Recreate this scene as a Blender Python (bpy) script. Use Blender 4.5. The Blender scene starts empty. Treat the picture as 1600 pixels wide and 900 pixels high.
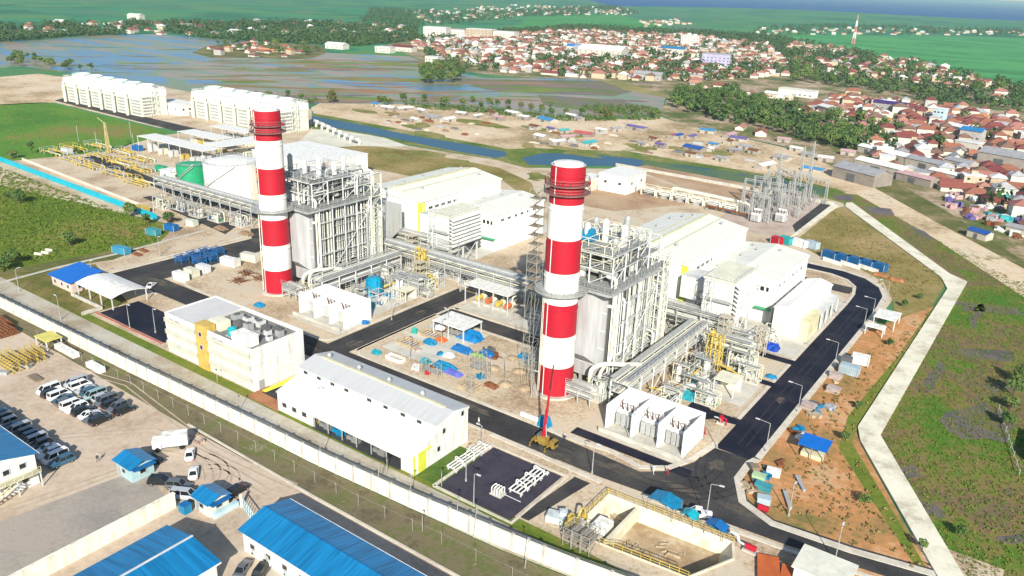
import bpy, math, random
from mathutils import Vector, Matrix
random.seed(7)
PI=math.pi
sc=bpy.context.scene
COL=sc.collection
# ---------------------------------------------------------------- camera
FPX,PITCH,ROLL,YAW,HC=1254.0,0.3640,0.0385,0.610688,90.0
def cam_rows():
    cp,sp=math.cos(PITCH),math.sin(PITCH)
    rt,dn,fw=(1,0,0),(0,-sp,-cp),(0,cp,-sp)
    cr,sr=math.cos(ROLL),math.sin(ROLL)
    r=[cr*rt[i]-sr*dn[i] for i in range(3)]
    d=[sr*rt[i]+cr*dn[i] for i in range(3)]
    ca,sa=math.cos(YAW),math.sin(YAW)
    g=lambda w:Vector((w[0]*ca-w[1]*sa,w[0]*sa+w[1]*ca,w[2]))
    return g(r),g(d),g(fw)
CR,CD,CF=cam_rows()
def at(px,py,z=0.0):
    """point of the world at height z that the photograph shows at pixel (px,py)"""
    d=CR*((px-800)/FPX)+CD*((py-450)/FPX)+CF
    t=(z-HC)/d.z
    return Vector((d.x*t,d.y*t,z))
def proj(p):
    v=Vector(p)-Vector((0,0,HC)); c=v.dot(CF)
    return (800+FPX*v.dot(CR)/c, 450+FPX*v.dot(CD)/c)
cd=bpy.data.cameras.new('camera'); cam=bpy.data.objects.new('camera',cd); COL.objects.link(cam)
cd.sensor_width=36; cd.lens=FPX/1600*36; cd.clip_start=1; cd.clip_end=120000
cam.matrix_world=Matrix(((CR.x,-CD.x,-CF.x,0),(CR.y,-CD.y,-CF.y,0),(CR.z,-CD.z,-CF.z,HC),(0,0,0,1)))
sc.camera=cam
# ---------------------------------------------------------------- light
EL=math.radians(29); AZ=math.radians(-52)           # direction towards the sun
S=Vector((math.cos(AZ)*math.cos(EL),math.sin(AZ)*math.cos(EL),math.sin(EL)))
w=bpy.data.worlds.new('World'); sc.world=w; w.use_nodes=True
nt=w.node_tree; bg=nt.nodes['Background']; sky=nt.nodes.new('ShaderNodeTexSky')
sky.sky_type='NISHITA'; sky.sun_disc=False; sky.sun_elevation=EL; sky.sun_rotation=math.atan2(S.x,S.y)
sky.air_density=1.0; sky.dust_density=0.6; sky.ozone_density=1.5
nt.links.new(sky.outputs[0],bg.inputs[0]); bg.inputs[1].default_value=0.095
sl=bpy.data.lights.new('sun','SUN'); sl.energy=4.8; sl.angle=math.radians(.5); sl.color=(1,.94,.83)
so=bpy.data.objects.new('sun',sl); COL.objects.link(so); so.location=S*500
so.rotation_euler=S.to_track_quat('Z','Y').to_euler()
vs=sc.view_settings; sc.display_settings.display_device='sRGB'
vs.view_transform='Standard'; vs.look='None'; vs.exposure=0.8; vs.gamma=1; vs.use_curve_mapping=False
# ---------------------------------------------------------------- materials
MATS={}
def nodes(name):
    m=bpy.data.materials.new(name); m.use_nodes=True
    t=m.node_tree; return m,t,t.nodes['Principled BSDF']
def mat(name,col,rough=.6,var=.12,scale=.35,metal=0.0,rnd=0.0,col2=None,spec=.3,detail=4,bump=0.0,bscale=3.0):
    """paint with uneven dirt: noise mixes the colour with a darker (or second) one"""
    if name in MATS: return MATS[name]
    m,t,b=nodes(name); N=t.nodes; L=t.links
    b.inputs['Roughness'].default_value=rough; b.inputs['Metallic'].default_value=metal
    b.inputs['Specular IOR Level'].default_value=spec
    g=N.new('ShaderNodeNewGeometry'); n=N.new('ShaderNodeTexNoise'); n.inputs['Scale'].default_value=scale
    n.inputs['Detail'].default_value=detail; n.inputs['Roughness'].default_value=.65
    L.new(g.outputs['Position'],n.inputs['Vector'])
    r=N.new('ShaderNodeValToRGB'); r.color_ramp.elements[0].position=.35; r.color_ramp.elements[1].position=.65
    c2=col2 or tuple(c*(1-var*2) for c in col)
    r.color_ramp.elements[0].color=(*c2,1); r.color_ramp.elements[1].color=(*col,1)
    L.new(n.outputs[0],r.inputs[0]); out=r.outputs[0]
    if rnd:
        oi=N.new('ShaderNodeObjectInfo'); h=N.new('ShaderNodeHueSaturation')
        mr=N.new('ShaderNodeMapRange'); mr.inputs[3].default_value=1-rnd; mr.inputs[4].default_value=1+rnd
        L.new(oi.outputs['Random'],mr.inputs[0]); L.new(mr.outputs[0],h.inputs['Value'])
        mh=N.new('ShaderNodeMath'); mh.operation='MULTIPLY_ADD'; mh.inputs[1].default_value=rnd*.10; mh.inputs[2].default_value=.5-rnd*.05
        L.new(oi.outputs['Random'],mh.inputs[0]); L.new(mh.outputs[0],h.inputs['Hue'])
        L.new(out,h.inputs['Color']); out=h.outputs[0]
    L.new(out,b.inputs['Base Color'])
    if bump:
        n2=N.new('ShaderNodeTexNoise'); n2.inputs['Scale'].default_value=bscale; L.new(g.outputs['Position'],n2.inputs['Vector'])
        bp=N.new('ShaderNodeBump'); bp.inputs['Strength'].default_value=bump; L.new(n2.outputs[0],bp.inputs['Height'])
        L.new(bp.outputs[0],b.inputs['Normal'])
    MATS[name]=m; return m
def ribbed(name,col,axis='X',pitch=.35,rough=.45,depth=.5,var=.08,scale=.15,metal=.0,streak=.12):
    """profiled metal sheet: ribs across the given world axis and long faint streaks of dirt"""
    if name in MATS: return MATS[name]
    m,t,b=nodes(name); N=t.nodes; L=t.links
    b.inputs['Roughness'].default_value=rough; b.inputs['Metallic'].default_value=metal; b.inputs['Specular IOR Level'].default_value=.35
    g=N.new('ShaderNodeNewGeometry'); sp=N.new('ShaderNodeSeparateXYZ'); L.new(g.outputs['Position'],sp.inputs[0])
    mu=N.new('ShaderNodeMath'); mu.operation='MULTIPLY'; mu.inputs[1].default_value=2*PI/pitch; L.new(sp.outputs[axis],mu.inputs[0])
    si=N.new('ShaderNodeMath'); si.operation='SINE'; L.new(mu.outputs[0],si.inputs[0])
    bp=N.new('ShaderNodeBump'); bp.inputs['Strength'].default_value=depth*.4; bp.inputs['Distance'].default_value=.05
    L.new(si.outputs[0],bp.inputs['Height']); L.new(bp.outputs[0],b.inputs['Normal'])
    mp=N.new('ShaderNodeMapping'); L.new(g.outputs['Position'],mp.inputs[0])
    s=[.12,.12,.12]; s['XYZ'.index(axis)]=1.6; mp.inputs['Scale'].default_value=s
    n=N.new('ShaderNodeTexNoise'); n.inputs['Scale'].default_value=1; n.inputs['Detail'].default_value=5; L.new(mp.outputs[0],n.inputs['Vector'])
    r=N.new('ShaderNodeValToRGB'); r.color_ramp.elements[0].position=.3; r.color_ramp.elements[1].position=.62
    r.color_ramp.elements[0].color=(*[c*(1-streak*2) for c in col],1); r.color_ramp.elements[1].color=(*col,1)
    L.new(n.outputs[0],r.inputs[0]); L.new(r.outputs[0],b.inputs['Base Color'])
    MATS[name]=m; return m
def ground(name,stops,scale=.05,rough=.95,fine=1.2,bump=.3,detail=8,finemix=.35,warp=None,spec=.1):
    """several ground colours spread by big noise, broken up by fine noise"""
    if name in MATS: return MATS[name]
    m,t,b=nodes(name); N=t.nodes; L=t.links
    b.inputs['Roughness'].default_value=rough; b.inputs['Specular IOR Level'].default_value=spec
    g=N.new('ShaderNodeNewGeometry'); mp=N.new('ShaderNodeMapping'); L.new(g.outputs['Position'],mp.inputs[0])
    if warp: mp.inputs['Scale'].default_value=warp
    n=N.new('ShaderNodeTexNoise'); n.inputs['Scale'].default_value=scale; n.inputs['Detail'].default_value=detail; n.inputs['Roughness'].default_value=.62
    L.new(mp.outputs[0],n.inputs['Vector'])
    n2=N.new('ShaderNodeTexNoise'); n2.inputs['Scale'].default_value=fine; n2.inputs['Detail'].default_value=6; n2.inputs['Roughness'].default_value=.7
    L.new(g.outputs['Position'],n2.inputs['Vector'])
    mx=N.new('ShaderNodeMix'); mx.inputs[0].default_value=finemix
    L.new(n.outputs[0],mx.inputs[2]); L.new(n2.outputs[0],mx.inputs[3])
    r=N.new('ShaderNodeValToRGB'); e=r.color_ramp.elements
    while len(e)<len(stops): e.new(.5)
    for i,(p,c) in enumerate(stops): e[i].position=.5+(p-.5)*.5; e[i].color=(*c,1)
    L.new(mx.outputs[0],r.inputs[0]); L.new(r.outputs[0],b.inputs['Base Color'])
    bp=N.new('ShaderNodeBump'); bp.inputs['Strength'].default_value=bump; bp.inputs['Distance'].default_value=.3
    L.new(n2.outputs[0],bp.inputs['Height']); L.new(bp.outputs[0],b.inputs['Normal'])
    MATS[name]=m; return m
# ---------------------------------------------------------------- mesh builder
class MB:
    def __init__(s): s.v=[];s.f=[];s.mi=[];s.m=0
    def add(s,vs,fs):
        o=len(s.v); s.v+=[tuple(v) for v in vs]; s.f+=[tuple(i+o for i in f) for f in fs]; s.mi+=[s.m]*len(fs)
    def box(s,x0,x1,y0,y1,z0,z1):
        s.add([(x0,y0,z0),(x1,y0,z0),(x1,y1,z0),(x0,y1,z0),(x0,y0,z1),(x1,y0,z1),(x1,y1,z1),(x0,y1,z1)],
              [(0,3,2,1),(4,5,6,7),(0,1,5,4),(1,2,6,5),(2,3,7,6),(3,0,4,7)]); return s
    def cb(s,x,y,z,sx,sy,sz,rz=0):
        c,k=math.cos(rz),math.sin(rz)
        P=[(-1,-1),(1,-1),(1,1),(-1,1)]
        q=[(x+a*sx/2*c-b*sy/2*k,y+a*sx/2*k+b*sy/2*c) for a,b in P]
        s.add([(a,b,z) for a,b in q]+[(a,b,z+sz) for a,b in q],[(0,3,2,1),(4,5,6,7),(0,1,5,4),(1,2,6,5),(2,3,7,6),(3,0,4,7)]); return s
    def cyl(s,p,q,r,r2=None,n=8,caps=True):
        p,q=Vector(p),Vector(q); d=(q-p)
        if d.length<1e-6: return s
        d.normalize(); r2=r if r2 is None else r2
        u=d.orthogonal().normalized() if abs(d.z)<.999 else Vector((1,0,0)); w=d.cross(u)
        A=[p+(u*math.cos(a)+w*math.sin(a))*r for a in [2*PI*i/n for i in range(n)]]
        B=[q+(u*math.cos(a)+w*math.sin(a))*r2 for a in [2*PI*i/n for i in range(n)]]
        fs=[(i,(i+1)%n,n+(i+1)%n,n+i) for i in range(n)]
        if caps: fs+=[tuple(range(n-1,-1,-1)),tuple(range(n,2*n))]
        s.add(A+B,fs); return s
    def beam(s,p,q,w=.2,h=None):
        return s.cyl(p,q,w*.7071,n=4)
    def pipe(s,pts,r=.2,n=6):
        """pipe with rounded bends"""
        P=[Vector(p) for p in pts]; out=[P[0]]
        for i in range(1,len(P)-1):
            a,b,c=P[i-1],P[i],P[i+1]; k=min(r*3.2,(a-b).length*.45,(c-b).length*.45)
            s0=b+(a-b).normalized()*k; s1=b+(c-b).normalized()*k
            for t in (0,.33,.67,1): out.append(s0*(1-t)**2+b*2*t*(1-t)+s1*t*t)
        out.append(P[-1])
        rings=[];u=None
        for i,p in enumerate(out):
            d=(out[min(i+1,len(out)-1)]-out[max(i-1,0)])
            if d.length<1e-6: d=Vector((0,0,1))
            d.normalize()
            if u is None: u=d.orthogonal().normalized()
            u=(u-d*u.dot(d)); u=u.normalized() if u.length>1e-4 else d.orthogonal().normalized()
            w=d.cross(u); rings.append([p+(u*math.cos(2*PI*j/n)+w*math.sin(2*PI*j/n))*r for j in range(n)])
        vs=[v for R in rings for v in R]; fs=[]
        for i in range(len(rings)-1):
            for j in range(n): fs.append((i*n+j,i*n+(j+1)%n,(i+1)*n+(j+1)%n,(i+1)*n+j))
        fs+=[tuple(range(n-1,-1,-1)),tuple(range((len(rings)-1)*n,len(rings)*n))]
        s.add(vs,fs); return s
    def lathe(s,x,y,prof,n=24):
        vs=[];fs=[]
        for r,z in prof: vs+=[(x+r*math.cos(2*PI*i/n),y+r*math.sin(2*PI*i/n),z) for i in range(n)]
        for k in range(len(prof)-1):
            for i in range(n): fs.append((k*n+i,k*n+(i+1)%n,(k+1)*n+(i+1)%n,(k+1)*n+i))
        s.add(vs,fs); return s
    def sheet(s,pts,z=None):
        s.add([(p[0],p[1],p[2] if z is None else z) for p in pts],[tuple(range(len(pts)))]); return s
    def prism(s,pts,z0,z1):
        n=len(pts)
        s.add([(p[0],p[1],z0) for p in pts]+[(p[0],p[1],z1) for p in pts],
              [tuple(range(n-1,-1,-1)),tuple(range(n,2*n))]+[(i,(i+1)%n,n+(i+1)%n,n+i) for i in range(n)]); return s
    def gable(s,x0,x1,y0,y1,z0,z1,axis='x',th=.18,over=.35):
        """two roof slabs of real thickness over a box"""
        if axis=='x':
            ym=(y0+y1)/2; k=(z1-z0)/(ym-y0); a,b=x0-over,x1+over
            for sg,ye in ((1,y0-over),(-1,y1+over)):
                ze=z0-k*over
                P=[(a,ye,ze),(b,ye,ze),(b,ym,z1),(a,ym,z1)]
                if sg<0: P=P[::-1]
                s.add(P+[(p[0],p[1],p[2]-th) for p in P],[(0,1,2,3),(7,6,5,4),(0,4,5,1),(1,5,6,2),(2,6,7,3),(3,7,4,0)])
        else:
            xm=(x0+x1)/2; k=(z1-z0)/(xm-x0); a,b=y0-over,y1+over
            for sg,xe in ((-1,x0-over),(1,x1+over)):
                ze=z0-k*over
                P=[(xe,a,ze),(xe,b,ze),(xm,b,z1),(xm,a,z1)]
                if sg<0: P=P[::-1]
                s.add(P+[(p[0],p[1],p[2]-th) for p in P],[(0,1,2,3),(7,6,5,4),(0,4,5,1),(1,5,6,2),(2,6,7,3),(3,7,4,0)])
        return s
    def house(s,x0,x1,y0,y1,z0,z1,zr,axis='x'):
        """walls with gable tops"""
        s.box(x0,x1,y0,y1,z0,z1)
        if axis=='x':
            ym=(y0+y1)/2
            for x in (x0,x1): s.add([(x,y0,z1),(x,y1,z1),(x,ym,zr)],[(0,1,2)])
        else:
            xm=(x0+x1)/2
            for y in (y0,y1): s.add([(x0,y,z1),(x1,y,z1),(xm,y,zr)],[(0,1,2)])
        return s
    def hip(s,x0,x1,y0,y1,z0,z1,over=.5):
        x0-=over;x1+=over;y0-=over;y1+=over
        if x1-x0>=y1-y0:
            d=(y1-y0)/2; a,b=(x0+d,(y0+y1)/2,z1),(x1-d+.01,(y0+y1)/2,z1)
            s.add([(x0,y0,z0),(x1,y0,z0),(x1,y1,z0),(x0,y1,z0),a,b],[(0,1,5,4),(1,2,5),(2,3,4,5),(3,0,4),(3,2,1,0)])
        else:
            d=(x1-x0)/2; a,b=((x0+x1)/2,y0+d,z1),((x0+x1)/2,y1-d+.01,z1)
            s.add([(x0,y0,z0),(x1,y0,z0),(x1,y1,z0),(x0,y1,z0),a,b],[(0,1,4),(1,2,5,4),(2,3,5),(3,0,4,5),(3,2,1,0)])
        return s
    def rail(s,pts,h=1.1,step=1.8,t=.07):
        """handrail: posts, top and middle rail"""
        for a,b in zip(pts[:-1],pts[1:]):
            a,b=Vector(a),Vector(b); n=max(1,int((b-a).length/step))
            for i in range(n+1):
                p=a.lerp(b,i/n); s.beam(p,p+Vector((0,0,h)),t)
            for k in (h,h*.52): s.beam(a+Vector((0,0,k)),b+Vector((0,0,k)),t)
        return s
    def frame(s,xs,ys,zs,t=.25,brace=False):
        z0=0
        for x in xs:
            for y in ys: s.beam((x,y,zs[0]),(x,y,zs[-1]),t)
        for z in zs[1:]:
            for y in ys: s.beam((xs[0],y,z),(xs[-1],y,z),t*.8)
            for x in xs: s.beam((x,ys[0],z),(x,ys[-1],z),t*.8)
        if brace:
            for za,zb in zip(zs[:-1],zs[1:]):
                for y in (ys[0],ys[-1]):
                    for xa,xb in list(zip(xs[:-1],xs[1:]))[::2]: s.beam((xa,y,za),(xb,y,zb),t*.55)
                for x in (xs[0],xs[-1]):
                    for ya,yb in list(zip(ys[:-1],ys[1:]))[::2]: s.beam((x,ya,za),(x,yb,zb),t*.55)
        return s
    def lattice(s,x,y,z0,z1,w0,w1,seg,t=.1):
        """four-legged lattice mast"""
        C=[(-1,-1),(1,-1),(1,1),(-1,1)]
        def P(k,z): u=(z-z0)/(z1-z0); h=(w0+(w1-w0)*u)/2; return Vector((x+C[k][0]*h,y+C[k][1]*h,z))
        for k in range(4): s.beam(P(k,z0),P(k,z1),t*1.3)
        for i in range(seg):
            a,b=z0+(z1-z0)*i/seg,z0+(z1-z0)*(i+1)/seg
            for k in range(4):
                s.beam(P(k,a),P((k+1)%4,b),t*.8); s.beam(P(k,b),P((k+1)%4,b),t*.8)
        return s
    def mesh(s,name,mats,smooth=False,off=None):
        me=bpy.data.meshes.new(name)
        vs=s.v if off is None else [(a-off[0],b-off[1],c-off[2]) for a,b,c in s.v]
        me.from_pydata(vs,[],s.f)
        for m in (mats if isinstance(mats,(list,tuple)) else [mats]): me.materials.append(m)
        if any(s.mi): me.polygons.foreach_set('material_index',s.mi)
        if smooth: me.polygons.foreach_set('use_smooth',[True]*len(me.polygons))
        me.update(); return me
def link(name,me,parent=None,loc=(0,0,0),rz=0):
    o=bpy.data.objects.new(name,me); COL.objects.link(o); o.location=loc; o.rotation_euler=(0,0,rz)
    if parent: o.parent=parent
    return o
def part(name,mb,m,parent,local=False,smooth=False):
    """a part of a thing: the builder's coordinates are world ones unless local"""
    off=None if local else wloc(parent)
    return link(name,mb.mesh(name,m,smooth,off),parent)
def wloc(o):
    v=Vector(o.location)
    while o.parent: o=o.parent; v+=Vector(o.location)
    return v
TOPS=[]
def tag(o,label,cat,group=None):
    o['label']=label; o['category']=cat
    if group: o['group']=group
    TOPS.append(o); return o
def thing(name,label,cat,loc=(0,0,0),group=None,rz=0):
    o=bpy.data.objects.new(name,None); COL.objects.link(o); o.empty_display_size=.5
    o.location=loc; o.rotation_euler=(0,0,rz); return tag(o,label,cat,group)
def solo(name,mb,m,label,cat,loc=(0,0,0),group=None,local=False,smooth=False):
    """a thing that is one mesh"""
    o=link(name,mb.mesh(name,m,smooth,None if local else loc),None,loc); return tag(o,label,cat,group)
def struct(name,mb,m,kind='structure',label=None):
    o=link(name,mb.mesh(name,m)); o['kind']=kind
    if label: o['label']=label
    if kind=='stuff' and label: o['category']=name.replace('_',' ')
    return o
KIDS={}
def kids(o):
    return list(o.children)
def dup(root,loc,rz=None,label=None,group=None):
    r=root.copy(); COL.objects.link(r); r.location=loc
    if rz is not None: r.rotation_euler=(0,0,rz)
    if label: r['label']=label
    if group: r['group']=group
    def rec(a,b):
        for ch in kids(a):
            c=ch.copy(); COL.objects.link(c); c.parent=b; rec(ch,c)
    rec(root,r); TOPS.append(r); return r
_cache={}
def win(parent,p,w,h,axis,m=None,name='window',d=.12):
    """one window: frame with a recessed dark pane; axis is the wall's outward direction"""
    k=(w,h,axis,name,d)
    if k not in _cache:
        fr=MB(); pn=MB()
        def bx(b,a0,a1,d0,d1,z0,z1):
            if axis=='-y': b.box(a0,a1,-d1,-d0,z0,z1)
            elif axis=='+y': b.box(a0,a1,d0,d1,z0,z1)
            elif axis=='+x': b.box(d0,d1,a0,a1,z0,z1)
            else: b.box(-d1,-d0,a0,a1,z0,z1)
        t=min(.12,w*.1)
        bx(fr,-w/2,-w/2+t,0,d,0,h);bx(fr,w/2-t,w/2,0,d,0,h);bx(fr,-w/2+t,w/2-t,0,d,0,t);bx(fr,-w/2+t,w/2-t,0,d,h-t,h)
        if w>1.6: bx(fr,-.04,.04,0,d*.9,t,h-t)
        bx(pn,-w/2+t,w/2-t,0,d*.5,t,h-t)
        _cache[k]=(fr.mesh(name,M_FRAME),pn.mesh('pane',m or M_GLASS))
    a,b=_cache[k]; q=Vector(p)-wloc(parent)
    o=link(name,a,parent,q); link('pane',b,o); return o
M_FRAME=mat('window_frame_paint',(.5,.5,.48),.5); M_GLASS=mat('dark_glass',(.02,.025,.03),.12,spec=.6,var=.2)
def streaked(name,col,c2,rough=.55):
    m,t,b=nodes(name); N=t.nodes; L=t.links; b.inputs['Roughness'].default_value=rough; b.inputs['Specular IOR Level'].default_value=.3
    g=N.new('ShaderNodeNewGeometry'); mp=N.new('ShaderNodeMapping'); mp.inputs['Scale'].default_value=(.9,.9,.12); L.new(g.outputs['Position'],mp.inputs[0])
    n=N.new('ShaderNodeTexNoise'); n.inputs['Scale'].default_value=1.1; n.inputs['Detail'].default_value=6; n.inputs['Roughness'].default_value=.7; L.new(mp.outputs[0],n.inputs['Vector'])
    r=N.new('ShaderNodeValToRGB'); e=r.color_ramp.elements; e[0].position=.36; e[1].position=.56; e[0].color=(*c2,1); e[1].color=(*col,1); L.new(n.outputs[0],r.inputs[0])
    L.new(r.outputs[0],b.inputs['Base Color']); MATS[name]=m; return m
WHITE=streaked('white_cladding',(.70,.70,.67),(.50,.48,.42))
CREAM=mat('cream_paint',(.66,.64,.50),.6,var=.1)
GREY=mat('grey_paint',(.34,.35,.35),.55,var=.12)
LGREY=mat('light_grey_paint',(.55,.56,.55),.5,var=.1)
DGREY=mat('dark_grey_paint',(.12,.12,.12),.6)
GALV=mat('galvanised_steel',(.45,.46,.44),.45,metal=.3,var=.14,scale=1.5)
PIPE=mat('insulated_pipe_cladding',(.62,.62,.56),.38,metal=.35,var=.1,scale=1.2)
YEL=mat('yellow_gas_pipe_paint',(.50,.37,.07),.5,var=.1)
LIME=mat('lime_yellow_paint',(.58,.60,.06),.5,var=.08)
RED=streaked('red_paint',(.38,.006,.02),(.29,.014,.024),.5)
CHW=streaked('chimney_white_paint',(.72,.71,.68),(.60,.57,.52),.5)
BLUE=mat('blue_paint',(.01,.12,.33),.5,var=.1,scale=.8)
TARP=mat('blue_tarpaulin',(.01,.20,.38),.45,var=.18,scale=.9,bump=.6,bscale=2)
GREEN=mat('green_paint',(.02,.30,.14),.5,var=.1)
RUST=mat('rusty_steel',(.20,.075,.03),.8,var=.25,scale=1.5)
ORANGE=mat('orange_paint',(.50,.12,.03),.55,var=.15)
CONC=mat('pale_concrete',(.50,.48,.42),.85,var=.14,scale=.5,bump=.15)
BLACK=mat('black_rubber',(.012,.012,.013),.7,var=.1)
# ================================================================= ground
def px(*pts,z=0.0): return [at(x,y,z) for x,y in pts]
def sheet(name,pts,m,z,kind='structure'):
    b=MB(); b.sheet(pts,z); return struct(name,b,m,kind)
PITO=[(-57,102.6),(-36,104.6),(-31.8,113.6),(-33.5,117.6),(-57.2,116.4)]
PITC=[(-45+(x+45)*1.0,110.5+(y-110.5)*1.0) for x,y in PITO]
def holed(name,pts,hole,m,z):
    import bmesh
    bm=bmesh.new()
    for P in (pts,hole):
        V=[bm.verts.new((p[0],p[1],z)) for p in P]
        for i in range(len(V)): bm.edges.new((V[i],V[(i+1)%len(V)]))
    bmesh.ops.triangle_fill(bm,use_beauty=True,use_dissolve=False,edges=bm.edges[:])
    for f in bm.faces:
        if f.normal.z<0: f.normal_flip()
    me=bpy.data.meshes.new(name); bm.to_mesh(me); bm.free(); me.materials.append(m)
    return me
def rect(x0,x1,y0,y1): return [(x0,y0),(x1,y0),(x1,y1),(x0,y1)]
# distant plain: patchwork of paddies
def plain_mat():
    m,t,b=nodes('paddy_plain'); N=t.nodes;L=t.links; b.inputs['Roughness'].default_value=.95; b.inputs['Specular IOR Level'].default_value=.05
    g=N.new('ShaderNodeNewGeometry')
    v=N.new('ShaderNodeTexVoronoi'); v.inputs['Scale'].default_value=.009; v.distance='CHEBYCHEV'; L.new(g.outputs['Position'],v.inputs['Vector'])
    s=N.new('ShaderNodeSeparateColor'); L.new(v.outputs['Color'],s.inputs[0])
    n=N.new('ShaderNodeTexNoise'); n.inputs['Scale'].default_value=.0012; n.inputs['Detail'].default_value=5; L.new(g.outputs['Position'],n.inputs['Vector'])
    mx=N.new('ShaderNodeMix'); mx.inputs[0].default_value=.6; L.new(s.outputs[0],mx.inputs[2]); L.new(n.outputs[0],mx.inputs[3])
    r=N.new('ShaderNodeValToRGB'); e=r.color_ramp.elements
    while len(e)<6: e.new(.5)
    for i,(p,c) in enumerate([(.2,(.03,.10,.06)),(.38,(.035,.15,.075)),(.48,(.05,.20,.09)),(.56,(.09,.20,.07)),(.66,(.04,.16,.09)),(.8,(.14,.17,.10))]): e[i].position=p; e[i].color=(*c,1)
    L.new(mx.outputs[0],r.inputs[0]); L.new(r.outputs[0],b.inputs['Base Color']); return m
b=MB(); R=[0,200,300,600,1200,2500,5000,10000,20000,40000]; n=48
vs=[(0,0,-.12)]; fs=[]
for k,r in enumerate(R[1:]): vs+=[(r*math.cos(2*PI*i/n),r*math.sin(2*PI*i/n),-.12) for i in range(n)]
for k in range(len(R)-2):
    o=1+k*n; fs+=[(o+i,o+n+i,o+n+(i+1)%n,o+(i+1)%n) for i in range(n)]
b.add(vs[1:],[tuple(i-1 for i in f) for f in fs]); PM=plain_mat()
me=holed('ground',[(200*math.cos(2*PI*i/n),200*math.sin(2*PI*i/n)) for i in range(n)],PITC,PM,-.12)
for p_ in me.polygons: b.f.append(tuple(len(b.v)+i for i in p_.vertices)); b.mi.append(0)
b.v+=[tuple(v.co) for v in me.vertices]; bpy.data.meshes.remove(me)
struct('ground',b,PM)
# sea on the horizon
SEA=nodes('sea_water'); sb=SEA[2]; sb.inputs['Base Color'].default_value=(.003,.05,.20,1); sb.inputs['Roughness'].default_value=.6; sb.inputs['Specular IOR Level'].default_value=.05
fx=[at(960,9),at(1100,11),at(1250,15),at(1330,19),at(1420,24),at(1520,29),at(1640,34)]
far=[Vector((at(1700,60).x*60,at(1700,60).y*60,0)),Vector((-9000,38000,0)),Vector((-20000,33000,0))]
b=MB(); b.sheet(fx+[Vector((2000,5200,0)),Vector((6000,38000,0)),Vector((-9000,38000,0)),Vector((-22000,30000,0))],-.06); struct('sea',b,SEA[0])
PAD_=ground('pale_lot',[(.3,(.44,.42,.34)),(.6,(.58,.56,.47))],.06,fine=.6)
BANKG=ground('patch_grass',[(.3,(.11,.13,.03)),(.5,(.18,.18,.05)),(.7,(.28,.22,.10))],.05,fine=.4)
BANK_=ground('bank_rough_grass',[(.3,(.07,.09,.02)),(.5,(.12,.12,.04)),(.7,(.24,.19,.10))],.04,fine=.4)
# flooded paddies
def flood_mat():
    m,t,b=nodes('flooded_paddy'); N=t.nodes;L=t.links
    g=N.new('ShaderNodeNewGeometry'); mp=N.new('ShaderNodeMapping'); mp.inputs['Rotation'].default_value=(0,0,.35); mp.inputs['Scale'].default_value=(.012,.045,1)
    L.new(g.outputs['Position'],mp.inputs[0])
    v=N.new('ShaderNodeTexVoronoi'); v.distance='CHEBYCHEV'; v.inputs['Scale'].default_value=1; v.inputs['Randomness'].default_value=.8; L.new(mp.outputs[0],v.inputs['Vector'])
    s=N.new('ShaderNodeSeparateColor'); L.new(v.outputs['Color'],s.inputs[0])
    n=N.new('ShaderNodeTexNoise'); n.inputs['Scale'].default_value=.006; n.inputs['Detail'].default_value=6; L.new(g.outputs['Position'],n.inputs['Vector'])
    # more mud towards the town
    sp=N.new('ShaderNodeSeparateXYZ'); L.new(g.outputs['Position'],sp.inputs[0])
    mr=N.new('ShaderNodeMapRange'); mr.inputs[1].default_value=-950; mr.inputs[2].default_value=-380; mr.inputs[3].default_value=-.07; mr.inputs[4].default_value=.08; L.new(sp.outputs[0],mr.inputs[0])
    mx=N.new('ShaderNodeMix'); mx.inputs[0].default_value=.66; L.new(s.outputs[0],mx.inputs[2]); L.new(n.outputs[0],mx.inputs[3])
    mx.inputs[0].default_value=.42
    ad=N.new('ShaderNodeMath'); ad.operation='ADD'; L.new(mx.outputs[0],ad.inputs[0]); L.new(mr.outputs[0],ad.inputs[1])
    r=N.new('ShaderNodeValToRGB'); e=r.color_ramp.elements; r.color_ramp.interpolation='EASE'
    while len(e)<6: e.new(.5)
    for i,(p,c) in enumerate([(.30,(.055,.15,.28)),(.43,(.08,.17,.28)),(.47,(.11,.16,.17)),(.51,(.20,.14,.075)),(.55,(.12,.16,.045)),(.60,(.24,.16,.09))]): e[i].position=p; e[i].color=(*c,1)
    L.new(ad.outputs[0],r.inputs[0])
    # bunds between the cells
    v2=N.new('ShaderNodeTexVoronoi'); v2.feature='DISTANCE_TO_EDGE'; v2.inputs['Scale'].default_value=1; v2.inputs['Randomness'].default_value=.8; L.new(mp.outputs[0],v2.inputs['Vector'])
    lt=N.new('ShaderNodeMath'); lt.operation='LESS_THAN'; lt.inputs[1].default_value=.05; L.new(v2.outputs[0],lt.inputs[0])
    m2=N.new('ShaderNodeMix'); m2.data_type='RGBA'; L.new(lt.outputs[0],m2.inputs[0]); L.new(r.outputs[0],m2.inputs[6]); m2.inputs[7].default_value=(.13,.17,.06,1)
    L.new(m2.outputs[2],b.inputs['Base Color'])
    b.inputs['Roughness'].default_value=.35; b.inputs['Specular IOR Level'].default_value=.25
    return m
sheet('flooded_field',px((-80,110),(-80,68),(60,63),(130,56),(250,53),(330,60),(420,66),(500,82),(640,88),(690,108),(760,122),(930,122),(975,132),(1040,152),(1032,180),(960,184),(880,184),(760,172),(640,163),(500,161),(430,168),(300,152),(250,137),(150,118),(90,112),(40,104)),flood_mat(),-.08)
sheet('waste_ground',px((1230,232),(1330,240),(1450,300),(1800,380),(1800,640),(1600,480),(1450,392),(1330,322),(1280,312)),BANK_,-.09)
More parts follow.
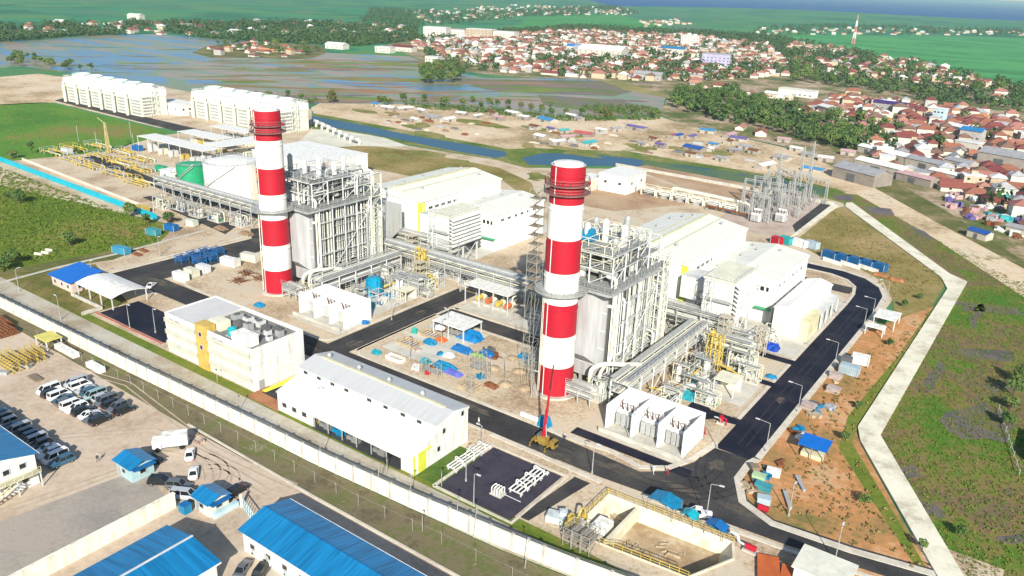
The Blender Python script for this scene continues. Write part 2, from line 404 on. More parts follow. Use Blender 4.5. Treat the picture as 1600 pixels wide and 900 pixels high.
sheet('waste_ground',[at(-200,400),at(0,395),at(120,380),at(260,340),at(330,362),at(240,395),at(90,425),at(0,445),at(-200,500)],BANK_,-.09)
sheet('spit_of_land',px((300,82),(318,74),(350,68),(420,66),(500,70),(512,82),(490,90),(455,93),(400,90),(330,90)),BANK_,-.045)
for P in (((690,120),(760,124),(940,126),(1000,140),(960,150),(840,146),(760,140)),((840,148),(960,156),(1020,168),(940,176),(850,164))):
    sheet('mud_bank',px(*P),ground('green_mud',[(.3,(.10,.14,.05)),(.45,(.14,.15,.08)),(.58,(.17,.14,.11)),(.75,(.10,.13,.17))],.02,fine=.12,warp=(1,2.2,1)),-.062)
rp=random.Random(21)
PLOTS=[ground('plot_brown',[(.3,(.20,.13,.07)),(.6,(.28,.17,.10))],.03,fine=.2),ground('plot_green',[(.3,(.10,.17,.035)),(.6,(.16,.20,.05))],.03,fine=.2),ground('plot_olive',[(.3,(.15,.14,.05)),(.6,(.22,.17,.08))],.03,fine=.2),ground('plot_mud',[(.3,(.15,.13,.13)),(.6,(.19,.15,.12))],.03,fine=.2)]
for k in range(120):
    t_=rp.random()
    x=(rp.uniform(330,700) if t_<.6 else rp.uniform(700,1010) if t_<.8 else rp.uniform(20,400)); lo,hi=((92,160) if x<700 else (126,174)) if x>330 else (68,128)
    y=rp.uniform(lo,hi); wd=rp.uniform(18,75)*(1.25 if x>400 else .8); hh=rp.uniform(.5,2.4 if x>380 else 1.0); sl=rp.uniform(-.02,.05); n_=9; Q=[]
    if 640<x<740 and 100<y<142: continue
    for i in range(n_+1): u=i/n_; Q.append((x-wd+2*wd*u,y+sl*(2*u-1)*wd-hh*rp.uniform(.4,1)*(.25+math.sin(PI*u))))
    for i in range(n_,-1,-1): u=i/n_; Q.append((x-wd+2*wd*u,y+sl*(2*u-1)*wd+hh*rp.uniform(.4,1)*(.25+math.sin(PI*u))))
    sheet('field_plot',px(*Q),rp.choice(PLOTS),-.058+k*.0003)
for k in range(26):
    x=rp.uniform(500,1230); y0_=168+(x-600)*.11+6
    if k%3==0: x=rp.uniform(560,1000); y0_=232+(x-560)*.07
    y=y0_+rp.uniform(0,34); wd=rp.uniform(10,42); hh=rp.uniform(2,6); Q=[(x+wd*rp.uniform(.6,1.1)*math.cos(a_),y+hh*rp.uniform(.6,1.1)*math.sin(a_)+wd*.12*math.cos(a_)) for a_ in [2*PI*i/12 for i in range(12)]]
    sheet('grass_patch',px(*Q),BANKG,.004+k*.0003)
sheet('meadow',px((940,126),(980,128),(1045,150),(1075,160),(1040,152),(975,140)),ground('straw_meadow',[(.35,(.16,.17,.05)),(.65,(.30,.24,.10))],.03),-.04)
# green rice on the right and beyond
RICE=ground('rice_crop',[(.3,(.04,.17,.05)),(.5,(.055,.25,.08)),(.7,(.09,.28,.08))],.006,fine=.05,bump=.1,warp=(1,2.5,1))
sheet('rice_field',px((1180,66),(1235,54),(1400,56),(1660,60),(1700,140),(1600,137),(1500,118),(1420,98),(1330,78),(1250,72)),RICE,-.08)
sheet('rice_field',px((800,42),(830,26),(960,22),(1010,32),(1040,42),(930,48),(830,48)),ground('young_rice_crop',[(.3,(.05,.18,.04)),(.6,(.06,.25,.07))],.006,fine=.05,bump=.1),-.08)
TOWNG=ground('town_ground',[(.28,(.07,.11,.03)),(.43,(.13,.14,.05)),(.56,(.30,.22,.14)),(.72,(.42,.34,.25))],.03,fine=.25)
sheet('town_ground',px((600,72),(640,58),(900,42),(1180,62),(1330,78),(1420,98),(1600,137),(1760,175),(1760,420),(1600,408),(1480,330),(1400,285),(1310,262),(1240,232),(1060,192),(1030,178),(1045,150),(960,126),(800,120),(690,108),(640,86)),TOWNG,-.06)
GREENF=ground('green_field_grass',[(.3,(.055,.15,.02)),(.5,(.085,.20,.025)),(.66,(.15,.18,.035)),(.8,(.20,.16,.06))],.018,fine=.3,bump=.4)
sheet('grass_field',px((-120,195),(-40,165),(60,160),(75,160),(260,205),(245,212),(160,238),(20,252),(-120,262)),GREENF,-.05)
SCRUB=ground('scrub_grass',[(.3,(.075,.125,.016)),(.48,(.12,.165,.022)),(.6,(.17,.18,.035)),(.78,(.22,.155,.06))],.03,fine=.5,bump=.8)
sheet('scrub_field',px((-160,262),(0,256),(245,345),(275,352),(250,378),(100,405),(0,425),(-160,450)),SCRUB,-.05)
SAND=ground('sandy_soil',[(.26,(.20,.17,.07)),(.40,(.38,.28,.17)),(.54,(.54,.42,.28)),(.66,(.58,.48,.35)),(.78,(.26,.22,.10))],.02,fine=.35)
sheet('construction_ground',px((-80,140),(0,120),(60,115),(98,120),(100,155),(85,160),(-80,168)),SAND,-.05)
sheet('construction_ground',px((486,168),(500,161),(640,163),(760,172),(880,184),(960,186),(1032,182),(1060,192),(1240,234),(1320,268),(1460,345),(1610,425),(1700,500),(1700,540),(1450,370),(1310,296),(1240,280),(1100,256),(980,236),(830,232),(795,236),(640,205),(490,178)),SAND,-.05)
DRYG=ground('dry_grass',[(.3,(.13,.115,.03)),(.5,(.22,.18,.06)),(.65,(.30,.22,.10)),(.8,(.36,.25,.15))],.03,fine=.5,bump=.4)
BANK=ground('canal_bank_grass',[(.35,(.06,.12,.02)),(.55,(.14,.17,.04)),(.7,(.30,.24,.12))],.03,fine=.4)
sheet('canal_bank',px((485,176),(640,204),(795,233),(830,231),(980,236),(1100,256),(1240,280),(1310,296),(1460,372),(1330,325),(1280,312),(1100,282),(975,262),(930,256),(820,262),(775,250),(640,226),(487,203)),BANK,-.038)
WAT=nodes('canal_water'); wb_=WAT[2]; wb_.inputs['Base Color'].default_value=(.02,.075,.13,1); wb_.inputs['Roughness'].default_value=.4; wb_.inputs['Specular IOR Level'].default_value=.12
sheet('canal',px((487,181),(560,194),(640,211),(720,224),(790,237),(792,243),(775,247),(700,234),(620,217),(550,204),(487,194)),WAT[0],-.01)
sheet('canal',px((1003,250),(1110,263),(1200,275),(1292,296),(1292,307),(1190,291),(1100,277),(1003,260)),ground('shallow_canal',[(.3,(.03,.08,.10)),(.48,(.06,.11,.06)),(.6,(.10,.14,.03)),(.75,(.05,.09,.10))],.03,fine=.2,rough=.5),-.015)
sheet('canal',px((815,247),(848,239),(920,241),(985,247),(1004,250),(1002,260),(960,259),(900,259),(826,257)),WAT[0],-.01)
sheet('mud_flat',px((1298,306),(1330,304),(1334,314),(1312,313)),ground('violet_mud',[(.3,(.10,.085,.10)),(.6,(.15,.13,.12))],.1),-.012)
sheet('mud_flat',px((1352,322),(1392,326),(1398,336),(1360,334)),MATS['violet_mud'],-.005)
sheet('mud_flat',px((1418,352),(1446,362),(1462,376),(1436,368)),MATS['violet_mud'],-.005)
# works site
PLANT=ground('site_gravel',[(.28,(.28,.20,.125)),(.42,(.40,.31,.21)),(.56,(.52,.43,.31)),(.74,(.44,.40,.33))],.06,fine=1.1,bump=.25,finemix=.45)
WG=[at(-120,262),at(0,253)]+px((160,238),(250,212),(320,203),(250,200),(85,160),(100,155),(250,135),(430,168),(487,170),(488,204),(640,228),(775,250),(820,262),(985,264),(1100,284),(1300,312))+[(-84,384),(-48,297),(-38,283),(-36,140),(6,140),(6,95.5),(-30,97.5),(-260,97.5),(-250,128)]+px((250,378),(275,352),(245,345))
me=holed('works_ground',WG,PITC,PLANT,-.02); o_=link('works_ground',me); o_['kind']='structure'
sheet('dry_verge',px((455,235),(560,225),(640,235),(780,262),(830,285),(850,330),(780,278),(720,262),(640,275),(575,262)),DRYG,.0)
sheet('dry_verge',px((900,305),(1000,270),(1050,292),(1090,318),(960,330),(915,322)),ground('red_earth',[(.3,(.24,.15,.09)),(.5,(.36,.24,.15)),(.7,(.42,.31,.2))],.04),.0)
sheet('earth_lot',px((985,262),(1010,258),(1240,300),(1180,318),(1060,290)),ground('red_earth',[(.3,(.24,.15,.09))],.04),.01)
# dry grass triangle, dirt verge beside the right road
DIRT=ground('orange_dirt',[(.25,(.16,.14,.045)),(.40,(.30,.18,.07)),(.54,(.44,.21,.085)),(.68,(.50,.31,.17)),(.8,(.17,.17,.045))],.055,fine=.6,bump=.4)
pathC=[at(1318,322),at(1390,368),at(1450,412),at(1482,436),at(1490,444)]
sheet('dry_grass_field',[at(1240,378),at(1305,326)]+pathC[:4]+[at(1455,480),at(1400,520),at(1395,470),at(1380,440),at(1340,418),at(1280,400)],DRYG,.0)
sheet('dirt_verge',[at(1400,500),at(1460,478),at(1478,452),at(1337,672),at(1345,695),at(1462,905),at(1480,980),at(1330,905),at(1210,815),at(1165,780),at(1158,745),at(1180,720),at(1342,520)],DIRT,.006)
sheet('verge_grass',[at(1465,470),at(1476,462),at(1345,660),at(1330,690),at(1455,900),at(1440,900),at(1310,700),at(1325,650),at(1400,560)],SCRUB,.012)
MARSH=ground('marsh_growth',[(.22,(.05,.15,.014)),(.38,(.085,.15,.02)),(.47,(.16,.15,.04)),(.54,(.18,.12,.06)),(.60,(.13,.10,.06)),(.67,(.14,.15,.035)),(.78,(.06,.16,.016))],.03,fine=.35,bump=.8,finemix=.34)
sheet('marsh',[at(1300,300),at(1340,304),at(1460,372),at(1700,530),(40,240),(40,95),(2,95)]+[at(1508,905),at(1345,690),at(1340,680),at(1512,442),at(1484,430),at(1330,318)],MARSH,-.03)
MUD=ground('wet_mud',[(.3,(.09,.08,.08)),(.5,(.13,.11,.10)),(.7,(.13,.12,.045))],.08,rough=.7,fine=.6)
for P in (((1510,500),(1530,470),(1545,478),(1520,520)),((1440,600),(1470,560),(1480,570),(1450,620)),((1400,730),(1430,720),(1440,745),(1415,750)),((1540,600),(1590,590),(1600,605),(1550,615)),((1430,780),(1470,790),(1480,812),(1450,805)),((1490,470),(1590,480),(1600,492),(1500,485)),((1480,545),(1590,548),(1590,568),(1500,560)),((1460,640),(1540,630),(1590,650),(1570,690),(1500,690)),((1550,838),(1610,832),(1610,850),(1570,850))):
    cx=sum(p[0] for p in P)/len(P); cy=sum(p[1] for p in P)/len(P); Q=[]
    for i,p in enumerate(P):
        q=P[(i+1)%len(P)]
        for t in (0,.33,.66):
            x,y=p[0]+(q[0]-p[0])*t,p[1]+(q[1]-p[1])*t; k=random.uniform(.72,1.12); Q.append((cx+(x-cx)*k,cy+(y-cy)*k))
    sheet('mud_flat',px(*Q),MUD,.0)
# pale concrete dike path round the site, with its thickness
PATH=ground('dike_concrete',[(.3,(.44,.40,.30)),(.48,(.60,.57,.45)),(.7,(.66,.63,.51))],.16,fine=1.0,bump=.08,rough=.85)
b=MB(); b.prism([at(1320,323),at(1322,318),at(1331,317),at(1484,429),at(1511,441),at(1375,681),at(1509,908),at(1480,985),at(1466,905),at(1344,690),at(1340,668),at(1480,452),at(1470,434)],-.1,.35)
struct('path',b,PATH)
b=MB(); b.prism([at(1302,318),at(1310,322),at(1246,366),at(1232,372)],-.1,.2); struct('path',b,PATH)
# lower left yard and the strip along the boundary wall
YARD=ground('yard_paving',[(.26,(.34,.26,.19)),(.42,(.43,.345,.26)),(.58,(.50,.41,.315)),(.75,(.41,.38,.33))],.05,fine=.7,bump=.12,finemix=.4)
sheet('yard',[(-300,84),(-300,0),(0,0),(-5,78),(-40,81.5),(-140,81.5)],YARD,.0)
sheet('yard',[at(0,815),at(225,730),at(262,782),at(40,890),at(0,905)],ground('worn_paving',[(.3,(.24,.22,.2)),(.6,(.33,.29,.245))],.08),.006)
sheet('ditch',[(-300,88.6),(-300,84),(-140,81.5),(-40,81.5),(-5,78),(0,92),(-40,94),(-64,91),(-110,88.6)],ground('ditch_growth',[(.3,(.10,.085,.05)),(.5,(.16,.135,.08)),(.66,(.10,.12,.035)),(.8,(.24,.2,.14))],.12,fine=1),.002)
sheet('track',[(-300,97.6),(-300,88.8),(-110,88.8),(-64,91.2),(-40,94.2),(0,92),(10,97),(-30,99.5),(-60,97.6)],ground('gravel_track',[(.3,(.30,.25,.18)),(.5,(.40,.36,.28)),(.7,(.46,.44,.38))],.09,fine=1.4),.004)
sheet('verge_grass',[(-250,99.7),(-250,97.2),(-30,97.2),(-20,98.5),(-60,100)],SCRUB,.012)
sheet('lawn',rect(-91,-84,98.5,112),ground('lawn_grass',[(.3,(.045,.10,.014)),(.6,(.09,.14,.03)),(.8,(.2,.16,.06))],.2,fine=1.5),.014)
sheet('lawn',[(-262,97.6),(-212,97.6),(-212,111),(-250,122)],ground('rough_lawn',[(.3,(.08,.10,.02)),(.5,(.15,.13,.04)),(.75,(.26,.2,.09))],.1,fine=1),.014)
sheet('red_soil',[(-141,97.6),(-130,97.6),(-129,108),(-141,104)],ground('red_soil_ground',[(.3,(.26,.10,.05)),(.6,(.38,.18,.09))],.2),.014)
sheet('gravel_pad',px((1120,345),(1150,318),(1205,290),(1292,316),(1240,362),(1192,368)),ground('pinkish_gravel',[(.3,(.30,.235,.19)),(.5,(.40,.32,.265)),(.7,(.46,.38,.32))],.1,fine=1.5),.012)
sheet('concrete_pad',px((452,234),(488,202),(530,203),(600,215),(640,229),(560,228)),PAD_,.01)
# ------------------------------------------------------------ roads
ASPH=ground('asphalt',[(.28,(.030,.029,.031)),(.48,(.046,.044,.045)),(.62,(.062,.058,.055)),(.8,(.10,.088,.072))],.10,fine=2.2,bump=.1,rough=.85)
NEWASPH=ground('fresh_asphalt',[(.28,(.009,.010,.020)),(.48,(.013,.014,.026)),(.62,(.022,.021,.032)),(.8,(.045,.040,.042))],.12,fine=2,bump=.08,rough=.7)
main=[(-238,120.5),(-62,120.5)]+[at(*p) for p in ((1020,775),(1095,803),(1230,852),(1420,912))]+[(4,133.5),(-6,133.6)]+[at(*p) for p in ((1462,890),(1330,852),(1210,812),(1168,780),(1160,748),(1178,720))]+[at(1117,700),at(1085,722),at(1045,736),at(1000,737)]+[(-82,128.5),(-222,128.5),(-222,168),(-226,180),(-243,186),(-246,179),(-236,172)]
sheet('road',main,ASPH,.02)
rr=[(-48,145.4),(-40,145.4),(-40,240),(-40.3,255),(-41,266),(-44,274),(-50,280.5),(-58,283.4),(-84,284),(-84,278.5),(-60,278),(-54,275.5),(-50,270),(-48.4,262),(-48,252)]
sheet('road',rr,NEWASPH,.02)
for P in (rect(-148,-140.2,128.5,182),rect(-140.2,-94,162,168),):
    sheet('road',P,ASPH,.024)
sheet('road',rect(-75,-48,131,134),NEWASPH,.024)
sheet('road',rect(-66,-48,196,199),NEWASPH,.024); sheet('road',rect(-66,-48,180.5,183),NEWASPH,.024)
sheet('road',[(-60,148.5),(-53,156.5),(-48,157.2),(-48,160),(-55,160),(-60,165)],NEWASPH,.024)
sheet('road',rect(-82,-50,261,268),ASPH,.024)
sheet('road',[at(1238,352),at(1290,312),at(1305,320),at(1243,364)],ASPH,.02)
sheet('road',[at(130,246),at(150,243),at(300,302),at(430,340),at(430,348),at(290,312)],ASPH,.02)
sheet('road',[at(222,308),at(238,306),at(372,352),at(352,366)],ASPH,.02)
sheet('road',[at(85,157),at(100,153),at(320,204),at(305,212)],ASPH,.0)
sheet('road',rect(-211,-180,102,113.5),NEWASPH,.022)
sheet('road',rect(-186,-170,113.5,120.5),ASPH,.022)
sheet('road',rect(-139.5,-130.5,101,120.5),ASPH,.022)
sheet('paved_yard',rect(-84.3,-67.5,98.6,116),ground('dark_paving',[(.3,(.035,.032,.048)),(.6,(.052,.047,.062))],.3,fine=2),.022)
sheet('road',[(-67,100.5),(-64.8,100.5),(-62,117.5),(-65.5,117.5)],ASPH,.022)
DUST=ground('road_dust',[(.35,(.060,.054,.047)),(.6,(.10,.088,.07))],.5,fine=3)
rb_=random.Random(4)
for k,(x,y,r) in enumerate(((-120,124,2.4),(-98,126,3),(-73,121.5,2.6),(-60,125,3.4),(-47,127,3),(-36,127.5,2.2),(-143,133,2.4),(-144,160,2),(-150,124,2.2),(-190,125,3),(-220,126,3.4),(-228,150,2.6),(-233,172,3),(-110,165,2),(-45,139,2),(-44,175,1.6))):
    Q=[(x+r*rb_.uniform(.5,1.25)*(1.8 if y<131 else .8)*math.cos(a_),y+r*rb_.uniform(.35,.7)*(.8 if y<131 else 1.8)*math.sin(a_)) for a_ in [2*PI*i/14 for i in range(14)]]
    sheet('dirt_patch',Q,DUST,.03)
# kerbs and pavements as raised strips
KERB=ground('kerb_concrete',[(.3,(.42,.38,.31)),(.6,(.54,.50,.42))],.4,fine=2,bump=.1)
def strip(pts,wd,z0=0,z1=.14,m=KERB,name='kerb',closed=False):
    P=[Vector((p[0],p[1],0)) for p in pts]; L=[];Rr=[]
    for i,p in enumerate(P):
        a=P[i-1] if i else p; c=P[i+1] if i<len(P)-1 else p
        d=(c-a).normalized(); nn=Vector((-d.y,d.x,0)); L.append(p+nn*wd/2);Rr.append(p-nn*wd/2)
    b=MB()
    for i in range(len(P)-1):
        q=[L[i],Rr[i],Rr[i+1],L[i+1]]
        b.add([(v.x,v.y,z0) for v in q]+[(v.x,v.y,z1) for v in q],[(4,5,6,7),(0,4,7,3),(1,2,6,5),(0,1,5,4),(3,7,6,2)])
    return struct(name,b,m)
def arc(cx,cy,r,a0,a1,n=8): return [(cx+r*math.cos(math.radians(a0+(a1-a0)*i/n)),cy+r*math.sin(math.radians(a0+(a1-a0)*i/n))) for i in range(n+1)]
strip([(-139.3,168.8),(-139.3,129.4)][::-1],.8); strip([(-148.9,182),(-148.9,140)]+arc(-152,132,3.0,0,-90,5)+[(-222,129.1)][:1],.9) if False else None
strip([(-139.4,161.4),(-139.4,133)]+arc(-136.2,132.4,3.2,180,270,6)+[(-120,129.2),(-84,129.2)],.9)
strip([(-95,161.2),(-139.4,161.2)],.8); strip([(-139.3,168.8),(-125,168.8),(-95,168.8)],.8)
strip([(-139.3,182),(-139.3,171)]+arc(-136.8,171.2,2.5,180,270,5),.8)
strip([(-148.9,182),(-148.9,133)]+arc(-152,132.2,3.0,0,-90,5)+[(-205,129.2)],.9)
strip([(-205,129.2),(-212,129.6),(-217,131.5),(-220.3,135.5),(-221.2,142),(-221.2,168)],1.0)
strip([(-236.8,172),(-238.8,121),(-238,119.8),(-212,119.8)],.8)
strip([(-180,119.9),(-139.5,119.9)],.7); strip([(-130.5,119.9),(-90,119.9)],.7); strip([(-88,119.8),(-60.5,119.2)],1.1)
strip([(-83,129.2),(-72,129.2)]+[at(*p) for p in ((955,705),(1000,730),(1045,731),(1080,718),(1113,697))]+[(-48.7,147)],1.3)
strip([(-48.6,160.5),(-48.6,180.3)],.8); strip([(-48.6,183.2),(-48.6,195.8)],.8); strip([(-48.6,199.2),(-48.6,252),(-49,262),(-50.6,269.6),(-54.4,274.9),(-60.2,277.3),(-82,277.9)],.9)
strip([(-39.3,146.5),(-39.3,240),(-39.6,255),(-40.3,266),(-43.4,274.6),(-49.7,281.2),(-58,284.2),(-84,284.8)],1.4)
strip([(-39.2,146.8)]+[at(*p) for p in ((1171,724),(1153,748),(1160,784),(1206,818),(1328,860),(1462,898))],1.6)
strip([at(*p) for p in ((1018,781),(1092,809),(1228,859),(1400,915))],.9)
strip([(-85.0,98),(-85.0,116.6),(-66.8,116.6),(-66.8,98),(-85,98)],.7)
strip([at(235,406),at(300,392),at(390,368)],.7)
strip([at(0,442),at(90,418),at(190,395),at(320,360)],1.2,m=CONC,name='footpath')
strip([(-140,82.3),(-100,81.6),(-40,81.6),(-5,79)],.5)
strip([(-211.6,101.4),(-180,101.4)],.5,m=mat('red_kerb_paint',(.45,.12,.1),.7))
# concrete pads in the process area
PAD=ground('concrete_pad',[(.3,(.40,.385,.33)),(.6,(.52,.50,.44))],.2,fine=1.2,bump=.08)
for r in (rect(-170,-150,134,147.5),rect(-70.5,-51.5,134.4,147.6),rect(-60,-50,166,180),rect(-60.5,-49,200,252),rect(-120,-99.5,170,192),rect(-138,-120.5,170,184),rect(-110,-62,193,260),rect(-210,-161,193,260),rect(-174,-152,150,182),rect(-136,-119,136,160)):
    sheet('concrete_pad',r,PAD,.028)
# tyre marks in the yard and at the junction
TYRE=ground('tyre_marks',[(.35,(.32,.26,.20)),(.6,(.40,.325,.25))],.4,fine=2); TYRD=ground('tyre_marks_asphalt',[(.35,(.028,.027,.028)),(.6,(.040,.038,.038))],.4,fine=2)
def track(pts,off,m,z):
    for s in (-off,off):
        P=[Vector((q[0],q[1],0)) for q in pts]; Q=[]
        for i,q in enumerate(P):
            d=(P[min(i+1,len(P)-1)]-P[max(i-1,0)]).normalized(); Q.append(q+Vector((-d.y,d.x,0))*s)
        strip(Q,.34,z-.02,z,m,'tyre_track')
for cx_,cy_,r_,a0_,a1_ in ((-119,72.5,5,-20,150),(-124,70,8,20,110),(-128,62,14,50,140)): track(arc(cx_,cy_,r_,a0_,a1_,14),.75,TYRE,.012)
track([at(0,800),at(90,770),at(190,735),at(240,700)],.8,TYRE,.014); track([at(20,690),at(120,680),at(240,672),at(330,715),at(420,770)],.8,TYRE,.012); track([at(60,560),at(200,600),at(330,700),at(460,760)],.8,TYRE,.012)
for cx_,cy_,r_,a0_,a1_ in ((-55,136,11,-90,10),(-52,138,14,-80,0),(-36,140,12,180,250),(-62,122.5,30,80,100)): track(arc(cx_,cy_,r_,a0_,a1_,12),.85,TYRD,.034)
track([(-200,124),(-150,124.6),(-100,124),(-70,124.6)],.85,TYRD,.034); track([(-43.8,150),(-44.2,190),(-44,250)],.85,ground('tyre_marks_new',[(.35,(.022,.022,.034)),(.6,(.032,.031,.042))],.4,fine=2),.034); track([(-144,131),(-144.3,150),(-144,180)],.85,TYRD,.034)
# haze over the plain
b=MB(); b.box(-42000,42000,-42000,42000,-3.8,97); hz=nodes('haze_air'); HT=hz[1]; HT.nodes.remove(hz[2])
pv=HT.nodes.new('ShaderNodeVolumePrincipled'); pv.inputs['Color'].default_value=(.55,.82,.86,1); pv.inputs['Density'].default_value=.000085; pv.inputs['Anisotropy'].default_value=.2
HT.links.new(pv.outputs[0],HT.nodes['Material Output'].inputs['Volume'])
ho=struct('haze',b,hz[0],'stuff','pale bluish haze hanging over the far fields and the town'); ho['category']='haze'
# ================================================================= power units
UX=-99.6
def ring(mb,x,y,z,r0,r1,a0=0,a1=360,th=.12,n=28):
    A=[math.radians(a0+(a1-a0)*i/n) for i in range(n+1)]
    vs=[];fs=[]
    for a in A:
        c,s=math.cos(a),math.sin(a)
        vs+=[(x+r0*c,y+r0*s,z),(x+r1*c,y+r1*s,z),(x+r0*c,y+r0*s,z-th),(x+r1*c,y+r1*s,z-th)]
    for i in range(n):
        o=i*4; p=o+4
        fs+=[(o,o+1,p+1,p),(o+2,p+2,p+3,o+3),(o+1,o+3,p+3,p+1),(o,p,p+2,o+2)]
    mb.add(vs,fs)
    mb.rail([(x+r1*.98*math.cos(a),y+r1*.98*math.sin(a),z) for a in A[::2]],1.2,2.2,.08)
def chimney(label):
    x,y=-88,145; t=thing('chimney',label,'chimney',(x,y,0),'red and white banded chimneys')
    b=MB(); Z=[0,7.6,15.3,23.1,30.5,38.1,46.0,54.2]; n=40
    rr=lambda z:4.2-.45*z/54
    for i in range(7):
        b.m=0 if i%2==0 else 1
        zs=[Z[i]+(Z[i+1]-Z[i])*k/3 for k in range(4)]
        for za,zb in zip(zs[:-1],zs[1:]):
            b.lathe(x,y,[(rr(za),za),(rr(zb),zb)],n)
    b.m=2; b.lathe(x,y,[(rr(54.2),54.2),(rr(54.2)-.35,54.2),(rr(54.2)-.4,49)],n)
    part('shaft',b,[RED,CHW,LGREY],t,smooth=False)
    b=MB(); b.lathe(x,y,[(rr(54)-.5,53.6),(rr(54)-.5,54.55),(0.01,54.9)],n); part('top_cover',b,WHITE,t)
    for z,w in ((48.3,1.3),(50.2,1.2),(25.9,2.2)):
        b=MB(); ring(b,x,y,z,rr(z)+.02,rr(z)+w); part('platform',b,GALV if z<30 else M_RAILR,t)
    for k in (51.8,44.5,36.5,29,21.5,14):
        b=MB(); b.lathe(x,y,[(rr(k),k),(rr(k)+.12,k+.05),(rr(k)+.12,k+.3),(rr(k),k+.35)],n); part('stiffening_ring',b,RED if k>46 or 30.5<k<38 or 15.4<k<23 else CHW,t)
    b=MB(); a=math.radians(-118)   # caged ladder down the front
    for s in (-.28,.28):
        b.pipe([(x+(rr(z)+.35)*math.cos(a)+s*math.sin(-a),y+(rr(z)+.35)*math.sin(a)+s*math.cos(a),z) for z in (1,25)],.09,5)
    for z in range(2,25): 
        c=(x+(rr(z)+.35)*math.cos(a),y+(rr(z)+.35)*math.sin(a),z); b.cb(c[0],c[1],z,.5,.06,.06,a+PI/2)
    part('ladder',b,CREAM,t)
    # cable conduit seen as a light line
    b=MB(); a=math.radians(-100); b.pipe([(x+(rr(z)+.12)*math.cos(a),y+(rr(z)+.12)*math.sin(a),z) for z in (.5,54)],.1,5); part('cable_conduit',b,CHW,t)
    for a in (0,90,180,270):
        b=MB(); ra=math.radians(a+20); b.cyl((x+4.9*math.cos(ra),y+4.9*math.sin(ra),50.3),(x+4.9*math.cos(ra),y+4.9*math.sin(ra),51.0),.22,n=6); part('warning_lamp',b,RED,t)
    b=MB(); b.lathe(x,y,[(5.2,0),(5.2,.5),(4.2,.5)],32); part('plinth',b,CONC,t)
    return t
M_RAILR=mat('red_platform_paint',(.26,.15,.14),.6,var=.2)
ch=chimney('red and white banded chimney in front of the nearer boiler, rightmost of the two chimneys')
ch1=dup(ch,(-88+UX,145,0),label='red and white banded chimney behind the low office block, leftmost of the two chimneys')
# scaffold stair only on the nearer chimney's left side
t=thing('scaffold_tower','tall scaffold stair tower clinging to the left side of the nearer chimney','scaffold',(-94.2,143.2,0))
b=MB(); b.frame([-95.6,-92.9],[142.0,144.6],[25+2.1*i for i in range(12)],.08,True)
part('scaffold_frame',b,mat('scaffold_tube',(.42,.41,.36),.5,metal=.3),t)
b=MB()
for i in range(11): b.box(-95.6,-92.9,142.1,144.5,25+2.1*i,25.08+2.1*i); b.beam((-95.4,143,25+2.1*i),(-93.1,143,27.1+2.1*i),.22)
part('scaffold_decks',b,mat('scaffold_boards',(.24,.20,.15),.8),t)
b=MB(); b.frame([-95.6,-92.9],[142.0,144.6],[0,6,12,18,25],.08,True); part('scaffold_base',b,MATS['scaffold_tube'],t)
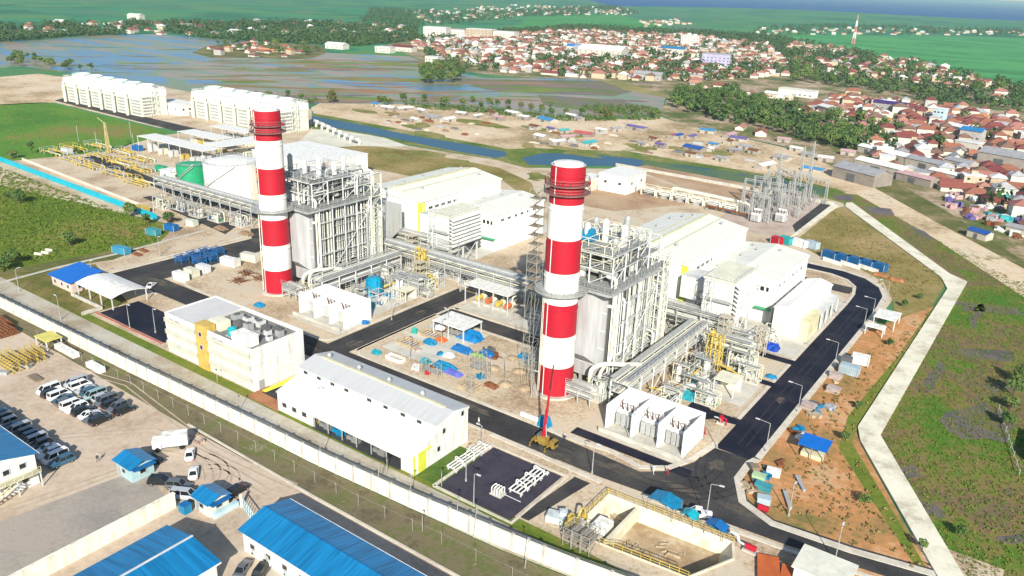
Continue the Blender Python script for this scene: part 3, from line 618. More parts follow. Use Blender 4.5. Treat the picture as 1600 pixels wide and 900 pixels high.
# ------------------------------------------------------------ heat recovery boilers
CASE=ribbed('boiler_casing',(.38,.38,.385),'X',1.4,.5,.25)
CASEY=ribbed('boiler_casing_side',(.52,.52,.49),'Y',1.1,.5,.4)
def boiler(label,seed):
    rnd=random.Random(seed)
    t=thing('recovery_boiler',label,'boiler',(-88,164,0),'heat recovery boilers')
    b=MB(); b.box(-97,-79.6,152,176,2.5,26); part('casing',b,CASE,t)
    b=MB()
    for x in (-96.6,-91,-85.5,-80):
        for y in (152.4,158,164,170,175.6): b.box(x-.3,x+.3,y-.3,y+.3,0,2.5)
    part('support_legs',b,GREY,t)
    # stiffeners of the front wall
    for z in (6,10.5,15,19.5,24):
        b=MB(); b.box(-97.2,-79.5,151.75,152,z,z+.3); part('wall_stiffener',b,LGREY,t)
    b=MB(); b.add([(-93,149,9),(-83,149,9),(-83,149,24),(-93,149,24),(-95,152,6),(-81,152,6),(-81,152,25.5),(-95,152,25.5)],[(0,1,5,4),(1,2,6,5),(2,3,7,6),(3,0,4,7),(0,3,2,1)])
    part('outlet_duct',b,CASE,t)
    b=MB(); b.add([(-96,176,4),(-80.5,176,4),(-80.5,176,25),(-96,176,25),(-93,195,9.5),(-84,195,9.5),(-84,195,18),(-93,195,18)],[(0,1,5,4),(1,2,6,5),(2,3,7,6),(3,0,4,7),(4,5,6,7)])
    part('inlet_duct',b,CASEY,t)
    b=MB(); b.box(-79.6,-79.45,152.3,175.7,3,25.8); part('dark_side_panel',b,DGREY,t)  # dark panel behind the riser pipes so the gaps between them read dark
    # vertical pipes on the +X side
    y=152.7
    while y<174.5:
        r=rnd.choice((.16,.2,.26,.34)); b=MB(); z0=rnd.choice((3,4,5,7)); z1=rnd.choice((24.5,25.5,26,22)); d=.75+r
        b.pipe([(-79.6,y,z0),(-79.6+d,y,z0+.6),(-79.6+d,y,z1-.6),(-79.6,y,z1)],r,7); part('riser_pipe',b,rnd.choice((PIPE,PIPE,LGREY,WHITE)),t); y+=rnd.uniform(.75,1.35)
    for z in (9,14,19):
        b=MB(); b.box(-79.4,-78.2,160,175,z,z+.1); b.rail([(-78.2,160,z+.1),(-78.2,175,z+.1)],1.1,2,.07); part('side_gallery',b,GALV,t)
    # pipe racks against the wall lower down
    for k in range(7):
        z=3+k*.9; b=MB(); yy=rnd.uniform(153,158); b.pipe([(-78.3,yy,z),(-78.3,175,z),(-78.3,175,z+rnd.uniform(1,5))],.14,6); part('feed_pipe',b,rnd.choice((PIPE,GALV,CREAM)),t)
    # big deck round the top
    b=MB(); b.box(-99.2,-77.2,148.5,178,26,26.18)
    b.rail([(-99.2,148.5,26.2),(-77.2,148.5,26.2),(-77.2,178,26.2),(-99.2,178,26.2),(-99.2,148.5,26.2)],1.2,1.6,.09)
    part('top_deck',b,mat('deck_grating',(.30,.31,.30),.6,var=.2,scale=2),t)
    b=MB()
    for y in (150,155,160,165,170,175,178): b.beam((-99,y,25.6),(-77.3,y,25.6),.5)
    b.beam((-77.3,148.6,25.55),(-77.3,178,25.55),.6); b.beam((-99,148.6,25.55),(-77.3,148.6,25.55),.6)
    for y in (152,160,168,176): b.beam((-77.4,y,25.4),(-79.6,y,23.4),.25)
    part('deck_beams',b,GREY,t)
    b=MB(); b.frame([-97,-91,-85,-79],[152,158,164,170,176],[26,29.6,33.2],.3,True); part('top_steelwork',b,LGREY,t)
    for z in (29.6,33.2):
        b=MB(); b.box(-97,-79,153,168 if z>30 else 175,z,z+.12); b.rail([(-97,153,z+.1),(-79,153,z+.1),(-79,168 if z>30 else 175,z+.1)],1.1,1.8,.08); part('upper_deck',b,MATS['deck_grating'],t)
    for yy,zz,r in ((156,28.3,1.05),(163,28.0,.85),(170,28.0,.75)):
        b=MB(); n=12
        b.cyl((-95,yy,zz),(-81,yy,zz),r,n=14); 
        b.cyl((-95.8,yy,zz),(-95,yy,zz),r*.5,r,14); b.cyl((-81,yy,zz),(-80.2,yy,zz),r,r*.5,14); part('steam_drum',b,PIPE,t,smooth=False)
    for xx,yy,h in ((-94,157,39),(-90.5,159.5,37.5),(-87,162,38.5),(-83.5,165,37),(-93,168,36.5),(-86,171,37.5),(-81.5,157,36)):
        b=MB(); b.cyl((xx,yy,29.7),(xx,yy,33.4),.28,n=8); b.cyl((xx,yy,33.4),(xx,yy,h-.4),.8,n=12); b.cyl((xx,yy,h-.4),(xx,yy,h+.3),.8,.35,12); part('silencer',b,rnd.choice((LGREY,GALV,WHITE)),t)
    for k in range(34):
        x0=rnd.uniform(-97,-79.5); y0=rnd.uniform(153,175); z0=rnd.uniform(27,29); pts=[(x0,y0,26.3),(x0,y0,z0+rnd.uniform(1,6))]
        x1=x0+rnd.uniform(-6,6); x1=max(-97,min(-79,x1)); pts+=[(x1,y0,pts[-1][2])]
        y1=max(152,min(176,y0+rnd.uniform(-8,8))); pts+=[(x1,y1,pts[-1][2]),(x1,y1,27)]
        b=MB(); b.pipe(pts,rnd.choice((.16,.22,.3)),6); part('steam_pipe',b,rnd.choice((PIPE,LGREY,GALV,WHITE,GREY,DGREY)),t)
    b=MB(); b.frame([-96,-93,-88,-82,-80],[153,156,161,167,172],[29.7,31.5,33.2,35.2],.16,True); part('top_braces',b,rnd.choice((GALV,CREAM)),t)
    for k in range(9):
        b=MB(); x,y=rnd.uniform(-95,-81),rnd.uniform(153,174); z=rnd.choice((26.2,29.75,33.3)) if y<166 else rnd.choice((26.2,29.75)); s_=rnd.uniform(.8,1.9); b.box(x-s_,x+s_,y-s_*.7,y+s_*.7,z,z+rnd.uniform(.9,2.0)); part('valve_cabinet',b,rnd.choice((LGREY,WHITE,GALV,GREY,CREAM)),t)
    b=MB(); b.pipe([(-80.5,152.5,28.5),(-78.2,152.5,28.5),(-78.2,152.5,21.5),(-79.6,152.5,21.5)],.42,8); part('bypass_pipe',b,WHITE,t)
    b=MB(); b.pipe([(-78.4,153.6,25),(-78.4,153.6,7.8),(-78.4,149.3,6.6),(-78.4,148.6,5.2),(-78.4,148.6,.6)],.4,8); part('drain_pipe',b,CREAM,t)
    # steelwork standing over the hot end
    b=MB(); b.frame([-98.5,-93.5,-88.5],[178.5,184,189.5],[0,5,10,15,20,25,29],.26,True); part('hot_end_steelwork',b,rnd.choice((CREAM,LGREY)),t)
    for z in (19.9,24.9):
        b=MB(); b.box(-98.5,-88.5,178.5,189.5,z,z+.1); b.rail([(-98.5,178.5,z+.1),(-88.5,178.5,z+.1),(-88.5,189.5,z+.1)],1.1,1.7,.08); part('hot_end_deck',b,MATS['deck_grating'],t)
    for k in range(34):
        x0,y0=rnd.uniform(-97.5,-88),rnd.uniform(178.5,189); z0=rnd.choice((20.3,25.3)); z1=z0+rnd.uniform(.8,5.5); x1,y1=max(-98,min(-88,x0+rnd.uniform(-7,7))),max(178.5,min(189.5,y0+rnd.uniform(-9,9)))
        b=MB(); b.pipe([(x0,y0,z0-5),(x0,y0,z1),(x1,y0,z1),(x1,y1,z1),(x1,y1,z0)],rnd.choice((.14,.2,.3,.4)),6); part('hot_end_pipe',b,rnd.choice((PIPE,LGREY,GALV,WHITE,CREAM)),t)
    for k in range(16):
        y0=rnd.uniform(171,177.5); z1=rnd.uniform(8,27); b=MB(); b.pipe([(-76.6,y0,.5),(-76.6,y0,z1),(-79.4,y0,z1)],rnd.choice((.14,.2,.28)),6); part('hot_end_riser',b,rnd.choice((PIPE,LGREY,GALV,CREAM)),t)
    # outer columns and galleries along the pipe side
    b=MB()
    for y in (153,158,163,168,173): b.beam((-77.4,y,0),(-77.4,y,26),.28)
    for z in (6.5,11.5,16.5,21.5): b.beam((-77.4,153,z),(-77.4,173,z),.2)
    for i,z in enumerate((1.5,6.5,11.5,16.5)): b.beam((-77.4,153+5*i,z),(-77.4,158+5*i,z+5),.14)
    part('outer_columns',b,LGREY,t)
    for z in (6.5,11.5,16.5,21.5):
        y0=rnd.uniform(153,160); b=MB(); b.box(-78.6,-77.3,y0,y0+rnd.uniform(7,12),z,z+.08); part('gallery_deck',b,GALV,t)
    # stair tower at the hot end
    b=MB(); b.frame([-79.4,-76.2],[173,177.4],[0,3.2,6.4,9.6,12.8,16,19.2,22.4,26,29.4],.2,True); part('stair_tower',b,CREAM,t)
    for i in range(8):
        b=MB(); y0,y1=(173.4,177) if i%2 else (177,173.4); z=3.2*i
        for k in range(8):
            u=k/8; b.cb(-77.8+(.6 if i%2 else -.6),y0+(y1-y0)*u,z+3.2*u,1.0,.45,.08)
        b.beam((-77.8+(.6 if i%2 else -.6),y0,z),(-77.8+(.6 if i%2 else -.6),y1,z+3.2),.3); part('stair_flight',b,GALV,t)
    # control cabin and fans on the gallery
    b=MB(); b.box(-96.5,-92.5,170,174.8,29.8,32.4); part('analyser_cabin',b,WHITE,t)
    b=MB(); b.cyl((-90,153.8,26.2),(-90,153.8,28.4),.9,n=12); b.box(-92.5,-87.8,154.6,155.6,26.2,27.6); part('blowdown_vessel',b,LGREY,t)
    return t
bo2=boiler('towering grey recovery boiler wrapped in pipes behind the rightmost chimney',3)
bo1=boiler('towering grey recovery boiler wrapped in pipes behind the leftmost chimney',5)
bo1.location=(-88+UX,164,0)
# blue tarp over a drum of the nearer boiler
b=MB(); b.add([(-92,158.5,33.6),(-88.6,158.5,33.6),(-88.6,161.5,33.6),(-92,161.5,33.6),(-91.4,159,36.2),(-89.2,159,36.4),(-89.2,161,36),(-91.4,161,36.3)],[(4,5,6,7),(0,1,5,4),(1,2,6,5),(2,3,7,6),(3,0,4,7)])
solo('tarpaulin',b,TARP,'bright blue tarpaulin wrapped round equipment on top of the nearer boiler','tarpaulin',(-90.3,160,33.6))
b=MB(); b.add([(-194,173,26.3),(-190,173,26.3),(-190,177,26.3),(-194,177,26.3),(-193,174,30.2),(-191,174,30.5),(-191,176,30),(-193,176,30.1)],[(4,5,6,7),(0,1,5,4),(1,2,6,5),(2,3,7,6),(3,0,4,7)])
# ------------------------------------------------------------ turbine halls
ROOFY=ribbed('white_hall_roof',(.66,.66,.58),'Y',.5,.5,.6,streak=.08)
WALLX=ribbed('white_hall_wall',(.80,.80,.77),'X',.4,.5,.35,streak=.04)
WALLY=ribbed('white_hall_wall_side',(.78,.78,.74),'Y',.4,.5,.35,streak=.05)
def hall(label):
    t=thing('turbine_hall',label,'turbine hall',(-96,226,0),'gas turbine halls')
    X0,X1,Y0,Y1=-109.5,-82.5,203,249.6
    b=MB(); b.house(X0,X1,Y0,Y1,0,18,20.0,'y'); part('wall',b,WALLX,t)
    b=MB(); b.gable(X0,X1,Y0,Y1,18.05,20.2,'y',.25,.5); rf=part('roof',b,ROOFY,t)
    b=MB(); b.box(-96.5,-95.5,Y0+1,Y1-1,20.15,20.5); part('ridge_cap',b,mat('ridge_straw',(.55,.53,.36),.6),rf)
    for xx,yy in ((-102,243),(-99.5,246),(-105,240),(-90,212),(-101,214),(-89,244),(-104,228)):
        b=MB(); z=20.2-abs(xx+96)*.157; b.cyl((xx,yy,z-.1),(xx,yy,z+.6),.45,n=8); b.cyl((xx,yy,z+.6),(xx,yy,z+1.0),.7,.2,8); part('roof_vent',b,GREY,rf)
    for x in (-99.5,-91.5):
        b=MB(); z=20.2-abs(x+96)*.157; b.box(x-.25,x+.25,Y0+.5,Y1-.5,z,z+.12); part('walkway',b,mat('ridge_straw',(.55,.53,.36)),rf)
    b=MB(); b.box(-83.9,-82.4,202.9,203.0,6,18.0); b.box(-82.5,-82.4,202.9,205,6,18.0); part('corner_stripe',b,LIME,t)
    b=MB(); b.box(X0-.3,X1+.35,202.5,202.95,17.3,18.2); part('gutter',b,WHITE,t)
    b=MB(); b.box(-82.48,-82.1,Y0-.2,Y1+.2,17.3,18.1); part('gutter',b,WHITE,t)
    for i in range(5): win(t,(-103+i*2.1,203,12.2),1.7,1.7,'-y')
    for i in range(5): win(t,(-82.5,208+i*3.4,14),2.2,1.1,'+x')
    for y in (204,213,222,231,240,249): b=MB(); b.cyl((-82.35,y,0),(-82.35,y,17.3),.13,n=6); part('downpipe',b,LGREY,t)
    for x in (-108.5,-102,-95,-88.6): b=MB(); b.cyl((x,202.85,6),(x,202.85,17.3),.13,n=6); part('downpipe',b,LGREY,t)
    for z in (10.2,15.6):
        b=MB(); b.box(X0,-84,202.9,203,z,z+.1); b.box(-82.5,-82.42,Y0+2.1,Y1,z,z+.1); part('panel_seam',b,LGREY,t)
    b=MB(); b.box(X0,X1,202.75,203,4.2,6); part('lower_band',b,mat('weathered_band',(.30,.30,.29),.7),t)
    # canopy on posts along the front with green edge
    b=MB(); b.box(-109,-80,199.6,203,5,5.3); c=part('canopy',b,GREEN,t)
    b=MB(); b.box(-109.1,-79.9,199.2,199.55,4.3,5.4); part('fascia',b,GREEN,c)
    for x in (-108.6,-101.5,-94.5,-87.5,-80.5):
        b=MB(); b.box(x-.2,x+.2,199.8,200.2,0,5); part('post',b,CREAM,t)
    b=MB(); b.box(-98,-92,202.6,203,0,4); part('roller_door',b,GREY,t)
    return t
h2=hall('long white gabled turbine hall with lime corner stripe, behind the nearer boiler')
h1=dup(h2,(-96+UX,226,0),label='long white gabled turbine hall with lime corner stripe, behind the farther boiler')
def annex(label):
    t=thing('steam_turbine_hall',label,'turbine hall',(-72,235,0),'lower turbine halls')
    X0,X1,Y0,Y1=-82.2,-61.8,219.5,249.6
    b=MB(); b.house(X0,X1,Y0,Y1,0,13.5,14.7,'y'); part('wall',b,WALLX,t)
    b=MB(); b.gable(X0,X1,Y0,Y1,13.55,14.9,'y',.22,.4); rf=part('roof',b,ROOFY,t)
    for xx,yy in ((-78,245),(-75,240),(-69,244),(-77,232)):
        b=MB(); z=14.8-abs(xx+72)*.13; b.cyl((xx,yy,z-.1),(xx,yy,z+.5),.4,n=8); b.cyl((xx,yy,z+.5),(xx,yy,z+.9),.65,.2,8); part('roof_vent',b,GREY,rf)
    for i in range(3): win(t,(-67.2+i*1.7,219.5,9.3),1.3,1.5,'-y')
    for i in range(6): win(t,(-61.8,223+i*4,10.4),2.0,1.0,'+x')
    b=MB(); b.box(-82,-62,218,219.5,4.2,4.5); c=part('canopy',b,GREEN,t)
    b=MB(); b.box(-76,-70,219.3,219.5,0,4); part('roller_door',b,GREY,t)
    b=MB(); b.box(-61.78,-61.5,219.3,249.8,12.8,13.6); part('gutter',b,WHITE,t)
    for y in (221,230,239,248.5): b=MB(); b.cyl((-61.6,y,0),(-61.6,y,12.8),.12,n=6); part('downpipe',b,LGREY,t)
    b=MB(); b.box(-82,-63.7,219.4,219.5,7.4,7.5); b.box(-61.8,-61.72,219.6,249.4,7.4,7.5); part('panel_seam',b,LGREY,t)
    b=MB(); b.box(-63.6,-61.75,219.38,219.5,0,13.3); part('corner_trim',b,WHITE,t)
    return t
a2=annex('lower white turbine hall with green canopy, beside the nearer turbine hall')
a1=dup(a2,(-72+UX,235,0),label='lower white turbine hall with green canopy, beside the farther turbine hall')
# dark doorway block of the farther lower hall (in the chimney's shade)
# ------------------------------------------------------------ air intake houses
def intake(label):
    t=thing('air_intake_house',label,'air intake',(-69.5,203,0),'louvred air intakes')
    b=MB(); b.box(-74,-65.6,195.5,211.5,7,18); part('casing',b,LGREY,t)
    b=MB(); b.box(-74.3,-65.2,195.2,211.8,18,18.35); part('roof',b,CREAM,t)
    for i in range(8):
        z=8+i*1.25; b=MB()
        b.add([(-65.6,195.6,z+1.05),(-65.6,211.4,z+1.05),(-64.0,211.4,z+.15),(-64.0,195.6,z+.15),(-65.6,195.6,z+.95),(-65.6,211.4,z+.95),(-64.05,211.4,z+.0),(-64.05,195.6,z+.0)],
              [(0,3,2,1),(4,5,6,7),(0,4,7,3),(1,2,6,5),(3,7,6,2)])
        part('weather_hood',b,WHITE if i%2 else LGREY,t)
    b=MB(); b.box(-65.58,-65.5,195.8,211.2,7.6,17.8); part('filter_face',b,DGREY,t)
    for x in (-73.6,-66):
        for y in (196,203.5,211): b=MB(); b.box(x-.25,x+.25,y-.25,y+.25,0,7); part('leg',b,LGREY,t)
    b=MB()
    for y0,y1 in ((196,203.5),(203.5,211)): b.beam((-66,y0,.5),(-66,y1,6.8),.18); b.beam((-66,y1,.5),(-66,y0,6.8),.18)
    part('bracing',b,LGREY,t)
    b=MB(); b.frame([-72.8,-70.8],[193.4,195.3],[0,3,6,9,12,15,18.3],.13,True); part('ladder_tower',b,WHITE,t)
    for z in (7,12.5):
        b=MB(); b.box(-74,-65.4,194.2,195.5,z,z+.1); b.rail([(-74,194.2,z+.1),(-65.4,194.2,z+.1)],1.1,1.5,.07); part('gallery',b,GALV,t)
    b=MB(); b.box(-82.4,-74,200,208,9,15.5); part('intake_duct',b,LGREY,t)
    b=MB(); b.rail([(-74.2,195.3,18.35),(-65.3,195.3,18.35),(-65.3,211.7,18.35),(-74.2,211.7,18.35)],1.1,1.8,.07); part('roof_rail',b,LGREY,t)
    return t
i2=intake('white louvred air intake house on legs in front of the nearer lower hall')
i1=dup(i2,(-69.5-95.4,200.5,0),label='white louvred air intake house on legs in front of the farther lower hall')
# ------------------------------------------------------------ pipe racks
def rack(label,x0,x1,y0,y1,zs,axis,np,seed,step=6):
    rnd=random.Random(seed); cx,cy=(x0+x1)/2,(y0+y1)/2
    t=thing('pipe_rack',label,'pipe rack',(cx,cy,0))
    L=(y1-y0) if axis=='y' else (x1-x0); n=max(2,int(L/step))
    lin=lambda a,b_,n:[a+(b_-a)*i/n for i in range(n+1)]
    b=MB()
    if axis=='y': b.frame([x0,x1],lin(y0,y1,n),[0]+list(zs),.3)
    else: b.frame(lin(x0,x1,n),[y0,y1],[0]+list(zs),.3)
    for i in range(0,n,2):     # bracing
        if axis=='y':
            ya,yb=y0+(y1-y0)*i/n,y0+(y1-y0)*(i+1)/n
            for x in (x0,x1): b.beam((x,ya,0),(x,yb,zs[0]),.16)
        else:
            xa,xb=x0+(x1-x0)*i/n,x0+(x1-x0)*(i+1)/n
            for y in (y0,y1): b.beam((xa,y,0),(xb,y,zs[0]),.16)
    part('rack_frame',b,GREY if axis=='x' else LGREY,t)
    for z in zs:
        for k in range(np):
            u=(k+.5)/np; r=rnd.choice((.12,.16,.2,.28,.34)); b=MB()
            if axis=='y':
                x=x0+(x1-x0)*u; b.pipe([(x,y0-.5,z+r+.15),(x,y1+.5,z+r+.15)],r,7)
            else:
                y=y0+(y1-y0)*u; b.pipe([(x0-.5,y,z+r+.15),(x1+.5,y,z+r+.15)],r,7)
            part('pipe',b,rnd.choice((PIPE,PIPE,GALV,LGREY,GREY,CREAM)),t)
    z=zs[-1]; b=MB()
    if axis=='y':
        b.box(x1-.9,x1+.3,y0,y1,z+1.0,z+1.1); b.rail([(x1+.3,y0,z+1.1),(x1+.3,y1,z+1.1)],1.1,2.2,.08)
    else:
        b.box(x0,x1,y0-.3,y0+.9,z+1.0,z+1.1); b.rail([(x0,y0-.3,z+1.1),(x1,y0-.3,z+1.1)],1.1,2.4,.08)
        for i in range(n): b.beam((x0+(x1-x0)*i/n,y0,z),(x0+(x1-x0)*(i+1)/n,y0,z+1.0),.14)
    part('walkway',b,GREY,t)
    b=MB()
    if axis=='y': b.box(x0-.2,x0+.5,y0,y1,z+.8,z+1.0)
    else: b.box(x0,x1,y1-.5,y1+.2,z+.8,z+1.0)
    part('cable_tray',b,GALV,t)
    return t
rack('long grey pipe rack running from the metering field past both boilers',-310,-108,180.5,185,(6.2,8.2),'x',6,2,6.3)
rack('grey pipe rack along the front of the nearer turbine hall',-107,-66,193,197,(6,8),'x',6,4)
rack('grey pipe rack along the front of the farther turbine hall',-207,-160,193,197,(6,8),'x',6,8)
rack('light grey pipe rack running back beside the nearer boiler',-74,-69.5,146,190,(4.5,7),'y',6,3)
rack('light grey pipe rack running back beside the farther boiler',-173.8,-169.2,146,179,(4.5,7),'y',6,6)
rack('low pipe rack crossing towards the pump shelter',-160,-152,168,171,(3.6,5.2),'x',5,14,4)
rack('low pipe rack beside the small kiosk by the right road',-66,-56,186,189,(4,6),'x',5,15,5)
# ------------------------------------------------------------ single large pipes
def pipeline(label,pts,r,m,cat='pipe',sup=True,name='process_pipe'):
    P=[Vector(p) for p in pts]; c=P[0].copy(); c.z=0
    t=thing(name,label,cat,c); b=MB(); b.pipe(P,r,10); part('run',b,m,t,smooth=True)
    for p in (P[0],P[-1]):
        q=P[1] if p is P[0] else P[-2]; d=(q-p).normalized(); b=MB(); b.cyl(p,p+d*.3,r*1.5,n=10); part('flange',b,GALV,t)
    return t
pipeline('large cream steam pipe arching up between the nearer chimney and boiler corner',[(-80.6,148.2,.3),(-80.6,148.2,7.2),(-77.5,150.4,8.4),(-75,153.5,7.6),(-72,156.5,7.6)],.55,CREAM)
pipeline('large cream steam pipe arching up between the farther chimney and boiler corner',[(-180.2,148.2,.3),(-180.2,148.2,6.0),(-178,150.4,7.2),(-175.5,153.5,7.6),(-172,156.5,7.6)],.5,CREAM)
pipeline('low cream pipe from the steam arch to the ground by the nearer rack',[(-80,149,.8),(-77,150.5,1.2),(-74.8,150.2,1.0)],.4,CREAM)
# yellow gas pipework of each unit
def gas(label,dx,dy=0):
    t=thing('gas_pipe',label,'gas pipe',(-62+dx,180+dy,0),'yellow gas pipes')
    pts=[[(-70,158,1.6),(-66.5,160,1.0),(-64.5,164,1.6),(-63.4,172,3.2),(-63.4,178,3.4),(-63.4,178,11.5)],
         [(-62.4,178.2,11),(-62.4,178.2,3.2),(-58,177.5,2.8),(-54.5,176.4,2.4),(-54.5,176.4,.4)],
         [(-61.5,178.4,10.5),(-61.5,178.4,3.8),(-62.4,184,3.8),(-66,190,3.8)]]
    for i,p in enumerate(pts):
        b=MB(); b.pipe([(x+dx,y+dy,z) for x,y,z in p],.26,8); part('run',b,YEL,t,smooth=True)
    for (x,y,z) in ((-63.4,178,10.9),(-62.4,178.2,9.2),(-61.5,178.4,8),(-58,177.5,2.8)):
        b=MB(); b.cyl((x+dx-.5,y+dy,z),(x+dx+.5,y+dy,z),.5,n=8); b.cyl((x+dx,y+dy,z),(x+dx,y+dy,z+1),.14,n=6); part('valve',b,YEL,t)
    b=MB(); b.frame([-64.2+dx,-60.8+dx],[177+dy,179.4+dy],[0,3.5,7,10.5],.18,True); part('support_frame',b,YEL,t)
    return t
gas('yellow gas pipes rising up a frame near the right road',0)
gas('yellow gas pipes rising up a frame behind the farther unit\'s blue sheeted tank',-98.5,1.5)
# ------------------------------------------------------------ process skids
def skid(x,y,wx,wy,seed,label,h=3.0,nv=2):
    rnd=random.Random(seed); t=thing('process_skid',label,'process skid',(x,y,0),'pipework skids')
    x0,x1,y0,y1=x-wx/2,x+wx/2,y-wy/2,y+wy/2
    b=MB(); b.box(x0,x1,y0,y1,0,.3); part('base',b,CONC,t)
    for k in range(nv):
        vx=rnd.uniform(x0+1,x1-1); vy=rnd.uniform(y0+1,y1-1); r=rnd.uniform(.5,1.0); b=MB()
        if rnd.random()<.5: b.cyl((vx,vy,.3),(vx,vy,h*.8),r,n=12); b.cyl((vx,vy,h*.8),(vx,vy,h),r,r*.3,12)
        else: b.cyl((vx-1.6,vy,1.3),(vx+1.6,vy,1.3),r,n=12); b.box(vx-1,vx-.7,vy-r,vy+r,.3,1.0); b.box(vx+.7,vx+1,vy-r,vy+r,.3,1.0)
        part('vessel',b,rnd.choice((WHITE,LGREY,PIPE,GALV)),t)
    for k in range(10):
        z=rnd.uniform(.8,h); xa,xb=rnd.uniform(x0,x1),rnd.uniform(x0,x1); ya,yb=rnd.uniform(y0,y1),rnd.uniform(y0,y1)
        b=MB(); b.pipe([(xa,ya,.3),(xa,ya,z),(xb,ya,z),(xb,yb,z),(xb,yb,.3)],rnd.choice((.09,.13,.18,.25)),6); part('pipe',b,rnd.choice((PIPE,PIPE,LGREY,GALV,CREAM,CREAM,GREY)),t)
    for k in range(3):
        vx=rnd.uniform(x0+.5,x1-.5); vy=rnd.uniform(y0+.5,y1-.5); b=MB(); b.cyl((vx-.4,vy,.9),(vx+.4,vy,.9),.35,n=8); b.box(vx-.7,vx+.9,vy-.3,vy+.3,.3,.55); part('pump',b,rnd.choice((BLUE,GREEN,GREY,RUST)),t)
    b=MB(); b.frame([x0,x1],[y0,y1],[0,h*.55,h+.6],.14,True); part('steel_frame',b,rnd.choice((CREAM,LGREY,GALV)),t)
    b=MB(); b.box(x0,x1,y0,y0+1,h+.6,h+.7); b.rail([(x0,y0,h+.7),(x1,y0,h+.7)],1.0,1.4,.07); part('gallery',b,GALV,t)
    return t
SK=[(-63.8,153.5,5,7,'beside the transformer bays'),(-61,167,6,6,'inside the bend of the yellow pipe'),(-66.2,171,4,8,'beside the light grey rack'),(-66,180.5,4.5,6,'behind the yellow gas frame'),
    (-70,193,0,0,''),(-58.5,186,5,5,'by the small kiosk road'),(-77,180.5,4,5,'at the hot end of the nearer boiler'),(-76.4,188,4.5,7,'below the nearer inlet duct'),(-76.5,160,2.6,9,'against the nearer boiler wall'),(-76.6,169,2.6,7,'below the nearer boiler galleries'),(-59,191.5,5,4,'next to the air intake legs')]
for i,(x,y,wx,wy,d) in enumerate(SK):
    if not wx: continue
    skid(x,y,wx,wy,30+i,'crowded pipework skid in the nearer unit, '+d,3+(i%3)*.8,2+(i%2))
SK1=[(-165.5,159.5,5.5,7,'beside the cyan sheeted tank'),(-166,167,5,6,'behind the cyan sheeted tank'),(-177,158.6,2.4,8,'against the farther boiler wall'),(-177,168,2.4,8,'below the farther boiler galleries'),
     (-163.5,176.5,5,6,'around the farther yellow gas frame'),(-157.5,181.3,6,5,'in front of the farther air intake'),(-167,188.6,6,6,'between the farther rack and intake'),(-154.5,175,5,4.5,'behind the small concrete kiosk'),(-172,188.6,3,6,'below the farther inlet duct'),(-146,187.2,7,6,'at the end of the middle road'),(-136,188.5,6,5,'behind the pump shelter'),(-123,189,5,5,'left of the nearer chimney scaffold')]
for i,(x,y,wx,wy,d) in enumerate(SK1): skid(x,y,wx,wy,60+i,'crowded pipework skid in the farther unit, '+d,3+(i%3)*.8,2+(i%2))
EX=[(-64.5,160.2,4,3,'left of the yellow pipe bend'),(-56.5,188.5,3,3,'at the road end of the low rack'),(-53.5,180.2,5,3,'just off the right road'),(-68,200.5,6,4,'under the air intake legs'),(-77.5,197.5,6,5,'below the front rack'),(-57.5,206,4,6,'left of the roadside white building'),(-57,162.5,5,3.4,'by the dark paved notch')]
for i,(x,y,wx,wy,d) in enumerate(EX): skid(x,y,wx,wy,130+i,'small pipework skid in the nearer unit, '+d,2.4+(i%3)*.7,2)
EX2=[(-62,197,7,5,'behind the grey rack by the air intake legs'),(-70.5,142.8,0,0,''),(-67,190.5,5,4,'between rack end and front rack'),(-62.5,172.6,4,3.4,'inside the yellow frame corner'),(-77.2,147.5,3,3,'at the nearer steam arch foot')]
for i,(x,y,wx,wy,d) in enumerate(EX2):
    if wx: skid(x,y,wx,wy,170+i,'tall pipework skid in the nearer unit, '+d,5+(i%2),3)
EX3=[(-162,181.5,5,4,'in front of the farther intake ladder'),(-157,165,4,4,'left of the concrete kiosk'),(-168.5,172,5,4,'beside the farther rack middle'),(-154,188.5,6,4,'under the farther front rack'),(-166,194,6,4,'behind the farther rack end'),(-143.5,185.5,4,3,'at the middle road head')]
for i,(x,y,wx,wy,d) in enumerate(EX3): skid(x,y,wx,wy,180+i,'tall pipework skid in the farther unit, '+d,5+(i%2),3)
EX1=[(-160.5,150.5,6,4,'behind the farther transformers'),(-158,157.5,4,4,'at the middle road bend'),(-162,171.5,5,3.5,'under the low crossing rack'),(-150.8,170.2,3,3,'at the middle road kerb'),(-160,187,5,5,'under the farther air intake'),(-150,193,7,4,'before the farther lower hall'),(-140,193,7,4,'behind the pump shelter rack'),(-178,147,4,3,'at the farther steam arch'),(-113,176,5,4,'between pump shelter and nearer chimney'),(-107,172,5,4,'left of the nearer boiler foot'),(-104,187,5,5,'behind the nearer boiler, left')]
for i,(x,y,wx,wy,d) in enumerate(EX1): skid(x,y,wx,wy,150+i,'small pipework skid in the farther unit, '+d,2.4+(i%3)*.7,2)
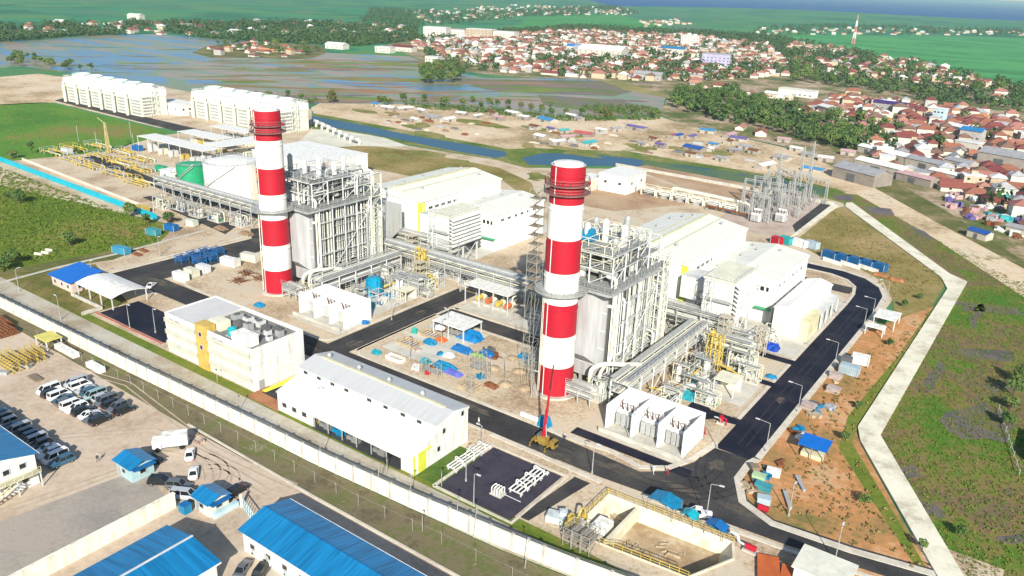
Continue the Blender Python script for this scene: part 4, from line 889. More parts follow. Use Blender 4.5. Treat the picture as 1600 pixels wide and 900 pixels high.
for k,(x,y,w_,d_,n_,lab) in enumerate(((-106,181,4,4,5,'cream scaffold tower beside the nearer boiler, left'),(-158.5,176,3,3,5,'cream scaffold tower by the farther yellow gas frame'),(-65.5,192.4,3,3,6,'cream scaffold tower by the nearer front rack'),(-75.2,200.4,3,2.4,7,'cream scaffold tower at the nearer intake corner'),(-174.5,190,3,3,6,'cream scaffold tower below the grey sheeted tower'),(-56.8,196.6,2.6,2,5,'cream scaffold tower by the roadside white building'))):
    b=MB(); b.frame([x-w_/2,x,x+w_/2],[y-d_/2,y+d_/2],[2*i for i in range(n_)],.12,True)
    for i in range(1,n_): b.box(x-w_/2,x+w_/2,y-d_/2,y+d_/2,2*i-.05,2*i)
    solo('scaffold_tower',b,mat('cream_scaffold',(.50,.46,.36),.6,var=.15,scale=1.5),lab,'scaffold',(x,y,0))
for k,(x0,x1,y0,y1,z,lab) in enumerate(((-84,-77.5,143.2,146.4,3.2,'pipe trestle at the foot of the nearer chimney, left of the enclosure'),(-78,-71.2,150.8,153.2,3.6,'pipe trestle between steam arch and rack of the nearer unit'),(-183,-177,142.6,145.6,3.2,'pipe trestle at the foot of the farther chimney'),(-177.5,-171,150.8,153.2,3.6,'pipe trestle between steam arch and rack of the farther unit'))):
    rack('cream '+lab,x0,x1,y0,y1,(z*.6,z),'x',5,240+k,2.4)
# stair frame near transformer (light framework)
t=thing('access_platform','light green steel stair platform behind the nearer transformer bays','platform',(-72,142,0))
b=MB(); b.frame([-76,-72.5,-69],[147.6,150.2],[0,2.4,4.8],.16,True); part('frame',b,mat('pale_green_steel',(.36,.47,.38),.5),t)
b=MB(); b.box(-76,-69,147.6,150.2,4.8,4.9); b.rail([(-76,147.6,4.9),(-69,147.6,4.9),(-69,150.2,4.9)],1.1,1.2,.08); part('deck',b,GALV,t)
b=MB()
for k in range(12): b.cb(-76.5-k*.3,148.8,4.7-k*.38,.32,1.1,.07)
b.beam((-76.2,148.2,4.9),(-80,148.2,.2),.12); b.beam((-76.2,149.4,4.9),(-80,149.4,.2),.12); part('stair',b,MATS['pale_green_steel'],t)
# ------------------------------------------------------------ transformer bays
TRW=mat('firewall_white',(.78,.78,.76),.7,var=.06)
def firewall(label):
    t=thing('transformer_enclosure',label,'enclosure',(-60.5,141,0),'transformer enclosures')
    b=MB(); b.box(-70,-51.6,146.6,147.2,0,6.2); part('back_wall',b,TRW,t)
    for x in (-70,-63.9,-57.7,-52.1):
        b=MB(); b.box(x,x+.5,137.2,146.6,0,6.0); part('firewall',b,TRW,t)
    b=MB(); b.box(-70.2,-51.4,135.4,146.6,.03,.35); part('plinth',b,CONC,t)
    b=MB(); b.box(-70.4,-51.3,135.0,135.3,.35,1.3); part('kerb_wall',b,CONC,t)
    return t
def transformer(x,y,label):
    t=thing('transformer',label,'transformer',(x,y,.35),'white power transformers')
    b=MB(); b.box(x-1.9,x+1.9,y-1.6,y+1.8,.7,3.7); b.box(x-2.05,x+2.05,y-1.75,y+1.95,3.7,3.9); part('tank',b,TRW,t)
    for s in (-1,1):
        for k in range(3):
            b=MB()
            for j in range(5): b.box(x-1.7+k*1.2+j*.19,x-1.62+k*1.2+j*.19,y+s*2.0-.45+(.2 if s>0 else 0),y+s*2.0+.45+(.2 if s>0 else 0),.9,3.6)
            part('radiator',b,LGREY,t)
    b=MB(); b.cyl((x-1.7,y+1,5.1),(x+1.5,y+1,5.1),.55,n=12); part('conservator',b,WHITE,t)
    for k in (-1.1,0,1.1):
        b=MB(); b.cyl((x+k,y-.5,3.9),(x+k*1.35,y-.9,6.0),.22,.1,8); part('bushing',b,mat('bushing_brown',(.10,.045,.03),.3),t)
    b=MB(); b.pipe([(x+1.9,y,3),(x+2.3,y,3.0),(x+2.3,y,5.2),(x+1.4,y+1,5.2)],.12,6); part('oil_pipe',b,LGREY,t)
    for k in (-1.4,1.4):
        b=MB(); b.box(x+k-.25,x+k+.25,y-1.5,y+1.7,.35,.7); part('skid_rail',b,DGREY,t)
    return t
firewall('white transformer enclosure with firewalls beside the crane')
for k,(x,d) in enumerate(((-66.8,'left bay of the nearer enclosure'),(-60.8,'middle bay of the nearer enclosure'),(-54.9,'right bay of the nearer enclosure'))): 
    transformer(x,141.6,'white power transformer with radiators in the '+d)
f1=firewall('white transformer enclosure with firewalls behind the office block'); f1.location=(-60.5-99.2,141,0)
for k,(x,d) in enumerate(((-66.8,'left bay of the farther enclosure'),(-60.8,'middle bay of the farther enclosure'),(-54.9,'right bay of the farther enclosure'))): 
    transformer(x-99.2,141.6,'white power transformer with radiators in the '+d)
# ------------------------------------------------------------ open shelters
def shelter(label,x0,x1,y0,y1,h,m=WHITE,roof='flat',posts=3,group=None,wallback=False,cat='shelter',tilt=.0):
    t=thing('shelter',label,cat,((x0+x1)/2,(y0+y1)/2,0),group)
    b=MB()
    b.add([(x0-.3,y0-.3,h),(x1+.3,y0-.3,h),(x1+.3,y1+.3,h+tilt),(x0-.3,y1+.3,h+tilt),(x0-.3,y0-.3,h-.2),(x1+.3,y0-.3,h-.2),(x1+.3,y1+.3,h+tilt-.2),(x0-.3,y1+.3,h+tilt-.2)],
          [(0,1,2,3),(7,6,5,4),(0,4,5,1),(1,5,6,2),(2,6,7,3),(3,7,4,0)])
    part('roof',b,m,t)
    for i in range(posts):
        for y,zz in ((y0,h),(y1,h+tilt)):
            x=x0+(x1-x0)*i/(posts-1); b=MB(); b.box(x-.13,x+.13,y-.13,y+.13,0,zz-.2); part('post',b,LGREY,t)
    if wallback:
        b=MB(); b.box(x0,x1,y1-.15,y1,0,h+tilt-.25); part('back_wall',b,CREAM,t)
    return t
shelter('large white roofed pump shelter open to the middle road',-139,-123.5,174.5,183,6,posts=4)
for k,(x,d) in enumerate(((-136,'leftmost'),(-132.2,'second from the left'),(-128.6,'third from the left'),(-125.4,'rightmost'))):
    t=thing('pump_set','orange and cream pump set under the large pump shelter, '+d,'pump',(x,178,0),'pumps under the shelter')
    b=MB(); b.box(x-1.2,x+1.2,176,180.4,0,.6); part('bed',b,CONC,t)
    b=MB(); b.cyl((x,176.4,1.5),(x,178.6,1.5),.8,n=12); part('motor',b,ORANGE if k%2 else YEL,t)
    b=MB(); b.cyl((x,179,1.4),(x,180.2,1.4),.9,n=12); b.pipe([(x,179.6,1.4),(x,179.6,3.6),(x,181.4,3.6)],.3,8); part('casing',b,CREAM,t)
shelter('white roofed shelter at the bend of the middle road with blue sheets beside it',-131.4,-121,151.4,159,4,posts=3)
shelter('small pale shelter with timber below, between the right road and yellow pipes',-58,-53.2,168.3,173.3,4,CREAM,posts=2,wallback=True)
shelter('small concrete kiosk roof on the island of the middle road',-157.8,-152.2,162.8,167.4,3.4,CREAM,posts=2,wallback=True)
# ------------------------------------------------------------ office block
LOUV=mat('facade_louvre',(.56,.55,.47),.6,var=.08)
t=thing('office_block','three storey white office block with louvred front and yellow stair tower','office block',(-158,107.6,0))
X0,X1,Y0,Y1=-175,-141,100.3,115; H=10.6
b=MB(); b.box(X0,X1,Y0,Y1,0,9.6); part('wall',b,WHITE,t)
b=MB(); b.box(X0,X1,Y0,Y0+.3,9.6,H); b.box(X0,X1,Y1-.3,Y1,9.6,H); b.box(X0,X0+.3,Y0+.3,Y1-.3,9.6,H); b.box(X1-.3,X1,Y0+.3,Y1-.3,9.6,H); part('parapet',b,WHITE,t)
b=MB(); b.box(X0+.3,-163.5,Y0+.3,Y1-.3,9.6,10.35); part('roof_deck',b,mat('roof_membrane_light',(.50,.50,.50),.8,var=.05),t)
b=MB(); b.box(-163.4,X1-.3,Y0+.3,Y1-.3,9.6,9.68); part('roof_deck',b,mat('roof_membrane',(.20,.20,.19),.85,var=.15,scale=.6),t)
b=MB(); b.box(-161.6,-157.6,99.7,102.6,0,11.6); part('stair_tower',b,mat('ochre_paint',(.55,.38,.10),.6),t)
for zz in (8.6,5.2): win(t,(-159.6,99.7,zz),1.2,1.2,'-y')
for fl in range(3):
    for seg in ((X0+.4,-162),(-157.2,X1-.4)):
        b=MB(); b.box(seg[0],seg[1],99.95,100.3,.9+fl*3.1,2.1+fl*3.1); part('louvre_band',b,LOUV,t)
        b=MB()
        for k in range(3): b.box(seg[0],seg[1],99.6,99.95,2.25+fl*3.1+k*.42,2.42+fl*3.1+k*.42)
        part('sun_louvres',b,LOUV,t)
        n=int((seg[1]-seg[0])/2.4)
        for i in range(2 if fl==2 else 0): win(t,(seg[0]+2.4+i*2.4,100.3,2.25+fl*3.1),1.9,1.1,'-y')
b=MB(); b.box(X1,X1+.05,101.5,103,0,2.3); part('door',b,GREY,t)
b=MB(); b.box(-149.5,-143.8,101.2,104.4,9.68,12.0); b.box(-149.7,-143.6,101,104.6,12,12.2); part('plant_room',b,WHITE,t)
b=MB(); b.box(-160.5,-156.3,103,106,9.68,11.9); part('plant_room',b,CREAM,t)
for zz in (3.2,6.3):
    b=MB(); b.box(-140.98,-140.9,100.5,114.8,zz,zz+.08); part('panel_joint',b,LGREY,t)
k=0
for (x,y,s,h) in ((-158.5,109.5,2.2,1.9),(-155.5,110.5,2.0,1.6),(-155.5,107.6,2.0,1.5),(-152.5,108.2,1.8,1.6),(-152.3,111.2,2.2,1.4),(-149.2,110.6,1.6,1.2),(-149,107.6,1.5,1.1),(-146.4,109,1.4,1.2),(-146.2,111.6,1.6,1.3),(-143.8,110.4,1.5,1.5),(-143.6,107.2,1.2,1.1)):
    t2=thing('condenser_unit','grey air conditioning condenser on the office block roof','condenser',(x,y,9.68),'condensers on the office roof')
    b=MB(); b.box(x-s/2,x+s/2,y-s/2,y+s/2,9.78,9.68+h); part('housing',b,(GREY,LGREY,DGREY)[k%3],t2)
    b=MB(); b.cyl((x,y,9.68+h),(x,y,9.85+h),s*.36,n=10); part('fan',b,DGREY,t2); k+=1
t2=thing('water_tank','turquoise roof tank beside the white plant room on the office block','tank',(-152.4,103.6,9.68)); b=MB(); b.cyl((-152.4,103.6,9.9),(-152.4,103.6,11.6),1.1,n=14); b.cyl((-152.4,103.6,11.6),(-152.4,103.6,12),1.1,.3,14); part('shell',b,mat('turquoise_plastic',(.02,.35,.38),.4),t2)
b=MB(); b.box(-153.6,-151.2,102.4,104.8,9.68,9.9); part('stand',b,GREY,t2)
t2=thing('drain_pipe_bundle','yellow green pipes fanning from the office block end wall','pipe bundle',(-139,103,0))
for k in range(4): b=MB(); b.pipe([(-137.8+k*.5,113.6,2.0),(-138.2+k*.45,108,1.2),(-139.5+k*.3,101.2,.4)],.16,6); part('pipe',b,LIME,t2)
# ------------------------------------------------------------ warehouse
WROOF=ribbed('warehouse_roof_sheet',(.46,.47,.47),'X',.6,.45,.6,streak=.06); WROOF2=ribbed('lean_to_roof_sheet',(.52,.53,.53),'X',.6,.45,.6,streak=.04)
t=thing('warehouse','long white warehouse with grey gable roof and open lean-to front','warehouse',(-110,107,0))
X0,X1,Y0,Y1=-130.3,-90,104.5,114.5
b=MB(); b.house(X0,X1,Y0,Y1,0,8.3,9.3,'x'); part('wall',b,WHITE,t)
b=MB(); b.gable(X0,X1,Y0,Y1,8.35,9.5,'x',.2,.25); rf=part('roof',b,WROOF,t)
b=MB(); b.box(X0+2,X1-2,109.2,109.8,9.42,9.7); part('ridge_vent',b,MATS['ridge_straw'],rf)
for x in (-127,-117.5,-108.5,-99):
    b=MB(); b.cyl((x,110.6,9.2),(x,110.6,9.8),.35,n=8); b.cyl((x,110.6,9.8),(x,110.6,10.4),.62,.25,10); part('roof_vent',b,GREY,rf)
b=MB(); th=.18
b.add([(X0-.2,98,4.6),(X1+.2,98,4.6),(X1+.2,104.45,6.7),(X0-.2,104.45,6.7),(X0-.2,98,4.6-th),(X1+.2,98,4.6-th),(X1+.2,104.45,6.7-th),(X0-.2,104.45,6.7-th)],[(0,1,2,3),(7,6,5,4),(0,4,5,1),(1,5,6,2),(3,7,4,0),(2,6,7,3)]); part('lean_to_roof',b,WROOF2,t)
for i,x in enumerate((-128,-123.7,-119.4,-115.1,-108.3,-103.6,-98.8,-94.4)): win(t,(x,104.5,7.05),1.5,.95,'-y')
for y,z in ((112.6,6.8),(106.8,5.4),(105.2,2.0)): win(t,(X1,y,z),1.1,1.3,'+x')
b=MB()
b.add([(X1-.2,98.2,0),(X1,98.2,0),(X1,104.5,0),(X1-.2,104.5,0),(X1-.2,98.2,4.5),(X1,98.2,4.5),(X1,104.5,6.5),(X1-.2,104.5,6.5)],[(0,1,5,4),(1,2,6,5),(2,3,7,6),(3,0,4,7),(4,5,6,7)]); part('side_wall',b,WHITE,t)
b=MB(); b.box(X0,-119,98.2,98.4,0,4.35); part('front_wall',b,WHITE,t)
b=MB(); b.box(-93.6,X1-.2,98.2,98.4,0,4.35); part('front_wall',b,WHITE,t)
for x in (-118.6,-114.4,-110.2,-106,-101.8,-97.6): b=MB(); b.box(x-.09,x+.09,98.22,98.38,0,2.5); part('column',b,GREY,t)
b=MB(); b.box(-119,-93.6,98.2,98.4,2.5,4.4); part('header_wall',b,WHITE,t)
b=MB(); b.box(-118.9,-93.7,100.9,101.1,0,5.2); part('dark_back_panel',b,mat('dark_back_sheet',(.045,.05,.055),.8,var=.2),t)  # dark panel that, with the dark floor, makes the lean-to's inside read dark
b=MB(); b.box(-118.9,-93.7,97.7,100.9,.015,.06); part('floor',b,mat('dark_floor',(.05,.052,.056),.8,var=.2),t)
for i in range(3): win(t,(-128+i*3.2,98.2,1.4),1.6,1.3,'-y')
b=MB(); b.box(X1,X1+.06,99.2,101.5,.0,4); b.box(X1,X1+.07,99.2,103.2,4.0,4.5); part('door_frame',b,LIME,t)
for x in (-121.5,-112,-101): b=MB(); b.box(x-.05,x+.05,98.2,104.4,6.75,6.78) if False else b.cyl((x,104.4,6.8),(x,104.4,8.3),.09,n=6); part('downpipe',b,LGREY,t)
for y in (107.8,111.2): b=MB(); b.box(X1,X1+.05,y-.05,y+.05,0,8.2); part('panel_joint',b,LGREY,t)
b=MB(); b.box(X0-.1,X1+.1,114.5,114.75,7.7,8.3); part('gutter',b,LGREY,t)
b=MB(); b.box(X1-.12,X1+.05,97.9,98.3,0,4.4); part('downpipe',b,LIME,t)
# things stored in the lean-to
for k,(x,m,lab) in enumerate(((-115.8,mat('grey_crate',(.2,.2,.2)),'grey crate stack in the open lean-to, leftmost'),(-112,TARP,'blue wrapped pallet in the open lean-to of the warehouse'),(-107.5,mat('grey_crate',(.2,.2,.2)),'grey crate stack in the open lean-to, second from the left'),(-100,mat('grey_crate',(.2,.2,.2)),'grey crate stack in the open lean-to, rightmost'))):
    b=MB(); b.cb(x,99.6,.06,1.8,1.2,1.0,.05); b.cb(x+.2,99.7,1.06,1.4,1.0,.6,.12); b.cb(x-2,99.8,.06,1.2,1.0,.8,.2); solo('crate_stack',b,m,lab,'crates',(x,99.6,0))
# ------------------------------------------------------------ right hand building by the road
t=thing('water_treatment_building','white building with ribbed roof and lean-to beside the right road','building',(-54,228,0))
b=MB(); b.house(-59.4,-51.8,213.2,243,0,8,8.9,'y'); part('wall',b,WHITE,t)
b=MB(); b.gable(-59.4,-51.8,213.2,243,8.05,9.05,'y',.18,.3); part('roof',b,WALLY,t)
b=MB(); b.box(-51.7,-49.6,213.6,224,0,5.6); b.box(-51.75,-49.4,213.4,224.2,5.6,5.8); part('lean_to',b,mat('pale_yellow_paint',(.66,.60,.38),.6),t)
b=MB(); b.box(-51.7,-48.9,224.4,242.6,5.0,5.2); part('canopy',b,LGREY,t)
for y in (225,230.5,236,242): b=MB(); b.box(-49.3,-49.0,y-.15,y+.15,0,5); part('column',b,LGREY,t)
for i in range(3): b=MB(); b.box(-58.5+i*2.3,-57+i*2.3,213.1,213.2,0,3); part('door',b,LGREY,t)
for i in range(4): win(t,(-51.8,227+i*4.4,2),1.5,1.5,'+x')
for k in range(6):
    y=226+k*2.8; t2=thing('water_vessel','grey filter vessel under the canopy of the roadside building','vessel',(-50.4,y,0),'filter vessels under the canopy')
    b=MB(); b.cyl((-50.4,y,.4),(-50.4,y,3.4),.7,n=12); b.cyl((-50.4,y,3.4),(-50.4,y,4),.7,.2,12); part('shell',b,GALV,t2)
    b=MB(); b.box(-51,-49.8,y-.6,y+.6,0,.4); part('foot',b,CONC,t2)
# dark door block next to the annex of the nearer unit, timber under the green canopy etc.
# ================================================================= boundary, yard, vehicles, furniture
WALLM=streaked('boundary_render',(.72,.70,.58),(.54,.50,.40),.9)
line=[at(-40,460),at(0,480),at(200,580),at(400,678),at(500,728),at(640,792),at(800,860),at(900,900),at(1010,940)]
t=thing('boundary_wall','long pale rendered boundary wall between the yard and the works','wall',(-126,89,0))
for a,b_ in zip(line[:-1],line[1:]):
    d=(b_-a).normalized(); n=Vector((-d.y,d.x,0))*.15; b=MB()
    b.add([(a-n).to_tuple(),(b_-n).to_tuple(),(b_+n).to_tuple(),(a+n).to_tuple()]+[(v.x,v.y,3.3) for v in (a-n,b_-n,b_+n,a+n)],[(0,1,5,4),(1,2,6,5),(2,3,7,6),(3,0,4,7),(4,5,6,7)])
    part('wall_panel',b,WALLM,t)
b=MB()
for a,b_ in zip(line[:-1],line[1:]):
    L=(b_-a).length; k=int(L/4)
    for i in range(k): p=a.lerp(b_,i/k); b.cb(p.x,p.y,0,.5,.55,3.5)
part('piers',b,CONC,t)
b=MB()
for a,b_ in zip(line[:-1],line[1:]):
    for z in (3.55,3.8,4.05): b.beam(a+Vector((0,-.1,z)),b_+Vector((0,-.1,z)),.03)
part('wire_strands',b,GREY,t)
# chain link fence on the yard side of the ditch
fl=[at(60,530),at(225,612),at(400,705),at(560,790),at(690,850),at(800,905),at(900,955)]
t=thing('chain_link_fence','thin wire fence on posts along the yard side of the ditch','fence',(fl[2].x,fl[2].y,0))
for a,b_ in zip(fl[:-1],fl[1:]):
    k=max(1,int((b_-a).length/5))
    for i in range(k):
        p=a.lerp(b_,i/k); b=MB(); b.beam((p.x,p.y,0),(p.x,p.y,2.3),.06); b.beam((p.x,p.y,2.3),(p.x,p.y-.35,2.7),.07); part('post',b,GALV,t)
b=MB()
for a,b_ in zip(fl[:-1],fl[1:]):
    for z in (2.2,): b.beam(a+Vector((0,0,z)),b_+Vector((0,0,z)),.02)
part('wires',b,GREY,t)
for i,(x,y,d) in enumerate(((500,720,'far'),(640,786,'middle'),(590,770,'near the kink'),(740,840,'right'),(820,888,'lower right'),(712,822,'between the two'))):
    p=at(x,y); t=thing('leaning_mast',f'thin grey steel lighting mast leaning beside the boundary wall ditch, {d} one','mast',p,'masts along the ditch')
    b=MB(); b.cyl(p,p+Vector((.5,0,6.2)),.10,.06,6); part('pole',b,GALV,t)
    b=MB(); b.cb(p.x+.5,p.y,6.1,.5,.25,.15); part('floodlight',b,GREY,t)
# cyan sheet fence on the left
a,b2=at(-70,226),at(246,345); t=thing('sheet_fence','bright cyan sheet metal fence beside the green scrub','fence',((a+b2)/2))
CY=mat('cyan_sheet',(.005,.36,.48),.5,var=.08,scale=.3)
n=26
for i in range(n):
    p,q=a.lerp(b2,i/n),a.lerp(b2,(i+.98)/n); b=MB(); d=(q-p).normalized(); w=Vector((-d.y,d.x,0))*.06
    b.add([(v.x,v.y,.1) for v in (p-w,q-w,q+w,p+w)]+[(v.x,v.y,2.6) for v in (p-w,q-w,q+w,p+w)],[(0,1,5,4),(1,2,6,5),(2,3,7,6),(3,0,4,7),(4,5,6,7),(3,2,1,0)]); part('sheet_panel',b,CY,t)
a,b2=at(35,250),at(240,330); b=MB(); d=(b2-a).normalized(); w=Vector((-d.y,d.x,0))*.12
b.add([(v.x,v.y,0) for v in (a-w,b2-w,b2+w,a+w)]+[(v.x,v.y,1.1) for v in (a-w,b2-w,b2+w,a+w)],[(0,1,5,4),(1,2,6,5),(2,3,7,6),(3,0,4,7),(4,5,6,7)])
solo('low_wall',b,mat('salmon_paint',(.62,.40,.32),.7,col2=(.66,.62,.55),scale=.06),'low salmon and cream painted wall running behind the cyan sheet fence','wall',((a+b2)/2))
# ------------------------------------------------------------ camp buildings with blue roofs
BROOFX=ribbed('blue_roof_sheet',(.008,.17,.38),'X',.9,.35,.5,streak=.2); BROOFY=ribbed('blue_roof_sheet_cross',(.008,.17,.38),'Y',.9,.35,.5,streak=.2)
def camp(label,x0,x1,y0,y1,h,hr,axis,ends=(),win_sides=()):
    t=thing('camp_building',label,'building',((x0+x1)/2,(y0+y1)/2,0))
    b=MB(); b.house(x0,x1,y0,y1,0,h,hr-.1,axis); part('wall',b,WHITE,t)
    b=MB(); b.gable(x0,x1,y0,y1,h+.1,hr+.12,axis,.15,.55); rf=part('roof',b,BROOFX if axis=='x' else BROOFY,t)
    b=MB()
    if axis=='x': b.box(x0-.6,x1+.6,(y0+y1)/2-.18,(y0+y1)/2+.18,hr+.05,hr+.2)
    else: b.box((x0+x1)/2-.18,(x0+x1)/2+.18,y0-.6,y1+.6,hr+.05,hr+.2)
    part('ridge_cap',b,LGREY if axis=='y' else BROOFX,rf)
    b=MB()
    if axis=='x': b.box(x0-.5,x1+.5,y1+.5,y1+.68,h-.25,h-.05)
    else: b.box(x1+.5,x1+.68,y0-.5,y1+.5,h-.25,h-.05)
    part('gutter',b,WHITE,t)
    return t
t=camp('long blue roofed white camp building at the bottom edge, nearest the fence',-97.4,-58,64.5,74.2,4.4,5.7,'x')
for i in range(9): win(t,(-95+i*4,64.5,1.4),1.4,1.2,'-y')
for i in range(3): b=MB(); b.box(-92+i*11,-91+i*11,64.4,64.5,0,2.1); part('door',b,GREY,t)
for i in range(8):
    x=-94.5+i*4; t2=thing('wall_condenser','small white condenser box on the wall of the long blue roofed building','condenser',(x,64.1,.9),'condensers along the camp building wall'); b=MB(); b.box(x-.45,x+.45,63.95,64.45,.9,1.6); part('housing',b,LGREY,t2)
    b=MB(); b.cyl((x,63.95,1.25),(x,63.9,1.25),.25,n=10); part('fan_grille',b,DGREY,t2)
t=camp('blue roofed white camp building with pale ridge strip at the lower left edge',-107.3,-93.9,28,57,4.4,5.6,'y')
for i in range(6): win(t,(-93.9,31+i*4.4,1.3),1.4,1.2,'+x')
for i in range(3): win(t,(-105+i*4,57,1.3),1.4,1.2,'+y')
b=MB(); b.box(-117,-116.4,30,64.3,0,2.9); b.box(-117.1,-116.3,29.9,64.4,2.9,3.05); solo('yard_wall',b,WALLM,'cream yard wall beside the lower left blue roofed building','wall',(-116.7,47,0))
for i in range(11):
    y=33+i*2.8; x=-117.9; t2=thing('outdoor_unit','small white outdoor unit standing along the cream yard wall','condenser',(x,y,0),'units along the cream yard wall')
    b=MB(); b.box(x-.35,x+.35,y-.45,y+.45,.15,.95); part('housing',b,LGREY if i%3 else GREY,t2); b=MB(); b.box(x-.3,x+.3,y-.4,y+.4,0,.15); part('foot',b,DGREY,t2)
t=camp('two storey white camp building with blue roof and outside stairs at the left edge',-178,-142.5,41,53.2,6.4,8.0,'x')
for fl_ in range(2):
    for i in range(4): win(t,(-142.5,42.5+i*2.8,1.2+fl_*3),1.3,1.2,'+x')
    for i in range(8): win(t,(-174+i*4.2,53.2,1.2+fl_*3),1.4,1.2,'+y')
b=MB(); b.box(-142.4,-140.9,41,53.2,3.0,3.12); b.rail([(-140.9,41,3.1),(-140.9,53.2,3.1)],1.1,1.4,.08); part('gallery',b,mat('cream_steel',(.55,.52,.36)),t)
b=MB()
for k in range(11): b.cb(-140.2,42.5+k*.5,.2+k*.27,1.0,.35,.07)
b.beam((-140.7,42.2,.2),(-140.7,48,3.1),.14); b.beam((-139.7,42.2,.2),(-139.7,48,3.1),.14); part('stair',b,MATS['cream_steel'],t)
for y in (41.2,45,49,53): b=MB(); b.box(-141.1,-140.9,y-.1,y+.1,0,3); part('post',b,LGREY,t)
# kiosks and gate
def kiosk(label,x,y,sx,sy,h,rz=0):
    t=thing('guard_kiosk',label,'kiosk',(x,y,0))
    b=MB(); b.box(x-sx/2,x+sx/2,y-sy/2,y+sy/2,0,h); part('wall',b,CREAM if sx<4.5 else mat('pale_teal_wall',(.35,.50,.52),.6),t)
    b=MB(); b.gable(x-sx/2,x+sx/2,y-sy/2,y+sy/2,h+.05,h+.8,'x',.12,.5); part('roof',b,BROOFX,t)
    win(t,(x+sx/2,y,1.1),1.4,1.1,'+x'); win(t,(x,y-sy/2,1.1),1.4,1.1,'-y')
    b=MB(); b.box(x-sx/2+.3,x-sx/2+1.2,y-sy/2-.05,y-sy/2,0,2.1); part('door',b,GREY,t)
    b=MB(); b.box(x+sx/2,x+sx/2+1.2,y-sy/2,y+sy/2,h-.4,h-.3); part('awning',b,BLUE,t)
    return t
kiosk('pale teal guard kiosk with blue roof standing alone in the parking yard',-131.8,65.8,5.2,4.4,3.2)
kiosk('cream gatehouse kiosk with blue roof beside the steel gate',-111.4,68.2,4.2,4.0,3.0)
t=thing('sliding_gate','white barred sliding gate beside the cream gatehouse','gate',(-104.5,71,0))
b=MB(); a,b2=Vector((-107.6,71.6,0)),Vector((-100.8,69.6,0))
for z in (.3,2.2): b.beam(a+Vector((0,0,z)),b2+Vector((0,0,z)),.14)
for i in range(9): p=a.lerp(b2,i/8); b.beam(p+Vector((0,0,.2)),p+Vector((0,0,2.3)),.1)
part('leaf',b,mat('pale_cyan_paint',(.45,.62,.66),.5),t)
for p in (a,b2): b=MB(); b.cb(p.x,p.y,0,.4,.4,2.7); part('gate_post',b,WHITE,t)
b=MB(); b.box(-109.2,-108.2,66.5,71.5,0,.9); solo('barrier_block',b,mat('pale_cyan_paint',(.45,.62,.66)),'pale cyan barrier block between gatehouse and gate','barrier',(-108.7,69,0))
t=thing('skip_bin','small bright blue bin with dark opening beside the gatehouse','bin',at(290,800)); p=at(290,800)
b=MB(); b.cb(p.x,p.y,.1,1.8,1.5,1.6); part('body',b,TARP,t); b=MB(); b.cb(p.x+.2,p.y,1.7,1.5,1.6,.12,.1); part('lid',b,BLUE,t)
# ------------------------------------------------------------ vehicles
def paint():
    m,t,b=nodes('vehicle_paint'); N=t.nodes;L=t.links
    oi=N.new('ShaderNodeObjectInfo'); L.new(oi.outputs['Color'],b.inputs['Base Color']); b.inputs['Roughness'].default_value=.28; b.inputs['Coat Weight'].default_value=.5
    return m
PAINT=paint(); CGLASS=mat('vehicle_glass',(.012,.015,.018),.08,spec=.7,var=.1); LAMPM=mat('headlamp_lens',(.75,.75,.7),.15); RIMM=mat('wheel_rim',(.4,.4,.4),.35,metal=.6)
def loft(b,secs):
    """sections along y: (y, [ (x,z)... ]) of equal length"""
    n=len(secs[0][1]); vs=[(x,y,z) for y,pr in secs for x,z in pr]; fs=[]
    for k in range(len(secs)-1):
        for i in range(n-1): fs.append((k*n+i,k*n+i+1,(k+1)*n+i+1,(k+1)*n+i))
    fs+=[tuple(range(n-1,-1,-1)),tuple(range((len(secs)-1)*n,len(secs)*n))]; b.add(vs,fs)
